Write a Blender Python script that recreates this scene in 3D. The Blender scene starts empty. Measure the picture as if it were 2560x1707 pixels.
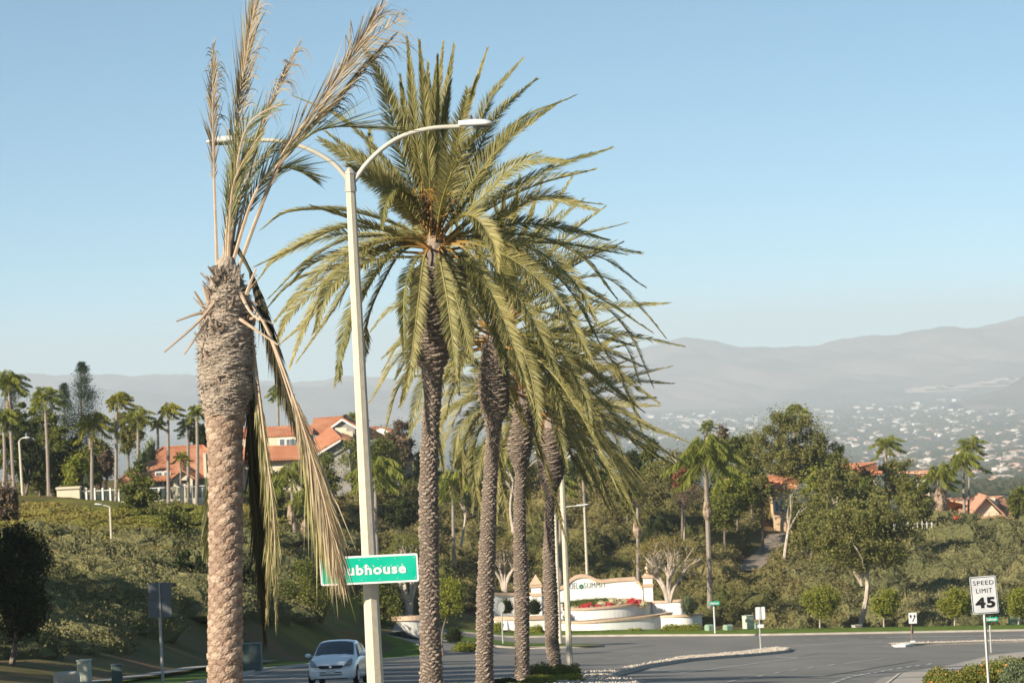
import bpy, math, random
import numpy as np
from mathutils import Vector, Matrix
from mathutils.geometry import delaunay_2d_cdt
random.seed(7); rng = np.random.default_rng(7)
S = bpy.context.scene
col = S.collection
# ------------------------------------------------------------ camera
FPX = 8000.0; CX, CY = 1280.0, 853.5
ROLL = math.radians(2.6); PITCH = math.radians(0.33)
Fv = Vector((0, math.cos(PITCH), math.sin(PITCH)))
U0 = Vector((0, -math.sin(PITCH), math.cos(PITCH))); R0 = Vector((1, 0, 0))
RV = R0*math.cos(ROLL) - U0*math.sin(ROLL)
UV = R0*math.sin(ROLL) + U0*math.cos(ROLL)
cam = bpy.data.cameras.new('camera'); camo = bpy.data.objects.new('camera', cam); col.objects.link(camo)
M = Matrix((RV, UV, -Fv)).transposed().to_4x4(); camo.matrix_world = M
cam.sensor_width = 36; cam.lens = FPX/2560*36; cam.clip_start = 0.5; cam.clip_end = 60000
cam.dof.use_dof = True; cam.dof.focus_distance = 58; cam.dof.aperture_fstop = 5.0
S.camera = camo
# ------------------------------------------------------------ world, sun, exposure
SUN_EL = math.radians(25); SUN_AZ = math.atan2(-0.80, -0.60)
w = bpy.data.worlds.new("World"); S.world = w; w.use_nodes = True
nt = w.node_tree; nt.nodes.clear()
out = nt.nodes.new('ShaderNodeOutputWorld'); bg = nt.nodes.new('ShaderNodeBackground')
sky = nt.nodes.new('ShaderNodeTexSky'); sky.sky_type = 'NISHITA'; sky.sun_disc = False
sky.sun_elevation = SUN_EL; sky.sun_rotation = SUN_AZ % (2*math.pi)
sky.altitude = 0; sky.air_density = 1.0; sky.dust_density = 0.6; sky.ozone_density = 2.0
tc = nt.nodes.new('ShaderNodeTexCoord'); sp = nt.nodes.new('ShaderNodeSeparateXYZ'); cb = nt.nodes.new('ShaderNodeCombineXYZ')
mz = nt.nodes.new('ShaderNodeMath'); mz.operation = 'MULTIPLY_ADD'; mz.inputs[1].default_value = 2.1; mz.inputs[2].default_value = 0.12
vn = nt.nodes.new('ShaderNodeVectorMath'); vn.operation = 'NORMALIZE'
L = nt.links.new
L(tc.outputs['Generated'], sp.inputs[0]); L(sp.outputs[0], cb.inputs[0]); L(sp.outputs[1], cb.inputs[1]); L(sp.outputs[2], mz.inputs[0])
L(mz.outputs[0], cb.inputs[2]); L(cb.outputs[0], vn.inputs[0]); L(vn.outputs[0], sky.inputs[0])
wb = nt.nodes.new('ShaderNodeMix'); wb.data_type = 'RGBA'; wb.blend_type = 'MULTIPLY'; wb.inputs[0].default_value = 1; wb.inputs[7].default_value = (.97,1.06,.94,1)
L(sky.outputs[0], wb.inputs[6]); L(wb.outputs[2], bg.inputs[0]); L(bg.outputs[0], out.inputs[0]); bg.inputs[1].default_value = 0.105
sl = bpy.data.lights.new('sun', 'SUN'); sl.energy = 4.9; sl.angle = math.radians(0.55); sl.color = (1.0, 0.90, 0.74)
so = bpy.data.objects.new('sun', sl); col.objects.link(so)
SUNV = Vector((math.sin(SUN_AZ)*math.cos(SUN_EL), math.cos(SUN_AZ)*math.cos(SUN_EL), math.sin(SUN_EL)))
so.rotation_euler = SUNV.to_track_quat('Z', 'Y').to_euler(); so.location = (-40, -40, 60)
S.view_settings.view_transform = 'Standard'; S.view_settings.look = 'None'; S.view_settings.exposure = 0.92
S.view_settings.gamma = 1
S.cycles.volume_bounces = 0; S.cycles.max_bounces = 6; S.cycles.transparent_max_bounces = 6
# ------------------------------------------------------------ pixel <-> place helpers
def ray(px, py):
    d = RV*((px-CX)/FPX) - UV*((py-CY)/FPX) + Fv
    return np.array(d/d.y)
def P(px, py, D):
    return ray(px, py)*D
# ------------------------------------------------------------ terrain
ROAD = np.array([(-12,-60),(-12,10),(-11.5,60),(-11.6,101),(-12.3,130),(-12.8,156),(-11.2,180),(-8,198),(-6.2,206),(-6.4,213),(-7.5,218),(-9.5,221.5),
 (-10,245.5),(-6,248.5),(2,251),(9,250),(18,247.2),(38,248.5),(60,252),(90,262),(140,285),(200,315),
 (200,292),(140,261),(90,234),(60,218),(45,209),(33,197),(24,165),(16,125),(12.5,108),(8.8,80),(7.2,64),(6.2,40),(6,10),(6,-60)], float)
def sdist(X, Y, poly=ROAD):
    X = np.asarray(X, float); Y = np.asarray(Y, float)
    d = np.full(X.shape, 1e9); ins = np.zeros(X.shape, bool); n = len(poly)
    for i in range(n):
        ax, ay = poly[i]; bx, by = poly[(i+1) % n]
        ex, ey = bx-ax, by-ay; t = np.clip(((X-ax)*ex+(Y-ay)*ey)/(ex*ex+ey*ey), 0, 1)
        d = np.minimum(d, np.hypot(X-ax-t*ex, Y-ay-t*ey))
        c = ((ay > Y) != (by > Y))
        xi = ax + (Y-ay)/(by-ay if by != ay else 1e-9)*ex
        ins ^= (c & (X < xi))
    return np.where(ins, -d, d)
def zroad(X, Y):
    X = np.clip(X, -60, 80); Yc = np.clip(Y, -80, 300)
    return -(1.19+.0875*Yc+.03*X - 2.75e-4*np.maximum(Yc-180, 0)**2) + sst(208, 222, Yc)*np.clip(-X-1, 0, 16)*.13 - .24*(1-sst(125, 185, Yc))*sst(60,84,Yc)
HP = [(0,1690,110),(100,1645,135),(300,1600,160),(300,1500,180),(300,1400,210),(300,1300,245),(300,1258,272),(0,1310,215),(0,1240,258),(100,1450,180),
 (480,1258,272),(600,1290,258),(600,1400,225),(600,1500,200),(600,1600,178),(850,1250,292),(850,1400,250),(850,1560,226),
 (1150,1250,305),(1150,1400,280),(1150,1530,262),(1500,1240,325),(1500,1400,288),(1350,1570,258),(1500,1578,258),(1650,1572,258),(1750,1240,330),(1750,1400,292),(1750,1560,262),
 (1950,1375,305),(1950,1555,265),(2150,1325,318),(2150,1450,288),(2150,1562,262),(2400,1315,312),(2400,1450,285),(2400,1555,262),(2540,1305,318),(2540,1450,290),(2540,1560,264)]
HW = [P(*q) for q in HP]
HW += [(x, y, z) for x, y, z in [(-32,300,-10.6),(-10,305,-11.5),(10,320,-13),(-32,330,-10.8),(0,345,-13),(25,350,-16.5),(50,350,-21.8),(60,345,-22),(-60,150,-8),(-60,60,-1),(-60,250,-8.5),
  (70,150,-13),(60,60,-5),(110,310,-24),(110,380,-24),(-60,360,-11),(11.5,66,-6.45),(14,90,-8.6),(20,110,-10.6),(30,150,-14.3),(45,195,-18.4),(-60,-40,2),(60,-40,2),(-30,120,-9.8),(-22,60,-5.6),(-30,226,-15.5),(-40,180,-11.5)]]
HW = np.array(HW)
def tps_fit(p, z, lam=4.0):
    n = len(p); r = np.hypot(p[:,None,0]-p[None,:,0], p[:,None,1]-p[None,:,1])
    K = np.where(r > 0, r*r*np.log(np.maximum(r, 1e-9)), 0) + lam*np.eye(n)
    A = np.zeros((n+3, n+3)); A[:n,:n] = K; A[:n,n] = 1; A[:n,n+1:] = p; A[n,:n] = 1; A[n+1:,:n] = p.T
    return np.linalg.solve(A, np.concatenate([z, np.zeros(3)]))
TW = tps_fit(HW[:,:2], HW[:,2])
def ztps(X, Y):
    X = np.clip(np.asarray(X, float), -75, 115); Y = np.clip(np.asarray(Y, float), -50, 385)
    o = TW[-3]+TW[-2]*X+TW[-1]*Y
    for i in range(len(HW)):
        r = np.hypot(X-HW[i,0], Y-HW[i,1]); o = o + TW[i]*np.where(r > 0, r*r*np.log(np.maximum(r, 1e-9)), 0)
    return o
FY = [300,380,450,600,900,1200,2000,3000,4000,6000,8000,10000,12500,18000]
FZ = [-18,-24,-34,-46,-52,-60,-95,-131,-160,-200,-216,-226,-230,-232]
def sst(a, b, x):
    t = np.clip((x-a)/(b-a), 0, 1); return t*t*(3-2*t)
def zfar(X, Y):
    z = np.interp(Y, FY, FZ)
    und = np.sin(X*.0031+Y*.0017)*np.cos(Y*.0023-X*.0011)*9*sst(900, 2500, Y)*(1-.6*sst(5000, 9000, Y))
    return z + und + sst(700, 3500, Y)*np.clip((X-900)/3000, 0, 1)*20
def H0(X, Y):
    X = np.asarray(X, float); Y = np.asarray(Y, float)
    d = sdist(X, Y); wgt = sst(2.5, 9, d)
    z = zroad(X, Y)*(1-wgt) + ztps(X, Y)*wgt
    f = sst(345, 430, Y); return z*(1-f)+zfar(X, Y)*f
def hz(x, y): return float(H0(np.array([x]), np.array([y]))[0])
def G(px, py, lift=0.0, lo=20, hi=420):
    """where the sight line through a pixel meets the ground"""
    r = ray(px, py); ys = np.linspace(lo, hi, 900)
    g = H0(r[0]*ys, ys)+lift - r[2]*ys
    k = np.where(g > 0)[0]
    if len(k) == 0: y = hi
    else:
        k = k[0]
        y = ys[0] if k == 0 else ys[k-1] + (ys[k]-ys[k-1])*(-g[k-1])/(g[k]-g[k-1])
    return np.array([r[0]*y, y, r[2]*y])
def GX(px, D):
    """ground point on the column of pixel px at distance D (accounts for the roll)"""
    py = 1500.
    for _ in range(6):
        r = ray(px, py); z = hz(r[0]*D, D)
        py += (r[2]*D - z)/D*FPX
    r = ray(px, py); return np.array([r[0]*D, D, z])
# ------------------------------------------------------------ mesh builder
class MB:
    def __init__(s): s.v=[]; s.t=[]; s.n=0; s.l=[]; s.c=[]; s.m=[]
    def add(s, v, f, mat=0, tint=.5):
        v = np.asarray(v, float).reshape(-1, 3)
        s.v.append(v); s.t.append(np.broadcast_to(np.asarray(tint, float), (len(v),)).copy())
        if isinstance(f, np.ndarray):
            s.l.append((f+s.n).ravel()); s.c.append(np.full(len(f), f.shape[1])); s.m.append(np.full(len(f), mat))
        else:
            s.l.append(np.array([i+s.n for q in f for i in q], int)); s.c.append(np.array([len(q) for q in f], int)); s.m.append(np.full(len(f), mat))
        s.n += len(v); return s
    def box(s, c, size, rz=0, mat=0, tint=.5, bev=0):
        sx, sy, sz = [q/2 for q in size]; ca, sa = math.cos(rz), math.sin(rz)
        if bev <= 0:
            v = np.array([(x,y,z) for z in (-sz,sz) for x,y in ((-sx,-sy),(sx,-sy),(sx,sy),(-sx,sy))])
            f = [(0,3,2,1),(4,5,6,7),(0,1,5,4),(1,2,6,5),(2,3,7,6),(3,0,4,7)]
        else:
            b = bev; ring = []
            for z, k in ((-sz,1),(-sz+b,0),(sz-b,0),(sz,1)):
                a = b*k
                ring += [(-sx+b,-sy+a,z),(sx-b,-sy+a,z),(sx-a,-sy+b,z),(sx-a,sy-b,z),(sx-b,sy-a,z),(-sx+b,sy-a,z),(-sx+a,sy-b,z),(-sx+a,-sy+b,z)]
            v = np.array(ring); f = [tuple(range(7,-1,-1)), tuple(range(24,32))]
            for r in range(3):
                for i in range(8):
                    j = (i+1) % 8; f.append((r*8+i, r*8+j, r*8+8+j, r*8+8+i))
        v = np.stack([v[:,0]*ca-v[:,1]*sa, v[:,0]*sa+v[:,1]*ca, v[:,2]], 1)+np.asarray(c, float)
        return s.add(v, f, mat, tint)
    def tube(s, pts, rad, seg=8, mat=0, tint=.5, cap=True, flat=1.0):
        p = np.asarray(pts, float); n = len(p); r = np.broadcast_to(np.asarray(rad, float), (n,))
        t = np.gradient(p, axis=0); t /= np.maximum(np.linalg.norm(t, axis=1, keepdims=True), 1e-9)
        ref = np.array([0,1.,0]) if abs(t[:,1]).mean() < .8 else np.array([1.,0,0])
        a = np.cross(t, ref); a /= np.maximum(np.linalg.norm(a, axis=1, keepdims=True), 1e-9); b = np.cross(t, a)
        th = np.linspace(0, 2*math.pi, seg, endpoint=False)
        v = p[:,None]+r[:,None,None]*(np.cos(th)[None,:,None]*a[:,None]+flat*np.sin(th)[None,:,None]*b[:,None])
        i = np.arange(n-1)[:,None]*seg; j = np.arange(seg)[None]; k = (j+1) % seg
        f = np.stack([i+j, i+k, i+seg+k, i+seg+j], -1).reshape(-1, 4)
        tt = np.repeat(np.broadcast_to(np.asarray(tint, float), (n,)), seg)
        s.add(v.reshape(-1,3), f, mat, tt)
        if cap:
            q = v.reshape(-1,3); s.add(q[-seg:], [tuple(range(seg))], mat, tt[-1]); s.add(q[:seg], [tuple(range(seg-1,-1,-1))], mat, tt[0])
        return s
    def lathe(s, c, prof, seg=16, mat=0, tint=.5):
        prof = np.array(prof, float); th = np.linspace(0, 2*math.pi, seg, endpoint=False)
        v = np.stack([prof[:,0,None]*np.cos(th), prof[:,0,None]*np.sin(th), np.broadcast_to(prof[:,1,None], (len(prof),seg))], -1)+np.asarray(c, float)
        i = np.arange(len(prof)-1)[:,None]*seg; j = np.arange(seg)[None]; k = (j+1) % seg
        return s.add(v.reshape(-1,3), np.stack([i+j, i+k, i+seg+k, i+seg+j], -1).reshape(-1,4), mat, tint)
    def prism(s, poly, d, mat=0, tint=.5):
        """poly: Nx3 planar outline, d: extrusion vector"""
        p = np.asarray(poly, float); n = len(p); v = np.vstack([p, p+np.asarray(d, float)])
        f = [tuple(range(n-1,-1,-1)), tuple(range(n,2*n))]+[(i,(i+1)%n,n+(i+1)%n,n+i) for i in range(n)]
        return s.add(v, f, mat, tint)
    def blob(s, c, r, n=10, mat=0, amp=.2, tint=.5, seed=0):
        g = np.random.default_rng(seed); th = np.linspace(0, 2*math.pi, n, endpoint=False); ph = np.linspace(-1.45, 1.5, n//2+2)
        T, Q = np.meshgrid(th, ph); k = 1+amp*np.sin(3*T+g.random()*6+2*Q)*np.cos(2.3*Q+g.random()*6)+amp*.5*(g.random(T.shape)-.5)
        r = np.broadcast_to(np.asarray(r, float), (3,))
        v = np.stack([np.cos(T)*np.cos(Q)*k*r[0], np.sin(T)*np.cos(Q)*k*r[1], np.sin(Q)*k*r[2]], -1)+np.asarray(c, float)
        i = np.arange(len(ph)-1)[:,None]*n; j = np.arange(n)[None]; kk = (j+1) % n
        return s.add(v.reshape(-1,3), np.stack([i+j, i+kk, i+n+kk, i+n+j], -1).reshape(-1,4), mat, tint)
    def leaves(s, C, size, mat=0, tint=None, up=.35, asp=.55, dirv=None):
        """one small rhombic leaf per centre"""
        C = np.asarray(C, float); n = len(C)
        a = rng.normal(size=(n,3)) if dirv is None else np.asarray(dirv)+rng.normal(size=(n,3))*.25
        a /= np.linalg.norm(a, axis=1, keepdims=True)
        nn = rng.normal(size=(n,3)); nn[:,2] = np.abs(nn[:,2])+up
        b = np.cross(nn, a); b /= np.maximum(np.linalg.norm(b, axis=1, keepdims=True), 1e-6)
        L_ = (np.broadcast_to(size, (n,))*(.7+.6*rng.random(n)))[:,None]; a = a*L_*.5; b = b*L_*.5*asp
        v = np.stack([C-a, C+b, C+a, C-b], 1).reshape(-1,3)
        if tint is None: tint = rng.random(n)
        return s.add(v, np.arange(4*n).reshape(-1,4), mat, np.repeat(np.broadcast_to(tint, (n,)), 4))
    def build(s, name, mats, parent=None, loc=None, smooth=False):
        v = np.concatenate(s.v) if s.v else np.zeros((0,3))
        off = np.zeros(3)
        if parent is not None: off = worldloc(parent)
        elif loc is not None: off = np.asarray(loc, float)
        me = bpy.data.meshes.new(name)
        if s.v:
            l = np.concatenate(s.l).astype(np.int32); c = np.concatenate(s.c).astype(np.int32)
            me.vertices.add(len(v)); me.vertices.foreach_set('co', (v-off).astype(np.float32).ravel())
            me.loops.add(len(l)); me.loops.foreach_set('vertex_index', l)
            me.polygons.add(len(c)); me.polygons.foreach_set('loop_start', (np.cumsum(c)-c).astype(np.int32))
            me.polygons.foreach_set('loop_total', c)
            me.polygons.foreach_set('material_index', np.concatenate(s.m).astype(np.int32))
            me.polygons.foreach_set('use_smooth', np.full(len(c), bool(smooth)))
            at = me.attributes.new('tint', 'FLOAT', 'POINT'); at.data.foreach_set('value', np.concatenate(s.t).astype(np.float32))
            me.update(calc_edges=True); me.validate()
        for m in (mats if isinstance(mats, (list, tuple)) else [mats]): me.materials.append(m)
        o = bpy.data.objects.new(name, me); col.objects.link(o)
        if parent is not None: o.parent = parent
        elif loc is not None: o.location = loc
        return o
def worldloc(o):
    v = np.zeros(3)
    while o is not None: v += np.array(o.location); o = o.parent
    return v
def tag(o, label, cat, group=None, kind=None):
    o['label'] = label; o['category'] = cat
    if group: o['group'] = group
    if kind: o['kind'] = kind
    return o
def thing(name, label, cat, loc=(0,0,0), group=None):
    o = bpy.data.objects.new(name, None); col.objects.link(o); o.location = loc; o.empty_display_size = .3
    return tag(o, label, cat, group)
def struct(name, mb, mats, smooth=False):
    o = mb.build(name, mats, smooth=smooth); o['kind'] = 'structure'; return o
def dup(root, loc, label, group=None, rz=None, sc=None):
    r = root.copy(); col.objects.link(r); r.location = loc; r['label'] = label
    if group: r['group'] = group
    if rz is not None: r.rotation_euler = (0,0,rz)
    if sc is not None: r.scale = (sc,)*3
    for ch in list(root.children):
        c = ch.copy(); col.objects.link(c); c.parent = r
        for g in list(ch.children):
            d = g.copy(); col.objects.link(d); d.parent = c
    return r
# ------------------------------------------------------------ materials
def mat(name, c1, c2=None, rough=.7, scale=3.0, metal=0, bump=0, bscale=20, c3=None, spec=.3, usetint=False, transl=0, detail=4, coord='Object', stretch=None, coat=0):
    m = bpy.data.materials.new(name); m.use_nodes = True; t = m.node_tree; N = t.nodes; b = N['Principled BSDF']
    b.inputs['Roughness'].default_value = rough; b.inputs['Metallic'].default_value = metal; b.inputs['Specular IOR Level'].default_value = spec
    if coat: b.inputs['Coat Weight'].default_value = coat; b.inputs['Coat Roughness'].default_value = .05
    K = t.links.new
    def rgb(c): return (c[0], c[1], c[2], 1)
    tcn = N.new('ShaderNodeTexCoord'); vec = tcn.outputs[coord]
    if stretch:
        mp = N.new('ShaderNodeMapping'); mp.inputs['Scale'].default_value = stretch; K(vec, mp.inputs[0]); vec = mp.outputs[0]
    if c2 is None: b.inputs['Base Color'].default_value = rgb(c1); last = None
    else:
        mx = N.new('ShaderNodeMix'); mx.data_type = 'RGBA'; mx.inputs[6].default_value = rgb(c1); mx.inputs[7].default_value = rgb(c2)
        ns = N.new('ShaderNodeTexNoise'); ns.inputs['Scale'].default_value = scale; ns.inputs['Detail'].default_value = detail; K(vec, ns.inputs['Vector'])
        cr = N.new('ShaderNodeMapRange'); cr.inputs[1].default_value = .36; cr.inputs[2].default_value = .64
        if usetint:
            at = N.new('ShaderNodeAttribute'); at.attribute_name = 'tint'
            K(at.outputs['Fac'], mx.inputs[0])
        else:
            K(ns.outputs['Fac'], cr.inputs[0]); K(cr.outputs[0], mx.inputs[0])
        last = mx.outputs[2]
        if c3 is not None:
            m3 = N.new('ShaderNodeMix'); m3.data_type = 'RGBA'; m3.inputs[7].default_value = rgb(c3); K(last, m3.inputs[6])
            n3 = N.new('ShaderNodeTexNoise'); n3.inputs['Scale'].default_value = scale*.37; n3.inputs['Detail'].default_value = 3; K(vec, n3.inputs['Vector'])
            r3 = N.new('ShaderNodeMapRange'); r3.inputs[1].default_value = .5; r3.inputs[2].default_value = .66; K(n3.outputs['Fac'], r3.inputs[0]); K(r3.outputs[0], m3.inputs[0])
            last = m3.outputs[2]
        K(last, b.inputs['Base Color'])
    if bump:
        nb = N.new('ShaderNodeTexNoise'); nb.inputs['Scale'].default_value = bscale; nb.inputs['Detail'].default_value = 5; K(vec, nb.inputs['Vector'])
        bp = N.new('ShaderNodeBump'); bp.inputs['Strength'].default_value = bump; bp.inputs['Distance'].default_value = .05; K(nb.outputs['Fac'], bp.inputs['Height']); K(bp.outputs[0], b.inputs['Normal'])
    if transl:
        tr = N.new('ShaderNodeBsdfTranslucent'); ms = N.new('ShaderNodeMixShader'); ms.inputs[0].default_value = transl
        if last is not None: K(last, tr.inputs[0])
        else: tr.inputs[0].default_value = rgb(c1)
        K(b.outputs[0], ms.inputs[1]); K(tr.outputs[0], ms.inputs[2]); K(ms.outputs[0], N['Material Output'].inputs[0])
    return m
# ------------------------------------------------------------ ground, road, valley, hills
m_hill = mat('hill cover', (.085,.085,.026), (.13,.105,.04), .95, .35, c3=(.15,.095,.05), bump=1, bscale=3, spec=.1, coord='Object')
m_iceplant = mat('ice plant slope', (.16,.155,.03), (.085,.09,.02), .95, .25, c3=(.17,.10,.04), bump=1, bscale=4, spec=.1)
m_lawn = mat('lawn', (.12,.17,.025), (.085,.13,.02), .95, 1.5, bump=.6, bscale=30, spec=.1)
m_asph = mat('asphalt', (.165,.155,.137), (.20,.187,.165), .9, .22, bump=.3, bscale=60, c3=(.13,.123,.112), spec=.25, stretch=(1,.25,1))
m_conc = mat('concrete', (.42,.37,.30), (.33,.29,.24), .85, 1.2, bump=.2, bscale=30)
m_gutter = mat('gutter concrete', (.30,.27,.23), (.24,.22,.19), .85, 1.2)
m_paint = mat('road paint', (.62,.6,.55), (.42,.40,.37), .7, 3)
m_valley = mat('valley floor', (.06,.065,.045), (.11,.09,.065), 1, .006, c3=(.045,.06,.04), spec=0)
m_mtn = mat('mountain scrub', (.13,.105,.09), (.03,.035,.03), 1, .0016, c3=(.20,.15,.12), spec=0, detail=8)
m_field = mat('bare field', (.26,.16,.11), (.22,.15,.10), 1, .01, spec=0)
gx = np.concatenate([-np.geomspace(16500, 82, 26), np.arange(-80, 120.1, 1.6), np.geomspace(122, 16500, 28)])
gy = np.concatenate([[-700,-400,-200,-100], np.arange(-60, 20, 6), np.arange(20, 345, 1.6), np.geomspace(345, 17500, 88)])
XX, YY = np.meshgrid(gx, gy)
ZZ = H0(XX, YY); DD = sdist(XX, YY)
ZZ = np.where(DD < -.35, ZZ-.14, ZZ)
near = (YY < 345) & (np.abs(XX-10) < 95)
bumpn = (np.sin(XX*.9+np.sin(YY*.7)*1.3)*np.sin(YY*.8+np.sin(XX*.5)*1.7)*.15+(np.sin(XX*.33+2)*np.sin(YY*.27)-.8)*.3)
ZZ = np.where(near & (DD > 7), ZZ+bumpn*sst(7, 14, DD), ZZ)
ny, nx = XX.shape
idx = np.arange(nx*ny).reshape(ny, nx)
quads = np.stack([idx[:-1,:-1], idx[:-1,1:], idx[1:,1:], idx[1:,:-1]], -1).reshape(-1, 4)
cx = XX[:-1,:-1].ravel(); cy = YY[:-1,:-1].ravel()
mb = MB(); verts = np.stack([XX, YY, ZZ], -1).reshape(-1, 3); mb.add(verts, quads)
mi = np.zeros(len(quads), int)
mi[cy > 430] = 1
ice = (cy < 300) & (cy > 195) & (cx < -.055*cy) & (cx > -90); mi[ice] = 2
mb.m = [mi]
struct('ground', mb, [m_hill, m_valley, m_iceplant], smooth=True)
def drape(poly, step=1.5, lift=0.0, inner=True):
    """polygon in plan -> mesh laid on the ground"""
    poly = np.array(poly, float); B = []
    for i in range(len(poly)):
        a, b = poly[i], poly[(i+1) % len(poly)]; n = max(1, int(np.hypot(*(b-a))/step))
        B += [a+(b-a)*k/n for k in range(n)]
    B = np.array(B); x0, y0 = B.min(0); x1, y1 = B.max(0)
    if inner:
        gx_, gy_ = np.meshgrid(np.arange(x0, x1, step), np.arange(y0, y1, step*1.3)); gi = np.stack([gx_.ravel(), gy_.ravel()], 1)
        gi = gi[sdist(gi[:,0], gi[:,1], poly) < -step*.45]
    else: gi = np.zeros((0,2))
    A = np.vstack([B, gi]); nb = len(B)
    r = delaunay_2d_cdt([Vector(q) for q in A], [], [list(range(nb))], 1, 1e-5)
    V = np.array([tuple(q) for q in r[0]]); return V, r[2]
def sheet(name, poly, m, lift, step=1.6):
    V, F = drape(poly, step); z = H0(V[:,0], V[:,1])+lift
    mb = MB(); mb.add(np.column_stack([V, z]), [tuple(f) for f in F]); return struct(name, mb, m, True)
vis = ROAD.copy(); vis = np.clip(vis, [-70, 5], [150, 320])
sheet('road', vis, m_asph, 0.0, 2.2)
def resamp(pts, step=1.2):
    p = np.array(pts, float); s = np.concatenate([[0], np.cumsum(np.hypot(*np.diff(p, axis=0).T))]); n = max(2, int(s[-1]/step)+1); q = np.linspace(0, s[-1], n)
    # smooth corners
    x = np.interp(q, s, p[:,0]); y = np.interp(q, s, p[:,1]); k = np.array([.25,.5,.25])
    for _ in range(3 if n > 3 else 0):
        x[1:-1] = np.convolve(x, k, 'valid'); y[1:-1] = np.convolve(y, k, 'valid')
    return np.stack([x, y], 1)
def normals(p):
    t = np.gradient(p, axis=0); t /= np.maximum(np.linalg.norm(t, axis=1, keepdims=True), 1e-9); return np.stack([-t[:,1], t[:,0]], 1)
def ribbon(mb, pts, offs, lifts, mat=0, step=1.2, closed=False):
    """profile (offs, lifts) swept along a plan polyline"""
    p = resamp(pts, step); n = normals(p); k = len(offs); V = []
    for o, l in zip(offs, lifts):
        q = p+n*o; z = H0(p[:,0], p[:,1])+l; V.append(np.column_stack([q, z]))
    V = np.stack(V, 1); m_ = len(p); i = np.arange(m_-1)[:,None]*k; j = np.arange(k-1)[None]
    mb.add(V.reshape(-1,3), np.stack([i+j, i+k+j, i+k+j+1, i+j+1], -1).reshape(-1,4), mat)
KL = [(-12,5),(-11.5,60),(-11.6,101),(-12.3,130),(-12.8,156),(-11.2,180),(-8,198),(-6.2,206),(-6.4,213),(-7.5,218),(-9.5,221.5)]
KF = [(-10,245.5),(-6,248.5),(2,251),(9,250),(18,247.2),(38,248.5),(60,252),(90,262),(140,285)]
KR = [(140,261),(90,234),(60,218),(45,209),(33,197),(24,165),(16,125),(12.5,108),(8.8,80),(7.2,64),(6.2,40),(6,5)]
kb = MB(); gt = MB(); lw = MB(); sw = MB()
for K_, w_lawn, w_walk in ((KL, 6.5, 1.5), (KF, 3.6, 0), (KR, 0, 2.0)):
    ribbon(kb, K_, [-.02,0,.03,.16,.18], [-.05,0,.14,.15,-.02])
    ribbon(gt, K_, [-.5,-.02], [.012,.012])
    if w_lawn: ribbon(lw, K_, [.17,1.2,w_lawn*.6,w_lawn,w_lawn+.4], [.13,.16,.2,.22,.0])
    if w_walk and K_ is KR: ribbon(sw, K_, [.17,.17+w_walk], [.145,.145])
struct('kerbs', kb, m_conc, True); struct('gutters', gt, m_gutter, True); struct('lawn', lw, m_lawn, True); struct('sidewalk', sw, m_conc, True)
sw2 = MB(); ribbon(sw2, [(x-3.2, y) for x, y in KL[:6]], [-.6,.6], [.24,.24]); struct('footpath', sw2, m_conc, True)
# medians
MED = [(-6.8,5),(-5.4,44),(-3.1,69),(-2.1,85),(-1.0,100),(.2,110),(1.4,119),(2.9,130),(5.6,152),(8.7,180),(12,196),(15.6,212),(17,214.5),(17.6,212),(16.6,203),(12.6,187),(8.3,166),(5.4,146),(3.6,125),(3.0,112),(3.3,104),(3.6,96),(3.0,88),(2.0,78),(1.0,69),(-.8,44),(-2,5)]
MED2 = [(24.6,219.2),(26,220.6),(34,224.6),(60,236),(90,250),(120,265),(120,262.5),(90,247.5),(60,233.4),(34,222),(26.4,217.8),(25,217.6)]
ISL = [(5.6,227.5),(4,230.5),(-2,238),(-7,238.5),(-9,236),(-8.5,230),(-6,226.5),(0,225.4),(4.6,226)]
def rocks(name, poly, n, label, r0=.03, r1=.095, lift=.15):
    poly = np.array(poly); mb = MB(); x0, y0 = poly.min(0); x1, y1 = poly.max(0)
    q = rng.random((n*8, 2))*[x1-x0, y1-y0]+[x0, y0]; q = q[sdist(q[:,0], q[:,1], poly) < -.18][:n]; z = H0(q[:,0], q[:,1])+lift
    ico = np.array([(1,0,0),(-1,0,0),(0,1,0),(0,-1,0),(0,0,1),(0,0,-1)], float); f = np.array([(0,2,4),(2,1,4),(1,3,4),(3,0,4),(2,0,5),(1,2,5),(3,1,5),(0,3,5)])
    n = len(q); r = r0+(r1-r0)*rng.random(n)**2; V = ico[None]*r[:,None,None]*(.7+.6*rng.random((n,6,1)))*[1.2,1.2,.8]+np.column_stack([q, z])[:,None]
    mb.add(V.reshape(-1,3), (f[None]+np.arange(n)[:,None,None]*6).reshape(-1,3), 0, np.repeat(rng.random(n), 6))
    o = mb.build(name, m_rock); o['kind'] = 'stuff'; o['label'] = label; o['category'] = 'gravel'; return o
m_rock = mat('cobbles', (.48,.41,.32), (.34,.29,.25), .85, usetint=True)
m_bed = mat('median cobble bed', (.40,.34,.27), (.30,.25,.20), .9, 4, bump=1, bscale=12)
m_soil = mat('median soil', (.13,.085,.05), (.09,.065,.04), .95, 2, bump=1, bscale=8)
def median(name, poly, m_top, lift=.15):
    sheet(name, poly, m_top, lift, 1.0)
    k = MB(); ribbon(k, list(poly)+[poly[0]], [-.005,-.0,.02,.15], [-.05,0,lift+.006,lift+.006], step=.8)
    return k
kk = MB()
ar = lambda p: (lambda a: a if sum((a[i][0]*a[(i+1)%len(a)][1]-a[(i+1)%len(a)][0]*a[i][1]) for i in range(len(a))) > 0 else a[::-1])(list(p))
MED, MED2, ISL = ar(MED), ar(MED2), ar(ISL)
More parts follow.
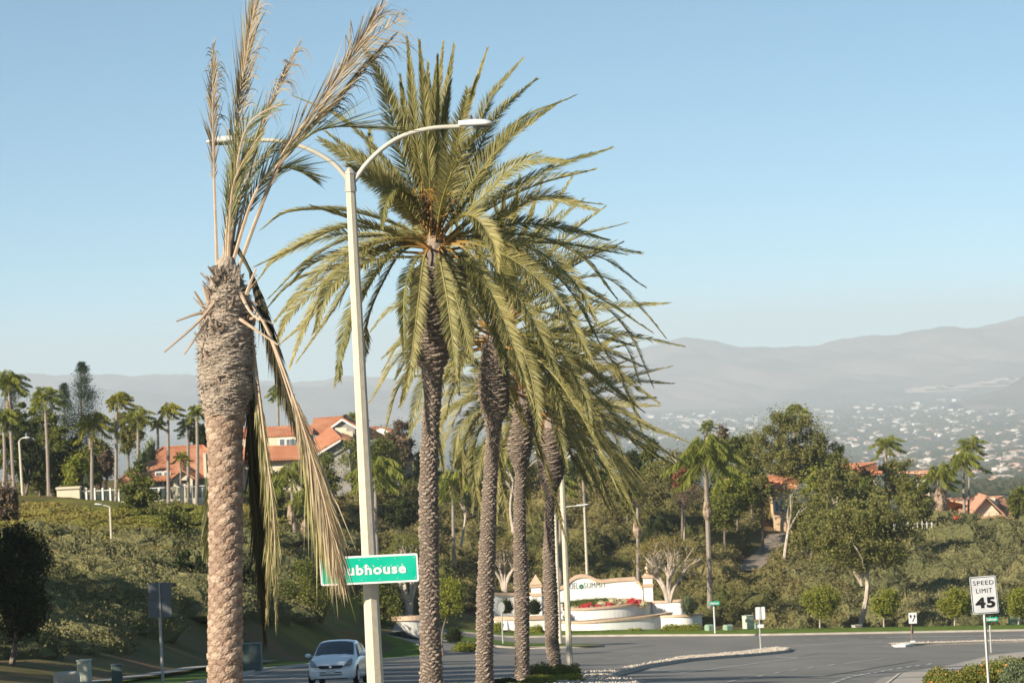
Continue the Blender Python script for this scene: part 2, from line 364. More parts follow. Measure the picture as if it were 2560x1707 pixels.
for nm, poly, mt in (('median', MED, m_bed), ('far_median', MED2, m_bed), ('traffic_island', ISL, m_lawn)):
    k = median(nm, poly, mt); kk.v += k.v; kk.t += k.t; kk.l += [q+kk.n for q in k.l]; kk.c += k.c; kk.m += k.m; kk.n += k.n
struct('median_kerbs', kk, m_conc, True)
rocks('median_cobbles', MED, 16000, 'buff cobbles filling the raised median beyond the palms')
rocks('far_median_cobbles', [p for p in MED2 if p[0] < 62], 5200, 'buff cobbles filling the far median behind the keep right sign')
# painted lines
pl = MB()
def line(pts, wd=.13):
    q = [G(*p)[:2] for p in pts]; ribbon(pl, q, [-wd/2, wd/2], [.016,.016], step=2.0)
for seg_ in [[(1625,1674),(1701,1679)],[(1701,1682),(1800,1669),(2054,1639)],[(1936,1641),(1994,1645)],[(2110,1659),(2210,1646)],[(1992,1613),(2120,1606)],
  [(2139,1617),(2239,1611)],[(2205,1615),(2252,1618)],[(2214,1592),(2380,1590),(2560,1588)],[(1636,1636),(1775,1626)],[(1502,1646),(1526,1645)],[(1577,1640),(1599,1638)],[(1434,1652),(1456,1651)],
  [(600,1713),(652,1705),(780,1687)],[(951,1661),(1008,1660)],[(1240,1640),(1300,1637)]]: line(seg_)
for a, b in ((2181,1592),(2197,1602),(2362,1597),(2427,1595),(2501,1593),(2060,1596),(2020,1599)): line([(a-9, b+.4), (a+9, b-.4)])
for a, b in ((90,1308),(205,1287),(320,1265),(440,1242),(570,1222),(705,1202),(860,1182)):
    X_, Y_ = 1800+a/3.095, 1280+b/3.095; line([(X_-8, Y_+1.6), (X_+8, Y_-1.6)])
for a, b in ((870,1322),(910,1310),(955,1292),(1000,1280),(1050,1267),(1100,1256),(1150,1248),(1205,1241),(1265,1230),(1325,1217),(1390,1207),(1460,1197),(1530,1187),(1620,1175)):
    X_, Y_ = 1800+a/3.095, 1280+b/3.095; line([(X_-5, Y_+1.2), (X_+5, Y_-1.2)], .16)
struct('road_markings', pl, m_paint)
tar = MB(); gt_ = np.random.default_rng(9)
for pts_ in [[(1560,1700),(1700,1694),(1900,1690),(2120,1697)],[(1800,1707),(1960,1702),(2150,1702)],[(1990,1640),(2060,1632),(2120,1634)],[(1700,1618),(1790,1614),(1880,1617)],[(2050,1690),(2180,1668),(2290,1650)],[(1440,1635),(1560,1622),(1640,1610)],[(960,1690),(1080,1684),(1190,1688)],[(1660,1660),(1760,1650),(1900,1638)]]:
    q = [G(*p)[:2]+gt_.normal(size=2)*.15 for p in pts_]; ribbon(tar, q, [-.045,.045], [.012,.012], step=1.0)
struct('tar_seams', tar, mat('tar seam', (.045,.043,.04), (.07,.066,.06), .6, 2))
# mountains and foothills
def crest(prof, D, depth, name, m, base=-236, ncol=420, rough=10, seed=3):
    g = np.random.default_rng(seed); xs = [p[0] for p in prof]; zs = [P(p[0], p[1], D)[2] for p in prof]; Xw = [P(p[0], p[1], D)[0] for p in prof]
    X = np.linspace(Xw[0], Xw[-1], ncol); zc = np.interp(X, Xw, zs)
    k = np.ones(7)/7; zc = np.convolve(np.pad(zc, 3, 'edge'), k, 'valid')
    for wl, am in ((900,.45),(420,.3),(190,.16),(80,.08)): zc = zc+np.sin(X/wl*6.28+g.random()*6)*am*rough*.5
    nr = 46; V = []
    for j in range(nr):
        t = j/(nr-1); yy = D-depth*(1-t); prof_z = base+(zc-base)*(t**1.15)
        ridge = np.zeros_like(X)
        for wl, am in ((700,1.),(330,.6),(160,.4),(75,.25)): ridge += am*np.abs(np.sin(X/wl*3.14+yy/wl*1.1+np.sin(yy/300.+wl)*.8+wl))
        prof_z = prof_z + (ridge-1.1)*rough*1.3*math.sin(math.pi*min(t,.999))**.8
        V.append(np.column_stack([X, np.full_like(X, yy), prof_z]))
    V.append(np.column_stack([X, np.full_like(X, D+depth*.4), np.full_like(X, base)]))
    V = np.array(V); nr += 1; idx = np.arange(nr*ncol).reshape(nr, ncol); mb = MB()
    mb.add(V.reshape(-1,3), np.stack([idx[:-1,:-1], idx[:-1,1:], idx[1:,1:], idx[1:,:-1]], -1).reshape(-1,4)); return struct(name, mb, m, True)
crest([(-1200,960),(-300,950),(0,944),(130,932),(320,934),(500,946),(640,952),(1000,945),(1200,925),(1450,885),(1550,872),(1600,868),(1640,854),(1700,849),(1750,847),(1800,857),(1840,868),(1900,875),(1950,866),(2020,858),(2080,850),(2160,842),(2230,838),(2300,832),(2350,820),(2400,815),(2450,812),(2510,799),(2560,792),(2800,770),(3600,750)], 16000, 3200, 'mountains', m_mtn, rough=40)
crest([(-1200,985),(0,975),(250,972),(430,985),(600,965),(800,968),(1000,975),(1300,985),(1560,968),(1800,975),(2050,968),(2200,950),(2300,948),(2420,935),(2560,915),(3000,890)], 13500, 1000, 'foothills', m_mtn, rough=15, seed=8)
crest([(2380,1008),(2440,992),(2500,975),(2540,952),(2560,938),(2700,900),(3300,880)], 10200, 600, 'near_spur', m_mtn, rough=9, seed=5)
fy = [(1850,1225),(2560,1210),(3000,1215),(3000,1245),(2400,1240),(1850,1240)]
# haze: even pale air round everything
m_haze = bpy.data.materials.new('haze'); m_haze.use_nodes = True; N = m_haze.node_tree.nodes; N.remove(N['Principled BSDF'])
pv = N.new('ShaderNodeVolumePrincipled'); pv.inputs['Color'].default_value = (.80,.87,.92,1); pv.inputs['Density'].default_value = HAZE = .000104; pv.inputs['Anisotropy'].default_value = 0.0
m_haze.node_tree.links.new(pv.outputs[0], N['Material Output'].inputs['Volume'])
hb = MB(); hb.box((0, 8100, -35), (35000, 18400, 420)); ho = hb.build('haze', m_haze); ho['kind'] = 'stuff'; ho['label'] = 'thin pale haze filling the air over the valley'; ho['category'] = 'haze'
# ------------------------------------------------------------ the far town in the valley
m_wwall = mat('far white wall', (.66,.61,.55)); m_roof_r = mat('far terracotta roof', (.42,.23,.16), (.5,.36,.28), .9, .05, coord='Generated'); m_roof_p = mat('far pale roof', (.42,.34,.28))
def house_mesh(wl, dp, ht, rh, mats, name):
    mb = MB(); mb.box((0,0,ht/2-1), (wl, dp, ht+2)); a, b = wl/2+.5, dp/2+.5
    v = [(-a,-b,ht),(a,-b,ht),(a,b,ht),(-a,b,ht),(-a+b*.7,0,ht+rh),(a-b*.7,0,ht+rh)]
    mb.add(v, [(0,1,5,4),(1,2,5),(2,3,4,5),(3,0,4)], 1); mb.box((wl*.2,-dp/2-1.2,ht*.3-.5), (wl*.3,2.4,ht*.6+1), mat=0)
    mb.add([(wl*.03,-dp/2-2.7,ht*.6),(wl*.37,-dp/2-2.7,ht*.6),(wl*.37,-dp/2+.3,ht*.6+1.1),(wl*.03,-dp/2+.3,ht*.6+1.1)], [(0,1,2,3)], 1)
    o = mb.build(name, mats); return o
protos = [house_mesh(14,10,5.6,2.2,[m_wwall,m_roof_r],'distant_house'), house_mesh(18,11,3.4,2.0,[m_wwall,m_roof_p],'distant_house'), house_mesh(12,10,5.8,1.8,[m_wwall,m_roof_p],'distant_house')]
G_H = 'houses of the town in the valley'
spots = []
def cluster(x0, x1, y0, y1, n, slope=-.05, rows=None, sc=1.0):
    for i in range(n):
        x = x0+(x1-x0)*rng.random(); t = rng.random() if not rows else (rng.integers(rows)+.5+.22*rng.normal())/rows
        y = y0+(y1-y0)*t+slope*(x-(x0+x1)/2); spots.append((x, y, sc))
cluster(2300,2560,1112,1166,105,-.16,3,.95); cluster(2150,2300,1120,1175,46,-.1,3); cluster(2440,2560,1135,1160,26,-.05,2); cluster(2480,2560,1165,1185,20,0,2)
cluster(1560,1700,1075,1110,60,-.08,3); cluster(1770,1900,1045,1095,75,0,3); cluster(2030,2200,1040,1120,60,0,6); cluster(2200,2560,1010,1062,110,-.05,7,1.1)
cluster(1620,1960,1010,1070,80,-.03,8,1.1); cluster(2260,2560,1062,1100,60,-.05,4); cluster(1600,2560,995,1035,100,-.03,6,1.2); cluster(2420,2560,1180,1215,14,0,2); cluster(950,1560,1020,1060,40,-.03,4)
pts = []
for x, y, s in spots:
    g = G(x, y, lo=600, hi=12000)
    if g[1] < 11900: pts.append((g[1], g, s))
pts.sort(key=lambda q: q[0])
rest = MB(); lab = ['small pale house with a terracotta roof in the far valley town', 'long low pale house in the far valley town', 'two storey white house in the far valley town']
for i, (d, g, s) in enumerate(pts):
    k = int(rng.integers(3)); rz = rng.normal()*.5; sc = s*(.68+.42*rng.random())*(.62+d/14000)
    if i < 294:
        o = protos[k].copy(); col.objects.link(o); o.location = g; o.rotation_euler = (0,0,rz); o.scale = (sc,sc,sc)
        tag(o, lab[k], 'house', G_H)
    else:
        a, b, h_ = 15*sc, 11*sc, 6*sc; rest.box(g+[0,0,h_*.3], (a,b,h_), rz, 0, rng.random())
for p_, lb, g in zip(protos, lab, ((2470,1128),(2395,1150),(2520,1150))):
    p_.location = G(*g, lo=600, hi=12000); tag(p_, lb, 'house', G_H)
m_town = mat('far town walls', (.64,.60,.54), (.22,.18,.15), usetint=True)
tag(rest.build('distant_town', m_town), 'countless tiny pale buildings across the far valley floor', 'town', None, 'stuff')
m_ware = mat('warehouse white', (.80,.78,.70), (.7,.68,.62), .8, .02)
k = 0
for (x, y, wpx) in [(1850,1009,22),(1880,1011,60),(1960,1010,80),(2050,1006,36),(2100,1003,60),(2210,994,14),(2243,992,46),(2300,988,30),(2322,987,12),(1680,1022,60),(1740,1020,40),(1835,1010,22),(1930,1052,40),(1910,1048,26),(1800,1058,28),(2370,1006,26),(2400,1004,20),(2480,1003,30),(2540,1000,28),(2020,1024,30),(2060,1020,40),(1605,1050,16),(2110,1018,44),(2180,1024,20),(2500,1090,22),(990,1022,30),(1010,1020,20)]:
    g = G(x, y, lo=600, hi=12400); d = g[1]; wd = wpx*d/FPX; mb = MB(); hh = 13*d/9000+4
    mb.box((0,0,hh/2-2), (wd, wd*.45+20, hh+4), bev=.6); mb.box((0,0,hh+.6), (wd*.94, wd*.4+16, 1.1), mat=0)
    for q in range(3): mb.box(((q-1)*wd*.27, -(wd*.45+20)/2-.3, 2.5), (wd*.08, .8, 5), mat=1)
    o = mb.build('warehouse', [m_ware, m_roof_r], loc=g); o.rotation_euler = (0,0,.03); tag(o, 'long flat white warehouse on the far side of the valley', 'warehouse', 'white warehouses in the valley')
# valley trees as one mass
vt = MB(); n = 9000; xs = rng.random(n)*1750+850; ys = 990+rng.random(n)**.8*260
ico = np.array([(1,0,0),(-.9,.3,0),(0,1,.1),(.1,-1,0),(0,0,1),(0,0,-.6),(.6,.6,.5),(-.6,-.5,.6)], float)
fi = np.array([(0,6,4),(6,2,4),(2,1,4),(1,7,4),(7,3,4),(3,0,4),(0,2,5),(2,1,5),(1,3,5),(3,0,5),(0,6,2),(1,7,3)])
C = []
for x, y in zip(xs, ys):
    r = ray(x, y); yy = np.linspace(700, 12200, 300); zz = zfar(r[0]*yy, yy)-r[2]*yy; q = np.where(zz > 0)[0]
    if len(q): C.append((r[0]*yy[q[0]], yy[q[0]], r[2]*yy[q[0]]))
C = np.array(C)+np.column_stack([rng.normal(size=len(C))*20, rng.normal(size=len(C))*30, np.zeros(len(C))]); C[:,2] = zfar(C[:,0], C[:,1])
R = (3.5+5*rng.random(len(C)))*(.4+C[:,1]/8500)
V = ico[None]*(R[:,None,None]*np.array([1.5,1.2,.75]))*(.8+.4*rng.random((len(C),8,1)))+C[:,None]+np.array([0,0,2.])
vt.add(V.reshape(-1,3), (fi[None]+np.arange(len(C))[:,None,None]*8).reshape(-1,3), 0, np.repeat(rng.random(len(C)), 8))
m_vtree = mat('valley trees', (.035,.05,.02), (.07,.065,.03), 1, usetint=True, spec=0)
tag(vt.build('valley_trees', m_vtree), 'dark tree cover scattered between the far valley houses', 'woodland', None, 'stuff')
m_terr = mat('graded terrace earth', (.38,.31,.26), (.28,.24,.20), 1, .01)
tb = MB()
for (x0, x1, y, w_) in [(2260,2420,975,7),(2300,2430,968,3),(2420,2560,962,6),(2440,2560,955,3),(2480,2560,948,3)]:
    a, b = P(x0, y, 12300), P(x1, y-6*(x1-x0)/160, 12300); h_ = w_*12300/FPX
    n_ = 24; top = [(a+(b-a)*t)+[0, 60*math.sin(t*9), h_*(.5+.5*math.sin(t*3.1))*(.8+.2*math.sin(t*40))] for t in np.linspace(0,1,n_)]; bot = [(a+(b-a)*t)+[0,-40,-h_*.4] for t in np.linspace(0,1,n_)]
    tb.add(np.array(top+bot), [(i, i+1, n_+i+1, n_+i) for i in range(n_-1)]); tb.add(np.array(bot+[q+[0,-10,-5] for q in bot]), [(i, i+1, n_+i+1, n_+i) for i in range(n_-1)])
struct('graded_terraces', tb, m_terr, True)
# ------------------------------------------------------------ big date palms
m_frond = mat('date palm leaflets', (.15,.15,.045), (.37,.31,.115), .55, usetint=True, transl=.22, spec=.35)
m_rachis = mat('frond stalk', (.16,.16,.045), (.42,.20,.055), .5, usetint=True, spec=.3)
m_dead = mat('dead frond', (.22,.17,.10), (.47,.37,.23), .8, usetint=True, transl=.1, spec=.2)
m_dark = mat('withered dark frond', (.06,.052,.03), (.20,.17,.09), .85, usetint=True, spec=.15)
m_half = mat('drying green frond', (.13,.145,.06), (.40,.34,.14), .65, usetint=True, transl=.15)
m_stalk = mat('dead frond stalk', (.36,.27,.18), (.48,.35,.25), .7, 6, spec=.2)
def trunkmat(name, c1, c2, c3):
    m = mat(name, c1, c2, .95, usetint=True, bump=.8, bscale=22, spec=.08); return m
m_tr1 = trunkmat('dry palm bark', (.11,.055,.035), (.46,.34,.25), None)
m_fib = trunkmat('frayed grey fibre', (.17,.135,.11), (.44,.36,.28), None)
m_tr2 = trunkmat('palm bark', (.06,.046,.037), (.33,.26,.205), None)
def bez(pts, n):
    """smooth curve through control points (Catmull-Rom, centripetal-ish)"""
    p = np.array(pts, float)
    if len(p) == 2: return p[0]+(p[1]-p[0])*np.linspace(0,1,n)[:,None]
    q = np.vstack([2*p[0]-p[1], p, 2*p[-1]-p[-2]]); out = []
    m = len(p)-1
    for t in np.linspace(0, m-1e-6, n):
        i = int(t); u = t-i; a,b,c,d = q[i:i+4]
        out.append(.5*((2*b)+(-a+c)*u+(2*a-5*b+4*c-d)*u*u+(-a+3*b-3*c+d)*u**3))
    out = np.array(out); s = np.concatenate([[0], np.cumsum(np.linalg.norm(np.diff(out, axis=0), axis=1))]); w_ = np.linspace(0, s[-1], n)
    return np.stack([np.interp(w_, s, out[:,k]) for k in range(3)], 1)
def frond(name, parent, path, nleaf=70, leaf=.45, start=.16, wid=.028, rr=.03, lm=None, rm=None, ang=(62,22), vee=25, droop=.10, twist=None, tint0=.35, rt=.0, fold=1.0, dens=1.0, orange=True, jit=.09, up=None, both=True):
    """pinnate leaf: stalk + two rows of narrow leaflets"""
    lm = lm or m_frond; rm = rm or m_rachis
    n = 26; c = bez(path, n); mb = MB()
    s = np.linspace(0, 1, n); rad = rr*(1-.85*s)+.004
    mb.tube(c, rad, 5, 0, np.clip(1.1-s*5, 0, 1)*(.9 if orange else 0)+.1, flat=.7)
    T = np.gradient(c, axis=0); T /= np.linalg.norm(T, axis=1, keepdims=True)
    ref = np.array(up if up is not None else (0,-.35,1.0))
    Sd = np.cross(T, ref); nm = np.linalg.norm(Sd, axis=1, keepdims=True); Sd = np.where(nm < .25, np.cross(T, [0,-1.,0.2]), Sd); Sd /= np.linalg.norm(Sd, axis=1, keepdims=True)
    for i in range(1, n):
        if Sd[i]@Sd[i-1] < 0: Sd[i] *= -1
    Nn = np.cross(Sd, T)
    if twist: 
        a = twist; Sd, Nn = Sd*math.cos(a)+Nn*math.sin(a), Nn*math.cos(a)-Sd*math.sin(a)
    k = int(nleaf*dens*2.5); u = np.repeat(np.linspace(start, .995, k), 2); side = np.tile([1,-1], k).astype(float); u = np.clip(u+rng.normal(size=2*k)*.004, start, 1)
    f = u*(n-1); i0 = np.clip(f.astype(int), 0, n-2); fr = (f-i0)[:,None]
    lerp = lambda A: A[i0]*(1-fr)+A[i0+1]*fr
    b = lerp(c); t = lerp(T); sd = lerp(Sd); nn = lerp(Nn)
    v = (u-start)/(1-start)
    Ln = leaf*(np.clip(.35+v*3.2, 0, 1)*np.clip((1.10-v)*2.0, .3, 1))*(1+rng.normal(size=2*k)*jit)
    al = np.radians(ang[0]*(1-v)+ang[1]*v+rng.normal(size=2*k)*3); be = np.radians(vee+rng.normal(size=2*k)*8)
    out = sd*(side*np.cos(be))[:,None]*fold+nn*np.sin(be)[:,None]
    out /= np.linalg.norm(out, axis=1, keepdims=True)
    d = t*np.cos(al)[:,None]+out*np.sin(al)[:,None]
    g = np.array([0,0,-1.]); d1 = d+g*droop*.5; d1 /= np.linalg.norm(d1, axis=1, keepdims=True); d2 = d+g*droop*2.2; d2 /= np.linalg.norm(d2, axis=1, keepdims=True)
    wv = t-(t*d1).sum(1)[:,None]*d1; wv += nn*.25*rng.normal(size=(2*k,1)); wv /= np.maximum(np.linalg.norm(wv, axis=1, keepdims=True), 1e-6)
    w_ = wid*.68*(.75+.5*rng.random(2*k))[:,None]
    m1 = b+d1*(Ln*.5)[:,None]; e = m1+d2*(Ln*.5)[:,None]
    V = np.stack([b-wv*w_*.35, b+wv*w_*.35, m1+wv*w_*.5, m1-wv*w_*.5, e], 1).reshape(-1,3)
    ti = np.clip(tint0+rng.normal(size=2*k)*.2+.15*(v-.5), 0, 1)
    if not both:
        pass
    base = np.arange(2*k)[:,None]*5
    q = (base+np.array([[0,1,2,3]])); q3 = (base+np.array([[3,2,4]]))
    n0 = mb.n; mb.add(V, q, 1, np.repeat(ti, 5)); mb.l.append((q3+n0).ravel()); mb.c.append(np.full(2*k, 3)); mb.m.append(np.full(2*k, 1))
    return mb.build(name, [rm, lm], parent)
def palm_trunk(name, parent, prof, D, m, row=.105, ncell=9, amp=.05, fibre=None, sharp=1., seed=1, nz=None, yoff=0, wave=1.0, bulge=None):
    """prof: (pixel y, left x, right x) top to bottom -> bumpy trunk whose bosses overlap in rows"""
    g = np.random.default_rng(seed)
    pts = [P((a+b)/2, y, D) for y, a, b in prof]; rad = [(b-a)/2*D/FPX for y, a, b in prof]
    z = np.array([p[2] for p in pts])[::-1]; x = np.array([p[0] for p in pts])[::-1]; r = np.array(rad)[::-1]
    H = z[-1]-z[0]; nz = nz or int(H/(row/7)); nth = ncell*10
    zz = np.linspace(z[0], z[-1], nz); X = np.interp(zz, z, x); R = np.interp(zz, z, r)
    k = np.ones(9)/9; X = np.convolve(np.pad(X, 4, 'edge'), k, 'valid'); R = np.convolve(np.pad(R, 4, 'edge'), k, 'valid')
    th = np.linspace(0, 2*math.pi, nth, endpoint=False); TH, Z = np.meshgrid(th, zz)
    Zw = Z+wave*.7*(.45*row*np.sin(TH*3+Z*2.1)+.35*row*np.sin(TH*5+Z*4.3)+.2*row*np.sin(TH*9+Z*11.3))
    rowi = np.floor(Zw/row); ph = Zw/row-rowi
    cell = TH/(2*math.pi)*ncell+.5*(rowi % 2)+.22*np.sin(rowi*12.9)+.16*np.sin(TH*2+Z*1.7); ci = np.floor(cell); pc = cell-ci
    rnd = np.sin(ci*127.1+rowi*311.7+seed)*43758.5453; rnd = rnd-np.floor(rnd)
    sh = np.clip(1-np.abs(pc-.5)*2, 0, 1)**.6
    prof_ = np.clip(ph/.35, 0, 1)*np.clip((1.04-ph)/.16, 0, 1) if sharp > 0 else np.clip(ph/.2,0,1)*np.clip((1-ph)/.6,0,1)
    h = prof_*sh*(.45+.9*rnd)
    if sharp == 0:   # diamond lattice of leaf bases
        u_ = TH/(2*math.pi)*ncell+.10*np.sin(Z*3+TH); v_ = Zw/row; best = np.zeros_like(Z); rb = np.zeros_like(Z)
        for j0 in (np.floor(v_), np.floor(v_)+1):
            uo = u_+.5*(j0 % 2); i0 = np.round(uo); du = np.abs(uo-i0); dv = v_-j0; rn = np.sin((i0 % ncell)*57.3+j0*91.7)*4375.85; rn = rn-np.floor(rn)
            hh_ = np.clip(1-(du/(.50+.06*rn))**1.7-(np.abs(dv+.05)/.78)**2.0, 0, 1)**.55*(.75+.35*dv)*(.75+.5*rn)
            rb = np.where(hh_ > best, rn, rb); best = np.maximum(best, hh_)
        h = best; rnd = rb
    noise = g.normal(size=Z.shape)*.06+.05*np.sin(TH*31+Z*9)*np.sin(Z*83)
    h2 = h+noise
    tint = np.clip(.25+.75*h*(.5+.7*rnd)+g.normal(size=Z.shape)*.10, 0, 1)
    if fibre is not None:
        zf0, zf1 = P(0, fibre[0], D)[2]+0, P(0, fibre[1], D)[2]+0
        zf0 += (pts[0]-P(0, prof[0][0], D))[2]; zf1 += (pts[0]-P(0, prof[0][0], D))[2]
        wf = sst(zf1-.06, zf1+.12, Z+.08*np.sin(TH*3)+.04*np.sin(TH*8)); fl = np.zeros_like(Z)
        for q in range(14):
            fl += np.sin(Z*(45+q*19)+np.sin(TH*(2+q % 4)+q)*(2.2+q*.2)+g.random()*6)*(.9**q)*.11
        fl += g.normal(size=Z.shape)*.10+.35*np.sin(Z*17+np.sin(TH*2)*2)
        h2 = h2*(1-wf)+(fl+.4)*wf; tint = np.clip(tint*(1-wf)+wf*(.5+.5*fl), 0, 1)
        fmask = wf
    am_ = amp*(1+1.1*sst(.26,.36,R)[:,None]) if bulge else amp
    RR = R[:,None]*((.93+.18*sst(.27,.37,R))[:,None] if bulge else 1)+am_*(h2-.45)
    V = np.stack([X[:,None]+RR*np.cos(TH), D+yoff+RR*np.sin(TH), Z], -1)
    i = np.arange(nz-1)[:,None]*nth; j = np.arange(nth)[None]; kk_ = (j+1) % nth
    mb = MB(); Fq = np.stack([i+j, i+kk_, i+nth+kk_, i+nth+j], -1).reshape(-1,4)
    mi_ = 0
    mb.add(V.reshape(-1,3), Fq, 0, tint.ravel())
    if fibre is not None: mb.m = [(fmask[:-1,:].reshape(-1) > .5).astype(int)]
    # a few torn stub edges
    return mb, zz, X, R
def stubs(mb, zz, X, R, D, z0, z1, n, ln=.10, w=.05, m=0, upb=.6, seed=5):
    g = np.random.default_rng(seed)
    for _ in range(n):
        z = z0+(z1-z0)*g.random(); th = g.random()*6.283; x = np.interp(z, zz, X); r = np.interp(z, zz, R)
        o = np.array([math.cos(th), math.sin(th), 0]); tv = np.array([-math.sin(th), math.cos(th), 0]); b = np.array([x, D, z])+o*(r-.01)
        L_ = ln*(.6+.8*g.random()); e = b+o*L_*(1-upb*.5)+np.array([0,0,L_*upb]); ww = w*(.6+.8*g.random())
        V = [b-tv*ww-[0,0,.02], b+tv*ww-[0,0,.02], b+tv*ww+[0,0,.015], b-tv*ww+[0,0,.015], e-tv*ww*.45-[0,0,.008], e+tv*ww*.45-[0,0,.008], e+tv*ww*.45+[0,0,.008], e-tv*ww*.45+[0,0,.008]]
        mb.add(V, [(0,4,5,1),(1,5,6,2),(2,6,7,3),(3,7,4,0),(4,7,6,5)], m, .3+.7*g.random())
def base_at(px_c, py_c, D, bottom_px):
    x = P(bottom_px[0], bottom_px[1], D)[0]; return np.array([x, D, hz(x, D)+.15])
def path3(C, pxs, D, depth):
    """crown centre + pixel way points, with the tip set back/forward by depth metres"""
    n = len(pxs); out = [C]
    for i, (x, y) in enumerate(pxs):
        t = (i+1)/n; out.append(P(x, y, D+depth*t))
    return out
def crown_auto(parent, C, D, n, L_, seed, lo=-75, hi=80, wind=(.75,.1), leaf=.46, dens=1., nleaf=52):
    g = np.random.default_rng(seed)
    for i in range(n):
        az = i*2.39996+g.random()*.3; q = (i+.5)/n; el = math.radians(hi+(lo-hi)*q**.85+g.normal()*6)
        if el < -.1 and math.sin(az) < -.2 and abs(math.cos(az)) < .8: az += math.pi*.8
        l = L_*(.82+.25*g.random()); o = np.array([math.cos(az), math.sin(az), 0])
        p0 = C+o*.12+[0,0,-.35*q]; d = o*math.cos(el)+np.array([0,0,math.sin(el)])
        e0 = max(el, math.radians(8)); d0 = o*math.cos(e0)+np.array([0,0,math.sin(e0)])
        sag = .10+.30*q
        p1 = p0+(d0*.5+d*.5)*l*.35; p2 = p0+(d0*.25+d*.75)*l*.68+np.array([wind[0]*.3, 0, -sag*.35*l*.5]); p3 = p0+d*l*.95+np.array([wind[0], wind[1], -sag*l*.5])
        frond('frond', parent, [p0, p1, p2, p3], nleaf=nleaf, leaf=leaf*(.9+.2*g.random()), dens=dens, tint0=.3+.3*q*g.random()+.1, vee=18+20*g.random(), droop=.06+.16*q, twist=g.normal()*.35, wid=.034)
TREES = {}
# ---- second palm: the tall full one behind the lamp post
def big_palm(label, D, prof, C_px, fronds, nauto, L_, seed, botpx, row, ncell, amp, leaf=.42, auto_lo=-58, auto_hi=66, fibre=None, nleaf=80):
    b = base_at(0, 0, D, botpx); t = thing('date_palm', label, 'palm tree', b, 'date palms planted along the median')
    zb = hz(b[0], D)+.05
    mb, zz, X, R = palm_trunk('trunk', t, prof, D, m_tr2, row, ncell, amp, seed=seed, bulge=True)
    i_n = np.argmax(R); stubs(mb, zz, X, R, D, zz[i_n]-.9, zz[-1], 420, .07, .045, seed=seed)
    mb.build('trunk', m_tr2, t)
    C = P(C_px[0], C_px[1], D)
    hm = MB(); top = np.array([X[-1], D, zz[-1]]); n_ = 8
    hm.tube([top-[0,0,.05], (top+C)/2, C+[0,0,.35]], [R[-1]*.95, .26, .10], 12, 0, rng.random(3)); hm.build('crown_heart', m_fib, t)
    g = np.random.default_rng(seed+50)
    for px, dep, kw in fronds:
        k = dict(nleaf=nleaf, leaf=leaf, tint0=.35+.3*g.random(), vee=10+16*g.random(), twist=g.normal()*.2); k.update(kw)
        frond('frond', t, path3(C+np.array([g.normal()*.07, g.normal()*.07, g.normal()*.08]), px, D, dep), **k)
    if nauto: crown_auto(t, C, D, nauto, L_, seed+9, auto_lo, auto_hi, leaf=leaf)
    return t, C
upk = dict(ang=(30,14), vee=10, droop=.0, leaf=.36, nleaf=120)
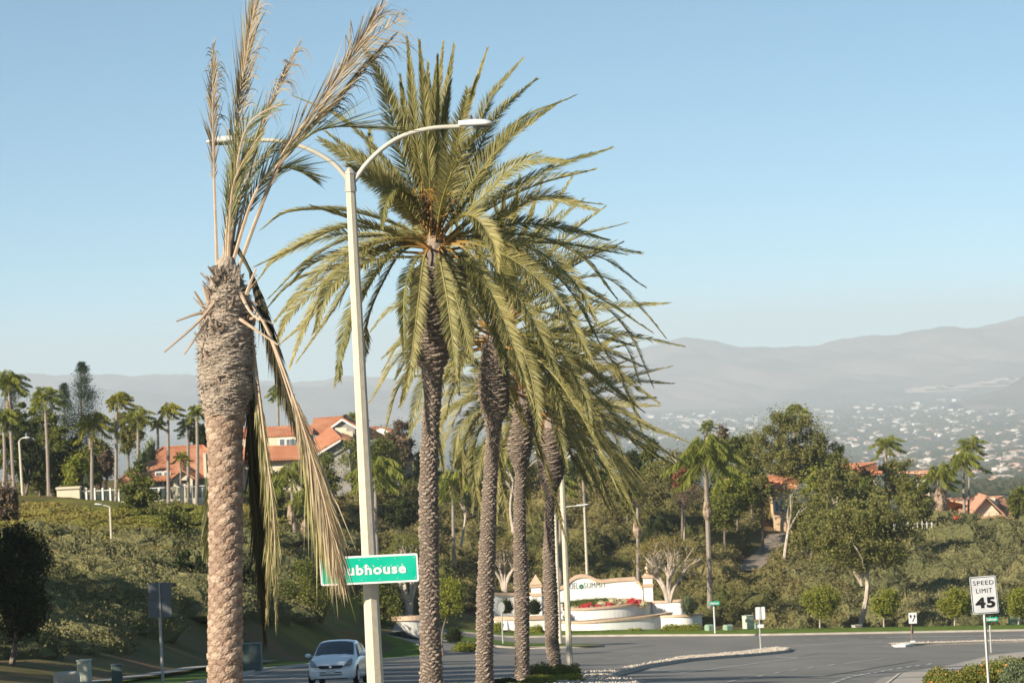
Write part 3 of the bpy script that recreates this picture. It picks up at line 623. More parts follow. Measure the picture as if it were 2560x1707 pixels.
F2 = [([(1045,380),(1018,95)],.6,upk),([(1068,350),(1048,100)],-.5,upk),([(1072,330),(1070,160)],.3,upk),([(1086,300),(1094,140)],-.2,upk),([(1088,330),(1108,110)],.5,upk),
 ([(1110,300),(1135,112)],.9,upk),([(1130,420),(1170,225)],-1.4,dict(ang=(50,30),leaf=.48,vee=8,up=(0,-1,.2))),([(1150,330),(1175,250),(1218,125)],.5,upk),([(1170,390),(1225,250),(1307,147)],1.2,dict(ang=(40,22),leaf=.36)),
 ([(1185,400),(1240,290),(1340,198)],1.5,dict(ang=(42,22),leaf=.38)),([(1000,380),(960,220),(905,110)],-.8,dict(ang=(40,24),leaf=.46,up=(0,-1,.3))),([(1030,400),(985,260),(925,150)],.8,upk),([(1040,420),(1015,300),(1000,190)],1.2,upk),
 ([(1190,470),(1290,310),(1435,240)],.6,dict(ang=(46,24),leaf=.5,vee=6,tint0=.15)),([(1180,480),(1260,350),(1400,255)],1.4,dict(ang=(46,24),leaf=.5,tint0=.12)),([(1200,500),(1300,410),(1428,402)],-1.5,dict(ang=(52,28),leaf=.46,vee=6,up=(0,-.8,.6))),
 ([(1220,510),(1370,425),(1528,370)],.9,dict(ang=(40,22),leaf=.42,tint0=.2)),([(1230,560),(1350,495),(1490,525)],-1.2,dict(ang=(55,28),leaf=.5,tint0=.7,up=(0,-.6,.8))),([(1240,560),(1330,500),(1500,510)],.9,dict(leaf=.42)),
 ([(1000,480),(900,400),(815,330)],1.0,dict(leaf=.38)),([(985,430),(860,300),(735,240)],1.2,dict(ang=(30,18),leaf=.28)),([(1000,500),(960,445),(800,350)],-.5,dict(leaf=.5,ang=(50,26),up=(0,-1,.3))),([(1000,500),(930,450),(870,415)],-1.5,dict(leaf=.5,up=(0,-1,.4),tint0=.6)),
 ([(1060,540),(1000,475),(965,510),(955,572)],-1.5,dict(leaf=.34,tint0=.05,lm=None)),
 ([(960,550),(850,525),(720,530),(655,572)],.2,dict(leaf=.40,ang=(50,22))),([(960,575),(850,570),(740,620),(640,665)],-.6,dict(leaf=.5,ang=(55,25))),([(970,590),(860,600),(760,660),(672,745)],.8,dict()),([(960,600),(850,640),(760,720),(690,800)],-1.2,dict(tint0=.6)),
 ([(980,600),(880,640),(790,760),(725,915)],-.6,dict(leaf=.5,tint0=.7)),([(990,610),(900,670),(830,780),(745,900)],1.2,dict()),([(1000,620),(930,690),(870,800),(838,962)],-1.6,dict(tint0=.1,leaf=.38)),([(1000,620),(920,720),(860,880),(850,950)],1.0,dict(tint0=.2)),
 ([(1040,650),(1012,730),(1010,885)],-1.2,dict(tint0=.0,leaf=.3,fold=.5)),([(1060,645),(1045,760),(1030,880),(1010,1000)],-1.9,dict(tint0=.6,leaf=.34)),([(1100,650),(1120,760),(1142,945)],-1.8,dict(tint0=.5,leaf=.34)),([(1110,640),(1140,740),(1180,900)],-1.0,dict(tint0=.3)),
 ([(980,615),(860,700),(770,800),(700,860)],.6,dict(tint0=.8)),([(970,610),(870,660),(740,700),(650,790)],1.6,dict(tint0=.6)),([(1010,625),(960,700),(920,800),(905,930)],1.8,dict(tint0=.4)),
 ([(1200,600),(1330,620),(1430,700),(1490,800)],-.8,dict(tint0=.6,leaf=.5)),([(1190,610),(1300,660),(1400,760),(1480,905)],-1.4,dict(tint0=.55,leaf=.5)),([(1180,620),(1280,720),(1350,840),(1400,950)],-1.6,dict(tint0=.5,leaf=.48)),([(1200,590),(1330,590),(1450,640),(1540,745)],.2,dict(tint0=.5)),
 ([(1160,620),(1230,740),(1280,860),(1330,1010)],-1.9,dict(tint0=.6,leaf=.42)),([(1210,600),(1320,640),(1420,720),(1500,860)],1.0,dict(tint0=.15)),([(1130,560),(1180,540),(1230,600),(1245,680)],-2.2,dict(tint0=.7,leaf=.4)),
 ([(1150,640),(1200,700),(1240,800),(1260,930)],-.6,dict(tint0=.1)),([(1170,600),(1280,560),(1400,570),(1520,600)],1.5,dict(tint0=.4)),([(960,585),(820,590),(700,640),(645,700)],1.8,dict(tint0=.5)),([(950,605),(840,680),(730,780),(690,860)],-1.8,dict(tint0=.75))]
pr2 = [(668,1036,1150),(700,1032,1156),(760,1032,1158),(800,1028,1154),(845,1028,1142),(885,1034,1124),(925,1052,1110),(990,1058,1104),(1084,1052,1098),(1220,1046,1097),(1356,1047,1098),(1526,1047,1100),(1640,1049,1106),(1760,1046,1112)]
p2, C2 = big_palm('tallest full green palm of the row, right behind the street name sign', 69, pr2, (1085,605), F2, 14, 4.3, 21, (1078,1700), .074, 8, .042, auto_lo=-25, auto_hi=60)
# hanging fruit stalks in the heart of the crown
fm = MB(); ff = MB(); m_fruit = mat('date stalks', (.10,.06,.035), (.55,.30,.06), .7, usetint=True); g = np.random.default_rng(3)
for i in range(70):
    a = C2+np.array([g.normal()*.12-.05, -.25+g.normal()*.1, .1+g.random()*.5]); o = np.array([g.normal()*.28, -.2+g.normal()*.15, .35+g.random()*.55])
    e = a+o; ti = 1.0 if i < 22 else .1; e2 = e+np.array([g.normal()*.1, 0, -.12*(i % 3)]); fm.tube([a, (a+e)/2+[0,0,.1], e, e2], [.012,.01,.008,.004], 4, 0, ti)
for i in range(160):
    c_ = C2+np.array([g.normal()*.24+.1, -.45+g.normal()*.15, .55+g.normal()*.24]); ff.blob(c_, .028, 5, 0, .1, .15*g.random(), i)
fm.build('fruit_stalks', m_fruit, p2); ff.build('fruit', m_fruit, p2)['kind'] = 'stuff'
# ---- third palm
F3 = [([(1262,640),(1228,472)],.5,upk),([(1250,620),(1262,470)],-.3,dict(upk, leaf=.42, up=(0,-1,.2))),([(1275,600),(1300,440)],-.4,dict(upk, leaf=.42, up=(0,-1,.2))),([(1290,640),(1330,520)],1.0,upk),([(1300,620),(1356,452)],1.2,upk),
 ([(1310,640),(1360,560),(1432,440)],.8,dict(leaf=.36)),([(1320,660),(1390,560),(1458,498)],1.6,dict(leaf=.4)),([(1330,680),(1430,600),(1565,558)],-.4,dict(leaf=.5,tint0=.55)),([(1340,700),(1460,620),(1602,632)],.4,dict(leaf=.5)),([(1340,720),(1480,640),(1610,716)],1.2,dict(tint0=.3)),
 ([(1350,740),(1500,690),(1600,770),(1662,842)],-.6,dict(leaf=.5,tint0=.6)),([(1350,760),(1480,750),(1570,830),(1632,965)],.6,dict(tint0=.5)),([(1340,780),(1440,820),(1530,900),(1580,1010)],-1.0,dict(tint0=.6)),([(1320,800),(1400,880),(1460,990),(1480,1080)],-1.5,dict(tint0=.4)),
 ([(1170,780),(1080,740),(980,770),(925,830)],.5,dict(tint0=.4)),([(1170,800),(1080,820),(990,900),(925,1005)],-.4,dict(tint0=.6,leaf=.46)),([(1180,820),(1110,880),(1050,980),(1022,1085)],-1.0,dict(tint0=.15)),([(1190,830),(1150,920),(1110,1040),(1060,1120)],-1.6,dict(tint0=.65)),
 ([(1170,790),(1080,780),(1010,840),(955,930)],1.4,dict(tint0=.5)),([(1290,850),(1330,950),(1350,1100)],-1.8,dict(tint0=.4)),([(1300,830),(1370,930),(1410,1060)],-.8,dict(tint0=.1)),
 ([(1200,720),(1160,620),(1130,520)],1.4,upk),([(1210,700),(1190,560),(1175,450)],1.8,upk)]
pr3 = [(850,1212,1262),(900,1204,1266),(958,1200,1267),(1000,1203,1272),(1030,1207,1268),(1055,1214,1256),(1084,1216,1250),(1220,1205,1243),(1356,1197,1241),(1492,1190,1236),(1600,1190,1234),(1680,1188,1234),(1760,1184,1240)]
p3, C3 = big_palm('second palm from the lamp post, its crown draped behind the tallest crown', 85, pr3, (1240,832), F3, 42, 4.2, 33, (1212,1700), .072, 8, .040, nleaf=62)
F4 = [([(1340,860),(1450,800),(1560,860),(1600,960)],.3,dict(tint0=.6)),([(1350,880),(1470,870),(1560,960),(1610,1095)],-.5,dict(tint0=.5)),([(1340,920),(1430,960),(1520,1060),(1575,1180)],-1.,dict(tint0=.65)),([(1260,900),(1180,900),(1090,970),(1020,1095)],.3,dict(tint0=.5)),
 ([(1250,920),(1180,980),(1120,1080),(1100,1170)],-.9,dict(tint0=.55)),([(1320,960),(1380,1040),(1420,1180)],-1.5,dict(tint0=.2))]
pr4 = [(1010,1282,1330),(1050,1278,1330),(1118,1272,1328),(1145,1276,1324),(1176,1288,1315),(1250,1284,1315),(1356,1282,1316),(1492,1284,1325),(1600,1286,1324),(1680,1286,1325),(1740,1280,1330)]
p4, C4 = big_palm('third palm in the median row, its dark bulge just below the hanging fronds', 100, pr4, (1306,975), F4, 52, 4.2, 44, (1306,1700), .072, 7, .040, nleaf=50)
F5 = [([(1420,1000),(1500,1010),(1580,1080),(1636,1175)],.3,dict(tint0=.65)),([(1410,1020),(1480,1060),(1540,1140),(1572,1255)],-.8,dict(tint0=.6)),([(1400,1040),(1450,1110),(1480,1205)],-1.4,dict(tint0=.5)),([(1330,1020),(1250,1020),(1180,1080),(1120,1190)],.2,dict(tint0=.6)),
 ([(1330,1040),(1260,1080),(1200,1160),(1180,1280)],-.8,dict(tint0=.5)),([(1400,990),(1470,960),(1560,1000),(1620,1070)],1.2,dict(tint0=.4))]
pr5 = [(1068,1356,1400),(1100,1348,1405),(1152,1346,1410),(1190,1349,1406),(1225,1358,1395),(1247,1364,1386),(1300,1360,1386),(1390,1356,1389),(1492,1358,1395),(1600,1362,1398),(1660,1368,1404),(1700,1366,1412),(1730,1362,1418)]
p5, C5 = big_palm('smallest rightmost palm of the median row beside the plain second light pole', 111, pr5, (1378,1042), F5, 54, 4.1, 55, (1390,1695), .072, 7, .040, nleaf=46)
# ------------------------------------------------------------ nearest palm: dying, few fronds
D1 = 44.0
b1 = base_at(0, 0, D1, (560,1740)); p1 = thing('date_palm', 'nearest palm, half dead with a shaggy grey collar and broken brown fronds', 'palm tree', b1, 'date palms planted along the median')
pr1 = [(688,525,598),(705,530,604),(740,520,620),(790,506,630),(835,499,632),(900,497,634),(960,499,633),(985,503,630),(1012,508,622),(1040,513,612),(1080,517,608),(1160,520,606),(1260,522,606),(1400,523,606),(1550,520,606),(1640,520,606),(1707,519,606),(1800,517,608),(1930,512,614)]
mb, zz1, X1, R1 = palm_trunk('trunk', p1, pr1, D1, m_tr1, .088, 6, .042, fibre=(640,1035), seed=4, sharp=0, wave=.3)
ztop, zc_ = zz1[-1], P(0,1035,D1)[2]
stubs(mb, zz1, X1, R1, D1, zc_+.2, ztop, 40, .12, .028, 0, .9, seed=8); stubs(mb, zz1, X1, R1, D1, zc_+.9, ztop, 26, .2, .02, 1, .7, seed=12)
# frayed fibres standing off the collar
g = np.random.default_rng(77); fb = []
for _ in range(2600):
    z = zc_-.15+(ztop-zc_+.1)*g.random(); th = g.random()*6.283; x = np.interp(z, zz1, X1); r = np.interp(z, zz1, R1)+.01
    o = np.array([math.cos(th), math.sin(th), 0]); tv = np.array([-math.sin(th), math.cos(th), 0]); b = np.array([x, D1, z])+o*r*.97
    d = tv*g.choice([-1,1])*(.7+g.random())+o*(.25+.45*g.random())+np.array([0,0,g.normal()*.35]); d /= np.linalg.norm(d); l = .05+.09*g.random(); wv = np.array([0,0,.006+.006*g.random()])
    mb.add([b-wv, b+wv, b+d*l], [(0,1,2)], 1, .2+.8*g.random())
mb.build('trunk', [m_tr1, m_fib], p1)
sh = MB()   # woven sheath under the remaining leaf stalks
Ct = P(565, 690, D1); sh.tube([P(562,735,D1), P(563,690,D1), P(567,655,D1), P(572,640,D1)], [.24,.19,.13,.08], 14, 0, .6)
for i in range(26):
    a = P(535+60*g.random(), 700+25*g.random(), D1-.2+.1*g.random()); e = a+np.array([g.normal()*.07, -.05, .12+.16*g.random()]); w_ = .03+.03*g.random()
    sh.add([a-[w_,0,0], a+[w_,0,0], e+[w_*.6,-.02,0], e-[w_*.7,.02,.03]], [(0,1,2,3)], 0, g.random())
sh.build('sheath', m_fib, p1)
def f1(px, dep=0, y0=(565,700), **k):
    C = P(y0[0], y0[1], D1); kw = dict(nleaf=60, leaf=.42, rm=m_stalk, lm=m_dead, orange=False, start=.5, tint0=.4, ang=(20,10), vee=10, droop=.02, rr=.024, wid=.020, jit=.3, up=(0,-1,.2), dens=.42); kw.update(k)
    return frond('frond', p1, path3(C, px, D1, dep), **kw)
f1([(533,359),(532,230),(534,112)], -.2, (544,690), start=.40, ang=(17,12), droop=.03, leaf=.34, nleaf=70, tint0=.3, rr=.022)
f1([(585,380),(612,170),(650,-60)], .2, (556,690), start=.36, ang=(15,9), leaf=.66, nleaf=80, tint0=.45, rr=.024)
f1([(583,380),(608,180),(630,-30)], .5, (560,690), start=.3, ang=(16,10), leaf=.5, nleaf=40, tint0=.8, lm=m_half)
f1([(650,330),(705,200),(748,108)], .3, (575,680), start=.45, ang=(12,10), droop=.05, leaf=.3, nleaf=60, tint0=.2, rr=.016)
f1([(590,440),(612,330),(650,285),(705,260)], -.3, (570,690), start=.28, ang=(38,22), leaf=.40, nleaf=62, lm=m_half, tint0=.15, vee=4)
f1([(700,400),(800,262),(875,150),(952,18)], -.3, (585,700), start=.40, ang=(16,10), leaf=.70, nleaf=76, tint0=.45, rr=.024)
f1([(700,415),(830,265),(905,175),(988,88)], .1, (585,700), start=.5, ang=(9,6), leaf=.30, nleaf=110, lm=m_dark, tint0=.2, fold=.5)
f1([(790,300),(880,140),(1010,40)], .4, (690,420), start=.55, ang=(30,40), leaf=.7, nleaf=26, tint0=.4, droop=.5)
f1([(640,480),(730,370),(830,318),(1005,328)], -.5, (572,690), start=.34, ang=(24,9), leaf=.80, nleaf=70, lm=m_half, tint0=.25, vee=50, fold=.5)
f1([(620,520),(680,430),(740,420),(795,448)], .4, (572,690), start=.36, ang=(26,12), leaf=.55, nleaf=56, lm=m_half, tint0=.05, vee=0)
f1([(600,500),(640,410),(720,350)], .7, (570,690), start=.3, ang=(26,16), leaf=.42, nleaf=56, lm=m_half, tint0=.3)
f1([(578,500),(600,420),(655,330)], -.5, (570,690), start=.25, ang=(16,12), leaf=.5, nleaf=50, lm=m_half, tint0=.45)
f1([(575,540),(590,470),(625,360)], .2, (566,690), start=.2, ang=(14,10), leaf=.45, nleaf=46, lm=m_half, tint0=.3)
f1([(568,560),(583,470),(597,330)], -.1, (566,700), start=.15, ang=(12,10), leaf=.5, nleaf=46, lm=m_half, tint0=.1)
# hanging broken fronds
hk = dict(ang=(15,9), droop=.22, vee=0, leaf=.5, up=(0,1,.1), dens=.7, wid=.026)
f1([(625,680),(660,790),(700,930),(742,1090)], -.2, (585,605), start=.15, lm=m_dark, nleaf=130, tint0=.15, rm=m_dark, **dict(hk, leaf=.42))
f1([(635,700),(680,850),(715,960)], -.1, (590,620), start=.3, lm=m_dark, nleaf=120, tint0=.2, rm=m_dark, **dict(hk, leaf=.36))
f1([(650,790),(700,900),(762,1080),(815,1270),(852,1440)], -.9, (598,726), start=.38, lm=m_dead, nleaf=190, tint0=.8, rr=.022, **dict(hk, leaf=.95, ang=(9,5)))
f1([(655,800),(705,930),(765,1130),(812,1330),(835,1400)], -.8, (600,740), start=.5, lm=m_half, nleaf=130, tint0=.85, rr=.016, **dict(hk, leaf=1.0, ang=(10,5)))
f1([(630,900),(655,1100),(672,1300),(668,1540)], -.3, (615,760), start=.22, lm=m_half, nleaf=130, tint0=.75, rr=.02, **dict(hk, leaf=.5, ang=(9,6)))
f1([(640,920),(662,1100),(685,1300),(690,1560)], -.45, (620,760), start=.22, lm=m_half, nleaf=90, tint0=.5, rr=.02, **dict(hk, leaf=.45, ang=(8,5)))
f1([(622,960),(630,1150),(650,1400),(662,1600)], .25, (612,800), start=.1, lm=m_dark, nleaf=210, tint0=.1, rm=m_dark, **dict(hk, leaf=.55, ang=(10,8)))
f1([(632,960),(645,1150),(660,1380),(664,1530)], .3, (616,820), start=.1, lm=m_dark, nleaf=160, tint0=.05, rm=m_dark, **dict(hk, leaf=.5, ang=(9,8)))
f1([(530,1150),(522,1290),(514,1390)], .1, (532,1000), start=.3, lm=m_half, nleaf=60, tint0=.2, rr=.008, **dict(hk, leaf=.4))
# thin wind torn leaflets hanging and curling from the dead fronds
def strands(path, n, l, t0, t1, side, m=m_dead, drp=1.0, seed=0, w_=.009, fr=None):
    g = np.random.default_rng(seed); c = bez([P(a, b_, D1) for a, b_ in path], 30)
    for i in range(n):
        t = t0+(t1-t0)*g.random(); k = int(t*28); a = c[k]; T = c[k+1]-c[k]; T /= np.linalg.norm(T); ll = l*(.5+.8*g.random())
        d = T*.6+np.array([side*(.5+.4*g.random()), g.normal()*.3, .1]); d /= np.linalg.norm(d); pts_ = [a, a+d*ll*.35, a+d*ll*.62+np.array([0,0,-.22*ll*drp]), a+d*ll*.72+np.array([side*.05*ll,0,-.62*ll*drp])]
        q = bez(pts_, 7); wv = np.array([.3, 0, 1.]) if abs(d[0]) > .5 else np.array([1., 0, .3]); wv /= np.linalg.norm(wv); ww = w_*np.linspace(1, .35, 7)[:,None]
        V = np.vstack([q-wv*ww, q+wv*ww]); SM.add(V, [(j, j+1, 8+j, 7+j) for j in range(6)], 0, .1+.7*g.random())
SM = MB(); strands([(533,359),(532,230),(534,112)], 26, .34, .15, 1, 1, seed=1); strands([(533,359),(532,230),(534,112)], 14, .22, .3, 1, -1, seed=2); SM.build('torn_leaflets', m_dark, p1)
SM = MB(); strands([(583,380),(612,170),(640,-20)], 34, .42, .1, .95, 1, drp=.5, seed=3); strands([(650,330),(705,200),(748,108)], 22, .36, .1, 1, 1, seed=4, drp=1.2); strands([(650,330),(705,200),(748,108)], 10, .26, .2, .9, -1, seed=5); SM.build('torn_leaflets', m_dead, p1)
SM = MB(); strands([(700,400),(800,262),(875,150),(952,18)], 24, .6, .55, 1, 1, drp=.35, seed=6); SM.build('torn_leaflets', m_dead, p1)
SM = MB(); strands([(760,340),(830,265),(905,175),(980,95)], 34, .42, .1, .95, 1, drp=1.1, seed=7); SM.build('torn_leaflets', m_dark, p1)
# snapped stalks sticking out of the collar
def stalk(px, dep, r0=.03, r1=.012, tint=.6, y=0):
    mb = MB(); mb.tube(bez([P(px[0][0], px[0][1], D1-.18)]+[P(a, b_, D1-.18+dep*(i+1)/len(px)) for i, (a, b_) in enumerate(px[1:])], 8), np.linspace(r0, r1, 8), 5, 0, tint, flat=.5); mb.build('broken_stalk', m_stalk, p1)
for q, dp in (([(560,722),(500,800),(410,880)],-.5),([(560,728),(520,800),(460,885)],-.3),([(545,783),(500,782),(440,803)],-.3),([(508,764),(486,728)],-.2),([(522,757),(508,718)],-.1),([(575,780),(610,805),(695,862)],-.4),([(616,737),(627,705),(640,672)],-.2),
              ([(596,735),(640,760),(650,765)],.1),([(570,700),(562,760),(556,780)],-.25),([(598,728),(625,780),(650,800)],-.5),([(620,795),(660,800),(684,812)],-.1),([(510,830),(515,790),(528,760)],-.1)): stalk(q, dp)
# ------------------------------------------------------------ street lamps
m_pole = mat('concrete pole', (.56,.49,.38), (.49,.43,.33), .8, 9, bump=.15, bscale=60); m_collar = mat('collar metal', (.40,.36,.30), None, .55, metal=.2)
m_arm = mat('painted arm', (.50,.46,.38), None, .5); m_lamp = mat('lamp housing', (.66,.65,.62), (.6,.59,.56), .4, 5); m_lampd = mat('lamp lens', (.10,.10,.10), None, .3); m_cell = mat('photocell', (.12,.12,.14), None, .4)
def lamp_head(mb, a, dirx, L_=.42, s=1.0, tilt=0):
    prof = [(0,-.045,.05),(0,.045,.05)]
    xs = np.linspace(0, 1, 9); V = []
    for t in xs:
        w_ = .055+.09*math.sin(min(1, t*1.3+.2)*1.57)*(1 if t < .9 else .75); hh = (.055+.02*math.sin(t*3.1))*(1 if t < .85 else .72)
        if t == 1: w_ *= .6; hh *= .55
        for k in range(10):
            th = k/10*6.283; yy = math.cos(th)*w_; z = math.sin(th)*hh; z = max(z, -hh*.45); V.append((dirx*t*L_, yy, z+.02+tilt*t*L_))
    V = np.array(V)*s+a; f = [(i*10+j, i*10+(j+1) % 10, i*10+10+(j+1) % 10, i*10+10+j) for i in range(8) for j in range(10)]
    mb.add(V, f+[tuple(range(9,-1,-1)), tuple(range(80,90))], 0)
def street_lamp(label, D, bot, top, wb, wt, arms, lens_s=1., cap=True, group=None, dx=0):
    b = GX(bot[0], D); b[2] += .15; x0 = P(bot[0], bot[1], D)[0]; b[0] = x0
    t = thing('street_lamp', label, 'street lamp', b, group or 'twin arm street lamps on concrete poles')
    T_ = P(top[0], top[1], D); sc = D/FPX
    mb = MB(); mb.tube([b-[0,0,.3], T_], [wb/2*sc*1.04, wt/2*sc*1.04], 8, 0); mb.tube([b-[0,0,.25], b+[0,0,.06]], [wb*sc*.62, wb*sc*.6], 12, 0); mb.build('pole', m_pole, t)
    if cap:
        mb = MB(); up = (T_-b)/np.linalg.norm(T_-b); mb.tube([T_-up*.02, T_+up*.06, T_+up*.061, T_+up*.26, T_+up*.261, T_+up*.29, T_+up*.36], [wt*sc*.64, wt*sc*.64, wt*sc*.60, wt*sc*.58, wt*sc*.64, wt*sc*.55, wt*sc*.16], 8, 0); mb.build('collar', m_collar, t)
    for pts, hd, dirx, cellpx in arms:
        mb = MB(); q = bez([P(a, b_, D) for a, b_ in pts], 16); mb.tube(q, np.linspace(.040, .032, 16)*lens_s, 8, 0); ao = mb.build('arm', m_arm, t, smooth=True)
        h = MB(); a = P(hd[0][0], hd[0][1], D); e = P(hd[1][0], hd[1][1], D); lamp_head(h, a, dirx, abs(e[0]-a[0]), 1.0, (e[2]-a[2])/max(abs(e[0]-a[0]), .01)*1.0); ho_ = h.build('lamp_head', m_lamp, t, smooth=True)
        l = MB(); c = (a*.35+e*.65); l.box(c-[0,0,.035], (abs(e[0]-a[0])*.5, .15, .02), 0, 0, bev=.006); l.build('lens', m_lampd, ho_)
        if cellpx:
            k = MB(); c = P(cellpx[0], cellpx[1], D); k.lathe(c, [(0,.085),(.03,.085),(.034,.07),(.034,0),(.02,-.03),(.02,-.05)], 10); k.build('photocell', m_cell, ho_)
    return t
street_lamp('near twin arm street lamp with a buff concrete pole, carrying the big green name sign', 50, (948,1900), (877,476), 42, 23,
  [([(868,446),(830,405),(760,368),(690,352),(612,351)], ((618,350),(516,359)), -1, (572,338)), ([(886,452),(925,400),(990,348),(1070,322),(1152,316)], ((1146,314),(1236,312)), 1, (1176,303))])
street_lamp('second pale light pole rising behind the palms beside the cobbled median', 120, (1425,1665), (1404,1172), 15.5, 12.5,
  [([(1406,1168),(1415,1150),(1432,1136),(1455,1127)], ((1452,1126),(1478,1120)), 1, None), ([(1402,1168),(1393,1152),(1378,1141),(1360,1136)], ((1362,1135),(1336,1133)), -1, None)], 1.1)
m_galv = mat('galvanised post', (.50,.49,.46), (.42,.41,.39), .5, 8, metal=.3); m_white = mat('sign white', (.72,.71,.68), (.66,.65,.63), .45, 4); m_black = mat('sign black', (.015,.015,.017), None, .5)
m_green = mat('sign green', (.0,.40,.25), (.01,.44,.29), .4, 3); m_alu = mat('sign back aluminium', (.50,.50,.48), (.42,.42,.41), .5, 3, metal=.3); m_greenf = mat('far sign green', (.0,.34,.22), None, .4)
street_lamp('slim grey light pole with one curved arm on the entrance island', 236, (1401,1611), (1388,1283), 9.5, 6.5,
  [([(1389,1284),(1400,1274),(1420,1266),(1446,1264)], ((1442,1264),(1464,1263)), 1, None)], 1.5, False, 'single arm light poles')
street_lamp('dark light pole behind the sloping bank above the monument wall', 275, (1468,1440), (1461,1268), 8, 5,
  [([(1461,1268),(1461,1262),(1462,1259)], ((1458,1262),(1472,1261)), 1, None)], 1.2, False, 'single arm light poles')
street_lamp('white light pole on the yellow green slope below the white fence', 236, (281,1396), (275,1268), 6.5, 4.5, [([(275,1267),(262,1263),(250,1262)], ((256,1262),(236,1260)), -1, None)], 1.2, False, 'single arm light poles')
street_lamp('white light pole among the trees at the far left edge', 262, (57,1240), (48,1102), 7, 5, [([(48,1102),(54,1096),(62,1094)], ((58,1095),(76,1094)), 1, None)], 1.2, False, 'single arm light poles')
# ------------------------------------------------------------ lettering
def text_mb(body, w_, h_, origin, ux, uz, depth=.004, off=.0, thick=0, sx=None):
    cu = bpy.data.curves.new('t', 'FONT'); cu.body = body; cu.size = 1; cu.extrude = 0; cu.offset = off; cu.resolution_u = 3; cu.space_character = sx or 1.0
    ob = bpy.data.objects.new('t', cu); col.objects.link(ob); bpy.context.view_layer.update(); dg = bpy.context.evaluated_depsgraph_get()
    me = bpy.data.meshes.new_from_object(ob.evaluated_get(dg)); bpy.data.objects.remove(ob)
    v = np.array([q.co[:] for q in me.vertices]); f = [tuple(p.vertices) for p in me.polygons]
    mn, mx = v.min(0), v.max(0); v = (v-mn)/(mx-mn+1e-9); ux = np.array(ux, float); uz = np.array(uz, float)
    V = np.asarray(origin)+v[:,0,None]*w_*ux+v[:,1,None]*h_*uz; bpy.data.meshes.remove(me); return V, f
def rrect(w_, h_, r, n=5):
    out = []
    for cx_, cz, a0 in ((w_/2-r,h_/2-r,0),(-w_/2+r,h_/2-r,90),(-w_/2+r,-h_/2+r,180),(w_/2-r,-h_/2+r,270)):
        for k in range(n+1):
            a = math.radians(a0+90*k/n); out.append((cx_+r*math.cos(a), cz+r*math.sin(a)))
    return out
def plate(mb, c, ux, uz, nrm, w_, h_, r, lift, th, mat=0):
    mb.prism([np.asarray(c)+np.array(ux)*x+np.array(uz)*z+np.array(nrm)*lift for x, z in rrect(w_, h_, r)][::-1], -np.array(nrm)*th, mat)
# big street name sign on the lamp pole
ux = np.array([1, 0, 0.002]); uz = np.array([-.012, 0, 1]); nr = np.array([0,-1.,0]); cs = P(923, 1423, 49.55); sc = 49.55/FPX
t = thing('street_name_sign', 'big green street name sign with white border and peeling white letters', 'street sign', cs)
mb = MB(); plate(mb, cs, ux, uz, nr, 245*sc, 71*sc, .03, 0, .006); mb.build('border', m_white, t)
mb = MB(); plate(mb, cs, ux, uz, nr, 235*sc, 61*sc, .02, .004, .003); mb.build('panel', m_green, t)
ls = 8.6*sc; mb = MB(); word = 'Clubhouse'; o = cs+ux*(-96*sc)+uz*(-13*sc)+nr*.009
V, f = text_mb(word, 188*sc, 26*sc, o, ux, uz, off=.035, sx=1.12); mb.add(V, f)
gg = np.random.default_rng(12)
for i in range(13):   # peeling wisps above the letters
    x = (-90+180*(i+.5)/13+gg.normal()*2)*sc; l = (3+6*gg.random()**2)*sc; a = cs+ux*x+uz*(4+gg.random()*3)*sc+nr*.010; sd_ = gg.choice([-1,1])
    mb.add([a-ux*1.6*sc, a+ux*1.6*sc, a+uz*l+ux*sd_*l*.7], [(0,1,2)])
for i in range(12):
    x = (-112+224*(i % 6)/5)*sc; z = (25 if i < 6 else -25)*sc; a = cs+ux*(x+gg.normal()*2*sc)+uz*z+nr*.010
    mb.add([a-ux*1.5*sc-uz*.8*sc, a+ux*1.5*sc, a+ux*1*sc+uz*1.3*sc, a-ux*1*sc+uz*.6*sc], [(0,1,2,3)])
mb.build('lettering', m_white, t)
mb = MB()
for z in (-.12,.12): mb.box(cs+[0.02,.10,z], (.34,.05,.03), mat=0)
mb.tube([cs+[.02,.03,-.15], cs+[.02,.03,.15]], .02, 6); mb.build('bracket', m_galv, t)
# speed limit sign
Ds = 64; pb = GX(2470, Ds); pt = P(2462, 1540, Ds); sc = Ds/FPX; pb[0] = P(2471,1652,Ds)[0]
t = thing('speed_limit_sign', 'white speed limit 45 sign on a square steel post above the flowering bank', 'road sign', pb); cs = P(2460.5, 1486.5, Ds)
up = (pt-pb)/np.linalg.norm(pt-pb); ux = np.array([.998,.05,0.025]); nr = np.array([.05,-.998,0]); uz = np.cross(ux, nr); uz = -uz if uz[2] < 0 else uz; uz = uz+np.array([-.03,0,0]); uz /= np.linalg.norm(uz)
mb = MB(); mb.tube([pb-[0,0,.4]+[0,.03,0], pt+[0,.03,0]+up*.25], .029, 4); mb.build('post', m_galv, t)
mb = MB(); plate(mb, cs, ux, uz, nr, 66.5*sc, 94*sc, .035, 0, .004); mb.build('panel', mat('speed sign sheeting', (.62,.62,.62), (.50,.50,.51), .35, 2.2), t)
mb = MB(); a = [cs+ux*x+uz*z+nr*.0045 for x, z in rrect(63*sc, 90.5*sc, .03)]; b_ = [cs+ux*x+uz*z+nr*.0045 for x, z in rrect(60.4*sc, 87.9*sc, .025)]; n_ = len(a)
mb.add(np.array(a+b_), [(i, (i+1) % n_, n_+(i+1) % n_, n_+i) for i in range(n_)]); mb.build('border', m_black, t)
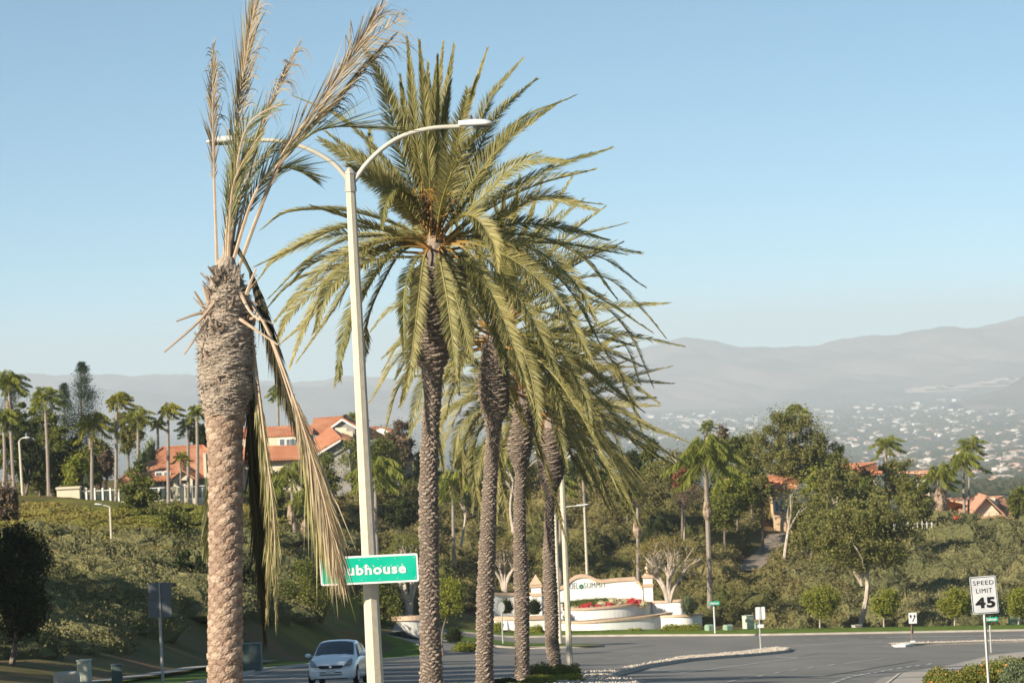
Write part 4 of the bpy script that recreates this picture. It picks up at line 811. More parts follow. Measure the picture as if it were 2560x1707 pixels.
for wd_, w_, h_, z, off in (('SPEED',52,10.5,25.5,-.004),('LIMIT',40,11,5.5,-.004),('45',50,27,-32.5,.045)):
    mb = MB(); V, f = text_mb(wd_, w_*sc, h_*sc, cs-ux*(w_/2-.5)*sc+uz*z*sc+nr*.0055, ux, uz, off=off, sx=1.15); mb.add(V, f); mb.build('lettering', m_black, t)
# signs further off
def post_sign(name, label, cat, px, D, toppx, pw=.045, m=m_galv, lift=.15, group=None):
    b = GX(px, D); b[2] += lift; t = thing(name, label, cat, b, group); top = P(toppx[0], toppx[1], D); top[0] = b[0]-(top[2]-b[2])*.004
    mb = MB(); mb.tube([b-[0,0,.2], top], pw/2*1.3, 8); mb.build('post', m, t); return t, b, top
X1_, Z1_, N1_ = np.array([1,0,0.]), np.array([0,0,1.]), np.array([0,-1.,0])
t, b, tp = post_sign('road_sign', 'back of a blank pale sign at the tip of the cobbled median', 'road sign', 1902, 213, (1900,1520), .07); sc = 213/FPX
c = P(1900.5,1532,213)
mb = MB(); plate(mb, c, X1_, Z1_, N1_, 23.5*sc, 31*sc, .05, .03, .01); mb.build('panel', m_white, t)
mb = MB(); mb.box(c+[0,-.05,0], (.06,.04,31*sc)); mb.build('channel', m_alu, t)
mb = MB(); plate(mb, P(1901.5,1553,213), X1_, Z1_, N1_, 10*sc, 8*sc, .02, .03, .01); mb.build('dark_panel', m_black, t)
mb = MB(); plate(mb, P(1901.5,1564,213), X1_, Z1_, N1_, 15.5*sc, 8*sc, .02, .05, .01); mb.build('small_panel', m_white, t)
t, b, tp = post_sign('keep_right_sign', 'white keep right sign with black arrow at the tip of the far median', 'road sign', 2281, 220, (2281,1560), .06, mat('rusty post', (.25,.14,.12), None, .8)); sc = 220/FPX
c = P(2281.5,1544,220); mb = MB(); plate(mb, c, X1_, Z1_, N1_, 20*sc, 27*sc, .04, .04, .01); mb.build('panel', m_white, t)
mb = MB(); q = lambda x, z: c+np.array([x*sc, -.052, z*sc])
mb.add([q(-7,8),(q(-2.6,8)),q(-2.6,3),q(-4.8,-1.5),q(-7,3)], [(0,4,3,2,1)])
path = [(0,-9),(.5,-5),(3,-2),(4.6,1),(4.9,4)]
for (x0,z0),(x1,z1) in zip(path[:-1], path[1:]): mb.add([q(x0-1.5,z0),q(x0+1.5,z0),q(x1+1.5,z1),q(x1-1.5,z1)], [(0,1,2,3)])
mb.add([q(1.6,3.8),q(8.2,3.8),q(4.9,9.5)], [(0,1,2)]); mb.build('arrow', m_black, t)
mb = MB(); plate(mb, P(2281.5,1604,220), X1_, Z1_, N1_, 12.5*sc, 7*sc, .02, .05, .01); mb.build('marker_plate', m_white, t)
mb = MB(); mb.tube([P(2281,1568,220)+[0,-.0,0], P(2281,1582,220)], .075, 8); mb.build('clamp', m_black, t)
wn = MB(); g0 = G(2262,1616); wn.box((g0[0], g0[1]+.6, hz(g0[0], g0[1]+.6)+.09), (.9,1.6,.2), -.5, bev=.05); o = wn.build('median_nose', mat('white nose paint', (.72,.70,.62), None, .7)); tag(o, 'white painted concrete nose at the start of the far median', 'kerb')
t, b, tp = post_sign('street_name_sign', 'small green Clubhouse street sign seen right behind the speed limit post', 'street sign', 2478, 190, (2476,1562), .07); sc = 190/FPX
c = P(2477,1547,190); mb = MB(); plate(mb, c, X1_, Z1_, N1_, 36*sc, 10*sc, .02, .03, .01); mb.build('panel', m_greenf, t)
mb = MB(); V, f = text_mb('Clubhouse', 27*sc, 6.5*sc, c+[-13*sc,-.045,-3*sc], X1_, Z1_, off=.03); mb.add(V, f); mb.build('lettering', m_white, t)
t, b, tp = post_sign('street_name_sign', 'small bright green street sign on a white post left of the green transformer boxes', 'street sign', 1788, 249, (1786,1515), .09, mat('white post', (.62,.62,.60), None, .5), .2); sc = 249/FPX
c = P(1785.5,1507,249); mb = MB(); plate(mb, c, X1_, Z1_, N1_, 27*sc, 9*sc, .02, .03, .01); mb.build('panel', m_greenf, t)
mb = MB(); V, f = text_mb('Clubhouse', 21*sc, 5.6*sc, c+[-10.5*sc,-.045,-2.6*sc], X1_, Z1_, off=.03); mb.add(V, f); mb.build('lettering', m_white, t)
t, b, tp = post_sign('stop_sign', 'grey back of a round looking stop sign on the entrance island', 'road sign', 1258, 232, (1254,1506), .08); sc = 232/FPX
c = P(1253.5,1517,232); mb = MB(); mb.prism([c+np.array([math.cos(math.radians(22.5+45*k))*14*sc*.62, -.05, math.sin(math.radians(22.5+45*k))*14*sc]) for k in range(8)][::-1], (0,.012,0)); mb.build('panel', m_alu, t)
t, b, tp = post_sign('road_sign', 'shaded back of a tall double road sign at the left roadside', 'road sign', 408, 112, (400,1456), .075, m_galv); sc = 112/FPX
m_shs = mat('shaded sign back', (.16,.17,.18), None, .6)  # aluminium back coloured dark to stand in for the shade on it
for y_, h_ in ((1476,42),(1520,43)): mb = MB(); plate(mb, P(400,y_,112), X1_, Z1_, N1_, 58*sc, h_*sc, .04, .05 if y_ < 1500 else .062, .008); mb.build('panel', m_shs, t)
mb = MB(); mb.box(P(400,1498,112)+[0,-.08,0], (.05,.03,86*sc)); mb.build('channel', m_galv, t)
# ------------------------------------------------------------ utility boxes
m_ugreen = mat('utility green', (.22,.31,.22), (.27,.35,.26), .6, 2); m_ucream = mat('cabinet cream', (.46,.48,.38), (.40,.43,.34), .6, 2); m_udark = mat('cabinet dark green', (.10,.13,.12), None, .6); m_ubeige = mat('beige box', (.42,.38,.32), (.36,.33,.28), .7, 3)  # m_udark is one even dark green
def ubox(label, px, D, w_, h_, dp, m, name='utility_cabinet', cat='utility cabinet', rz=.5, bev=.04, lid=True, lift=.18, group=None, extra=None):
    b = GX(px, D); b[2] += lift; t = thing(name, label, cat, b, group)
    mb = MB(); mb.box(b+[0,0,h_/2], (w_,dp,h_), rz, bev=bev); mb.build('body', m, t)
    if lid: mb = MB(); mb.box(b+[0,0,h_+.02], (w_*1.05,dp*1.05,.05), rz, bev=.015); mb.build('lid', m, t)
    mb = MB(); c_, s_ = math.cos(rz), math.sin(rz); q = b+[s_*(dp/2+.004), -c_*(dp/2+.004), h_*.55]; mb.box(q, (w_*.7,.012,h_*.6), rz, bev=.004); mb.box(q+[s_*.01+c_*w_*.2, -c_*.01+s_*w_*.2, 0], (.03,.03,.12), rz); mb.build('door', extra or m, t); return t
ubox('left one of two small rounded green transformer boxes on the verge', 1774, 251, .62, .62, .6, m_ugreen, 'transformer_box', 'transformer box', bev=.09, lid=False, group='small green transformer boxes')
ubox('right one of two small rounded green transformer boxes on the verge', 1821, 251, .72, .60, .6, m_ugreen, 'transformer_box', 'transformer box', bev=.09, lid=False, group='small green transformer boxes')
ubox('tall cream green signal cabinet on the far verge', 1872, 251.5, .78, 1.3, .6, m_ucream, rz=.55)
ubox('low dark green box just right of the tall cream cabinet', 1892, 253, .5, .75, .5, m_ugreen)
ubox('low pale utility box on the grass beneath the leaning tree', 2143, 251.5, .72, .42, .5, m_ubeige, lid=True)
ubox('grey green cabinet at the far right edge behind the round trees', 2538, 256, .9, 1.15, .6, m_ugreen)
ubox('tall pale green cabinet by the left kerb', 213, 110, .40, .88, .40, m_ucream, rz=-.3, lift=.05)
ubox('plain dark green cabinet standing right of the pale one at left', 294, 111, .38, .72, .38, m_udark, rz=.1, bev=.02, lift=.05)
ubox('squat beige meter box with a domed lid in the bottom left corner', 168, 104, .86, .62, .6, m_ubeige, 'meter_box', 'meter box', rz=.15, bev=.12, lid=False, lift=.0)
ubox('dark cabinet with pale side frames half hidden behind the nearest palm', 632, 150, .9, 1.25, .5, m_udark, rz=-.1, bev=.02, lift=.1)
# ------------------------------------------------------------ white hatchback coming towards the camera
m_car = mat('white car paint', (.82,.83,.84), None, .25, coat=.8); m_glass = mat('car glass', (.02,.025,.03), None, .06, spec=.6); m_trim = mat('black trim', (.015,.015,.015), None, .5); m_tyre = mat('tyre rubber', (.02,.02,.02), None, .9)
m_rim = mat('wheel rim', (.45,.45,.46), None, .3, metal=.8); m_hl = mat('headlight', (.22,.24,.26), (.32,.33,.35), .12, 20, coat=1); m_lic = mat('licence plate', (.58,.58,.56), None, .5); m_chr = mat('chrome', (.7,.7,.7), None, .15, metal=1)
cc = GX(848, 113); car = thing('parked_car', 'white hatchback car coming along the road past the lamp pole', 'car', (0,0,0)); car.name = 'car'
def sect(y, zb, zs, zt, wb, ws, wt, n=5):
    """half outline from sill to roof centre, mirrored"""
    p = [(wb*.92, zb), (wb, zb+.10), (ws*1.0, (zb+zs)/2), (ws*.985, zs-.03), (ws*.95, zs), (wt+.10*(ws-wt), zt-.10*(zt-zs) if zt-zs > .1 else zs+.02), (wt, zt-.02), (wt*.6, zt+.015), (0, zt+.025)]
    q = [(-x, z) for x, z in p[:-1]][::1]; ring = p+[(x, z) for x, z in q[::-1]]
    return np.array([(x, y, z) for x, z in ring])
# front at y=-2.05 ... rear at y=+2.05 (car frame), half widths
secs = [(-2.06,.26,.52,.56,.50,.52,.40),(-2.02,.20,.62,.68,.66,.68,.50),(-1.90,.18,.72,.78,.76,.78,.58),(-1.65,.18,.80,.88,.82,.83,.64),(-1.3,.18,.86,.97,.84,.845,.68),(-1.0,.18,.90,1.03,.845,.85,.70),
        (-.55,.18,.93,1.28,.845,.85,.66),(-.15,.18,.95,1.47,.845,.85,.60),(.3,.18,.96,1.52,.845,.85,.59),(.9,.18,.98,1.51,.845,.85,.58),(1.4,.2,1.0,1.44,.84,.845,.56),(1.85,.24,1.0,1.22,.80,.81,.56),(2.0,.3,.95,1.02,.74,.76,.5)]
mb = MB(); rings = [sect(*s_) for s_ in secs]; k = len(rings[0]); V = np.vstack(rings)
f = [(i*k+j, i*k+(j+1) % k, (i+1)*k+(j+1) % k, (i+1)*k+j) for i in range(len(rings)-1) for j in range(k)]
mb.add(V, f+[tuple(range(k-1,-1,-1)), tuple(range((len(rings)-1)*k, len(rings)*k))]); body = mb.build('body', m_car, car, smooth=True)
body.data.polygons[len(body.data.polygons)-1].use_smooth = False
def strip(pts_l, name, m, parent=car, sm=False):
    mb = MB(); mb.add(np.array(pts_l), [tuple(range(len(pts_l)))]); return mb.build(name, m, parent, smooth=sm)
# windscreen follows the slope
ws = []
n_ = 9
for r_, (y, z, w_) in enumerate([(-1.02,1.045,.68),(-.78,1.17,.665),(-.55,1.30,.64),(-.33,1.41,.60),(-.20,1.465,.57)]):
    for j in range(n_):
        u_ = -1+2*j/(n_-1); ws.append((u_*w_, y-.035+.05*u_*u_, z+.028-.055*abs(u_)**2.6))
mb = MB(); mb.add(np.array(ws), [(i*n_+j, i*n_+j+1, (i+1)*n_+j+1, (i+1)*n_+j) for i in range(4) for j in range(n_-1)]); mb.build('windscreen', m_glass, car, smooth=True)
for sd_ in (-1, 1):
    x = .862*sd_; strip([(x,-.75,.98),(x,.35,1.0),(.69*sd_,.25,1.43),(.70*sd_,-.15,1.40)][::sd_], 'side_window', m_glass)
    strip([(x,.42,1.0),(x,1.35,1.04),(.69*sd_,1.15,1.38),(.69*sd_,.32,1.43)][::sd_], 'side_window', m_glass)
    mb = MB(); mb.blob((.98*sd_,-.62,1.02), (.12,.08,.075), 10, 0, .0); mb.box((.90*sd_,-.62,.99), (.1,.04,.03)); mb.build('door_mirror', m_car, car, smooth=True)
    for y in (-1.28, 1.28):
        mb = MB(); yy = [(0,.31),(.09,.31),(.11,.28),(.11,.2)]
        for rr_, m_i in ((.31,0),): 
            mb.tube([(.70*sd_,y,.31),(.86*sd_,y,.31)], [.31,.305], 24)
        w_ = mb.build('wheel', m_tyre, car)
        mb = MB(); mb.tube([(.855*sd_,y,.31),(.872*sd_,y,.31)], [.20,.19], 16); 
        w2 = mb.build('rim', m_rim, w_)
        mb = MB(); mb.tube([(.80*sd_,y,.33),(.8515*sd_,y,.33)], [.345,.345], 24); mb.build('wheel_arch', m_trim, car)
    # headlight
    pts_ = [(.44,-2.075,.60),(.52,-2.05,.72),(.64,-1.93,.84),(.72,-1.80,.90),(.755,-1.86,.80),(.75,-1.95,.69),(.66,-2.03,.61)]
    mb = MB(); mb.prism([(a*sd_, b_-.005, c_) for a, b_, c_ in pts_][::sd_], (0,.05,-.01)); mb.build('headlight', m_hl, car)
# grille, badge, plate, lower intake
mb = MB(); mb.prism([(-.46,-2.085,.62),(-.34,-2.10,.55),(.34,-2.10,.55),(.46,-2.085,.62),(.40,-2.08,.66),(-.40,-2.08,.66)], (0,.05,0)); gr = mb.build('grille', m_trim, car)
mb = MB(); mb.tube([(0,-2.108,.61),(0,-2.098,.61)], .045, 16); mb.box((0,-2.109,.61), (.11,.006,.02)); mb.build('badge', m_chr, gr)
mb = MB(); mb.box((0,-2.10,.43), (.31,.015,.16), bev=.004); mb.build('licence_plate', m_lic, car)
mb = MB(); mb.box((0,-2.065,.34), (.78,.03,.03)); mb.box((-.28,-2.07,.42), (.22,.03,.03)); mb.box((.28,-2.07,.42), (.22,.03,.03)); mb.build('lower_intake', m_trim, car)
mb = MB(); mb.box((0,-1.98,.22), (1.2,.1,.08), bev=.02); mb.build('front_lip', m_trim, car)
strip([(.7,-1.04,1.03),(-.7,-1.04,1.03),(-.66,-1.09,1.02),(.66,-1.09,1.02)], 'wiper_cowl', m_trim)
car.location = cc+np.array([0,0,.0]); car.rotation_euler = (math.radians(-4.9), 0, math.radians(-4.5)); 
# ------------------------------------------------------------ trees and planting
def leafmat(n, a, b): return mat(n, a, b, .7, usetint=True, transl=.25, spec=.15)
m_oak = leafmat('mid green leaves', (.085,.105,.022), (.21,.21,.045)); m_euc = leafmat('eucalyptus leaves', (.11,.12,.032), (.26,.235,.07)); m_yel = leafmat('yellow green leaves', (.14,.17,.022), (.31,.30,.05))
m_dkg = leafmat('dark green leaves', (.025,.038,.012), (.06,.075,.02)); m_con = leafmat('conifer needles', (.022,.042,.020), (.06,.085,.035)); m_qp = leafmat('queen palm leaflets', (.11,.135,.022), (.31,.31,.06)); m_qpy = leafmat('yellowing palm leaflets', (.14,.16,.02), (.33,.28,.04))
m_red = leafmat('reddish leaves', (.16,.05,.03), (.28,.10,.05)); m_brn = leafmat('brown twigs', (.13,.09,.06), (.22,.16,.10)); m_agv = leafmat('grey green blades', (.07,.10,.05), (.20,.22,.12))
m_bark = mat('tree bark', (.22,.17,.13), (.12,.095,.075), .9, 6, bump=.4, bscale=14); m_pbark = mat('palm grey bark', (.30,.25,.20), (.22,.18,.15), .9, 7, bump=.4, bscale=20); m_pale = mat('pale smooth bark', (.52,.44,.36), (.36,.29,.23), .8, 2)
m_skirt = mat('dry boot stubs', (.20,.14,.10), (.42,.31,.22), .9, usetint=True)
def broadleaf(name, label, basepx, D, top, cx, hw, bot, lm, n=2600, leaf=.2, ncl=26, tr=.12, bark=None, group=None, gaps=.25, cat='tree', seed=None, limbs=5, shape=None, flat=.8, lean=None, base=None, cr=(.24,.20)):
    """pixels: base x, crown top y, crown centre x, half width, crown bottom y"""
    g = np.random.default_rng(seed if seed is not None else int(cx*7+top)); bark = bark or m_bark; sc = D/FPX
    b = GX(basepx, D) if base is None else np.asarray(base, float); b = b-[0,0,.05]; t = thing(name, label, cat, b, group)
    c = P(cx, (top+bot)/2, D); W = hw*sc; Hh = (bot-top)/2*sc; cen = c
    cl = []
    for i in range(ncl):
        for _ in range(20):
            q = g.normal(size=3); q /= np.linalg.norm(q); r = g.random()**.4*.82
            p = cen+q*r*np.array([W, W*flat, Hh])
            if shape is None or shape((p[0]-cen[0])/W, (p[2]-cen[2])/Hh): break
        cl.append((p, W*(cr[0]+cr[1]*g.random())))
    mb = MB(); hgt = c[2]-b[2]; top_t = b+(c-[0,0,Hh*.35]-b); mid = (b+top_t)/2+np.array([(lean or g.normal()*.04)*hgt, 0, 0])
    if top_t[2] < b[2]+.3: top_t = b+[0,0,.3]
    mb.tube(bez([b, mid, top_t], 8), np.linspace(tr*1.25, tr*.6, 8), 7); 
    for i in range(min(limbs, ncl)):
        e = cl[i][0]; s0 = b+(top_t-b)*(.55+.4*g.random()); mb.tube(bez([s0, (s0+e)/2+g.normal(size=3)*.12*W, e], 6), np.linspace(tr*.5, tr*.12, 6), 5)
    mb.build('trunk', bark, t)
    mb = MB(); per = max(6, n//ncl)
    for p, r in cl:
        q = g.normal(size=(per,3)); q /= np.linalg.norm(q, axis=1, keepdims=True); rr = r*(g.random(per)**.35)[:,None]*(1+.25*np.sin(q[:,:1]*7+p[0]*5))
        pos = p+q*rr*np.array([1,1,.78]); tn = np.clip(.42+g.normal()*.16+g.normal(size=per)*.22, 0, 1); mb.leaves(pos, leaf, 0, tn)
    k = int(n*gaps*.3); q = g.normal(size=(k,3)); q /= np.linalg.norm(q, axis=1, keepdims=True); mb.leaves(cen+q*(.6+.5*g.random((k,1)))*np.array([W,W*flat,Hh]), leaf*.9, 0)
    mb.build('crown', lm, t); return t
def conifer(label, basepx, D, top, cx, hw, bot, n=2600, seed=1, group=None):
    g = np.random.default_rng(seed); sc = D/FPX; b = GX(basepx, D); tp = P(cx, top, D); t = thing('conifer', label, 'conifer', b, group)
    mb = MB(); mb.tube([b, tp], [.2, .03], 6); mb.build('trunk', m_bark, t)
    mb = MB(); z0 = P(cx, bot, D)[2]; Ht = tp[2]-z0; nc = 170
    for i in range(nc):
        u = g.random()**.8; rad = hw*sc*(1-u)**.7*(.7+.45*abs(math.sin(u*15+g.random())))*(1 if u < .9 else 1.0)+.10; th = g.random()*6.28; r = rad*(.35+.65*g.random())
        p = np.array([tp[0]+(cx*0)+r*math.cos(th), D+r*math.sin(th), z0+u*Ht]); m_ = n//nc; q = g.normal(size=(m_,3))*np.array([.40,.40,.26])*(rad*.75+.22); mb.leaves(p+q, .15, 0, np.clip(.4+g.normal()*.15+g.normal(size=m_)*.2, 0, 1), asp=.4)
    mb.build('crown', m_con, t)
def queen(label, cpx, D, base, rpx, n=18, lm=None, tr=.14, seed=None, group='queen palms around the houses and slopes', skirt=None, hang=.6, wind=.25, leaf=None, name='queen_palm', nleaf=42, basept=None, upf=.9):
    g = np.random.default_rng(seed if seed is not None else int(cpx[0]*3+cpx[1])); sc = D/FPX; C = P(cpx[0], cpx[1], D); R_ = rpx*sc
    b = GX(base, D)-[0,0,.1] if basept is None else P(basept[0], basept[1], D); t = thing(name, label, 'palm tree', b, group)
    mb = MB(); q = bez([b, (b+C)/2+[g.normal()*.06,0,0], C], 9); mb.tube(q, np.linspace(tr*1.15, tr*.85, 9), 8)
    mb.build('trunk', m_pbark, t)
    if skirt:
        mb = MB(); p = P(skirt[0], skirt[1], D); w_ = skirt[2]*sc; h_ = skirt[3]*sc
        mb.lathe(p, [(tr,-h_*.5),(w_*.8,-h_*.32),(w_,-h_*.05),(w_*.8,h_*.25),(tr*1.1,h_*.55)], 9, 0, g.random(45))
        for _ in range(60):
            th = g.random()*6.28; o = np.array([math.cos(th), math.sin(th), 0]); z = (g.random()-.5)*h_*.8; a = p+o*w_*.6+[0,0,z]; e = a+o*w_*.55+[0,0,.3*h_*g.random()]; tv = np.array([-o[1], o[0], 0])*w_*.16
            mb.add([a-tv, a+tv, e+tv*.5, e-tv*.5], [(0,1,2,3)], 0, g.random())
        mb.build('boot_skirt', m_skirt, t)
    mb = MB(); lf = leaf or R_*.36
    for i in range(n):
        az = i*2.4+g.random()*.4; v = (i+.5)/n; el = 1.4-v*2.1; o = np.array([math.cos(az), math.sin(az), 0]); l = R_*(.85+.35*g.random())
        d = o*math.cos(el)+np.array([0,0,math.sin(el)*upf]); p0 = C; p1 = C+d*l*.45+[0,0,.12*l]; p2 = C+(o*math.cos(el)*.85+np.array([0,0,math.sin(el)*.85]))*l*.85+[wind*R_*.25,0,-hang*.02*l]; p3 = C+(o*(math.cos(el)*.95+.15)+np.array([0,0,math.sin(el)*.7]))*l+[wind*R_*.5,0,-hang*.27*l]
        c = bez([p0,p1,p2,p3], 9); mb.tube(c, np.linspace(.035,.008,9)*(R_/2.2+.3), 3, 0, .5, cap=False)
        u = np.repeat(np.linspace(.18, 1, nleaf), 2); f = u*8; i0 = np.clip(f.astype(int), 0, 7); fr = (f-i0)[:,None]; bb = c[i0]*(1-fr)+c[i0+1]*fr; tt = c[np.clip(i0+1,0,8)]-c[i0]; tt /= np.linalg.norm(tt, axis=1, keepdims=True)
        sd_ = np.cross(tt, [0,0,1.]); sd_ /= np.maximum(np.linalg.norm(sd_, axis=1, keepdims=True), 1e-3); sg = np.tile([1,-1], nleaf)[:,None]
        dd = tt*.45+sd_*sg*(.5+.25*g.random((2*nleaf,1)))+np.array([0,0,-hang])+g.normal(size=(2*nleaf,3))*.18; dd /= np.linalg.norm(dd, axis=1, keepdims=True); L_ = (lf*(.5+.9*np.sin(np.pi*np.clip(u,.1,.95)))*(.8+.4*g.random(2*nleaf)))[:,None]*.8
        wv = np.cross(dd, sd_+g.normal(size=(2*nleaf,3))*.4); wv /= np.maximum(np.linalg.norm(wv, axis=1, keepdims=True), 1e-3); wv *= (.020+.008*R_)
        V = np.stack([bb-wv*.4, bb+dd*L_*.5-wv, bb+dd*L_, bb+dd*L_*.5+wv], 1).reshape(-1,3); mb.add(V, np.arange(8*nleaf).reshape(-1,4), 0, np.repeat(np.clip(.45+g.normal()*.15+g.normal(size=2*nleaf)*.2, 0, 1), 4))
    mb.build('crown', lm or m_qp, t); return t
# left group
queen('tall queen palm with a heavy green head at the far left edge', (22,958), 265, 36, 48, 22, skirt=(20,1030,7,50), hang=.9, wind=.1)
queen('short queen palm whose crown hangs in front of the leftmost trunk', (8,1050), 258, 8, 44, 18, m_qp, hang=.9)
queen('queen palm with a brown seeding crown among the dark trees', (112,1000), 275, 122, 46, 18, m_qp, hang=.5)
queen('queen palm with yellow fronds right of the pointed conifer', (232,1062), 270, 230, 52, 18, m_qpy, hang=1.0, wind=.2, skirt=(226,1110,5,26))
queen('slim queen palm with a windblown arched head left of the orange roof', (292,1004), 270, 290, 38, 18, m_qpy, hang=.7, wind=.7)
queen('feathery queen palm with a loose crown above the left roof peak', (345,1048), 305, 347, 42, 16, m_qp, hang=.6)
queen('small yellowish palm tight behind the left roof', (394,1060), 300, 392, 24, 14, m_qpy, hang=.9)
queen('queen palm with a round bright head in front of the left roof', (420,1028), 272, 421, 34, 18, m_qpy, hang=.9, wind=.5)
queen('dark palm with a sparse crown left of the nearest trunk', (470,1070), 285, 471, 36, 15, m_dkg, hang=.5)
queen('queen palm with a rounded head almost touching the nearest trunk', (492,1032), 270, 491, 32, 18, m_qp, hang=.9, wind=.3)
queen('low young palm in front of the left house gable', (452,1148), 278, 452, 26, 12, m_yel, hang=.4, tr=.08)
queen('lone queen palm standing behind the upper roofs near the hanging fronds', (695,985), 335, 699, 34, 16, m_qp, hang=.9)
queen('dark palm top just behind the lamp pole above the chimney house', (888,1052), 330, 889, 30, 14, m_qp, hang=.3)
# slope palms
queen('slope palm with a pineapple shaped boot below the hanging tan frond', (728,1195), 262, 738, 62, 18, m_qp, hang=.9, skirt=(728,1285,11,50))
queen('short slope palm with a wide dry boot, middle of three under the chimney house', (765,1250), 256, 766, 50, 16, m_qp, hang=.9, skirt=(762,1330,13,48), group='palms with dry boots on the slope')
queen('slope palm whose dry boot shows just left of the lamp pole', (797,1270), 252, 796, 46, 16, m_dkg, hang=.9, skirt=(795,1350,12,62))
queen('queen palm hidden behind the lamp pole with its boot showing to the right', (938,1185), 258, 946, 72, 20, m_qp, hang=1.0, skirt=(936,1300,10,56))
queen('queen palm with a drooping crown between the tallest palm and its neighbour', (1132,1215), 272, 1138, 60, 18, m_qp, hang=1.0, skirt=(1132,1225,10,40))
queen('queen palm with a dark hanging head behind the single arm lamp', (1456,1165), 290, 1467, 50, 18, m_dkg, hang=1.1, wind=.3)
queen('thin palm trunk standing close behind the second light pole', (1400,1215), 268, 1401, 44, 14, m_qp, hang=.8)
queen('bare topped palm with a bulb shaped boot above the monument wall', (1594,1262), 263, 1597, 12, 5, m_brn, hang=-.6, wind=0, skirt=(1593,1322,12,46), leaf=.3)
queen('short dark palm with hanging fronds right of the bare topped palm', (1640,1322), 285, 1650, 48, 16, m_dkg, hang=1.1)
queen('big shaggy queen palm at the centre right slope with a long grey trunk', (1762,1150), 262, 1776, 88, 26, m_qp, tr=.2, hang=.95, wind=.1, skirt=(1768,1278,12,44), nleaf=56)
queen('queen palm showing its top above the loose bushes left of the eucalyptus', (1768,1068), 330, 1770, 24, 13, m_qp, hang=.4)
queen('palm head poking out of the top of the big eucalyptus', (1986,1030), 322, 1985, 34, 14, m_qp, hang=.7, wind=.4)
queen('palm with a full bright crown above the half hidden orange roof', (2216,1118), 345, 2212, 42, 18, m_qp, hang=.6)
queen('leaning bushy palm with a brown skirt of dead fronds at right', (2345,1195), 318, 2348, 52, 20, m_qp, hang=.8, skirt=(2350,1255,20,70))
queen('tall palm pair left trunk beside the pale terracotta roof', (2408,1160), 318, 2412, 52, 18, m_qp, hang=.9, group='tall palms by the right house')
queen('tallest thin palm at right with a small light head', (2424,1120), 322, 2420, 40, 16, m_qp, tr=.1, hang=.6, group='tall palms by the right house')
queen('feathery palm cut by the right edge of the view', (2556,1235), 330, 2556, 34, 14, m_qp, hang=.8)
# conifers
conifer('tall pointed dark conifer, highest tree at left', 202, 295, 908, 203, 60, 1180, 15000, 2)
conifer('narrow conifer with a ball shaped tip left of the tall pointed one', 163, 292, 960, 160, 32, 1150, 6500, 3)
conifer('blunt conifer at the far left behind the palms', 28, 290, 942, 28, 38, 1180, 9000, 4)
conifer('slim conifer tip between the left palms', 92, 296, 980, 92, 32, 1170, 7000, 5)
BT = [('dense tree behind the leftmost queen palm',20,282,1020,18,44,1215,m_oak),('olive tree between the two left queen palms',60,279,1060,66,46,1235,m_dkg),('thick tree mass left of the yellow fronded palm',165,283,1050,160,44,1235,m_oak),('bushy green tree under the yellow fronded palm',190,278,1130,188,40,1245,m_yel),('dark tree directly behind the cream corner wall',150,282,1120,150,48,1245,m_dkg),('small olive tree left of the windblown palm',255,284,1075,252,32,1210,m_euc),('dense dark tree filling the gap under the slim conifer', 66,284,985,62,40,1190,m_oak),('broad olive tree behind the brown seeding palm', 130,288,1000,128,46,1210,m_oak),
 ('dark tree mass below the tall pointed conifer', 205,284,1080,200,46,1230,m_dkg),('leafy tree left of the white corner wall', 100,280,1110,95,56,1245,m_oak),('sunlit bushy tree right behind the white corner wall', 235,281,1110,225,38,1228,m_oak),
 ('bare twigged brown tree beside the left roof edge', 266,279,1120,268,24,1200,m_brn),('airy tree with drooping foliage behind the left house', 325,308,1010,322,48,1140,m_euc),('small dark tree between the palms left of the nearest trunk', 500,300,1060,505,38,1130,m_dkg),
 ('low brown bushy tree at the left picture edge', 10,225,1200,12,46,1330,m_brn),('dark round tree on the slope under the orange left roof', 350,248,1160,345,58,1330,m_oak),('dark tree right of the slope lamp below the fence', 436,240,1235,438,52,1420,m_oak),
 ('shaded tree at the slope bottom just left of the nearest trunk', 482,205,1340,478,48,1560,m_dkg),('shadowed tree peeking out right of the nearest trunk', 610,205,1380,612,28,1530,m_dkg)]  # last two: dark leaf colour stands in for their shade
for lb, bx, D_, tp, cx_, hw, bt, lm in BT: broadleaf('tree', lb, bx, D_, tp, cx_, hw, bt, lm, n=8000, leaf=.23, ncl=40, cr=(.18,.18))
broadleaf('tree', 'very dark shaded tree filling the lower left corner', 30, 128, 1285, 42, 98, 1640, m_dkg, n=20000, leaf=.14, ncl=70, tr=.11, group='round street trees')  # dark leaf colour stands in for the shade over this tree
broadleaf('tree', 'round green street tree left of the big name sign behind the car', 757, 205, 1395, 752, 84, 1568, m_oak, n=7500, leaf=.15, ncl=44, tr=.10, group='round street trees')
broadleaf('tree', 'dark leafy tree peeking out on both sides of the lamp pole under the sign', 940, 222, 1440, 958, 66, 1570, m_oak, n=5200, leaf=.17, ncl=34, tr=.10, group='round street trees')
broadleaf('tree', 'slender yellow green tree just right of the tallest palm trunk', 1108, 205, 1435, 1122, 46, 1560, m_yel, n=5200, leaf=.13, ncl=36, tr=.06, group='round street trees')
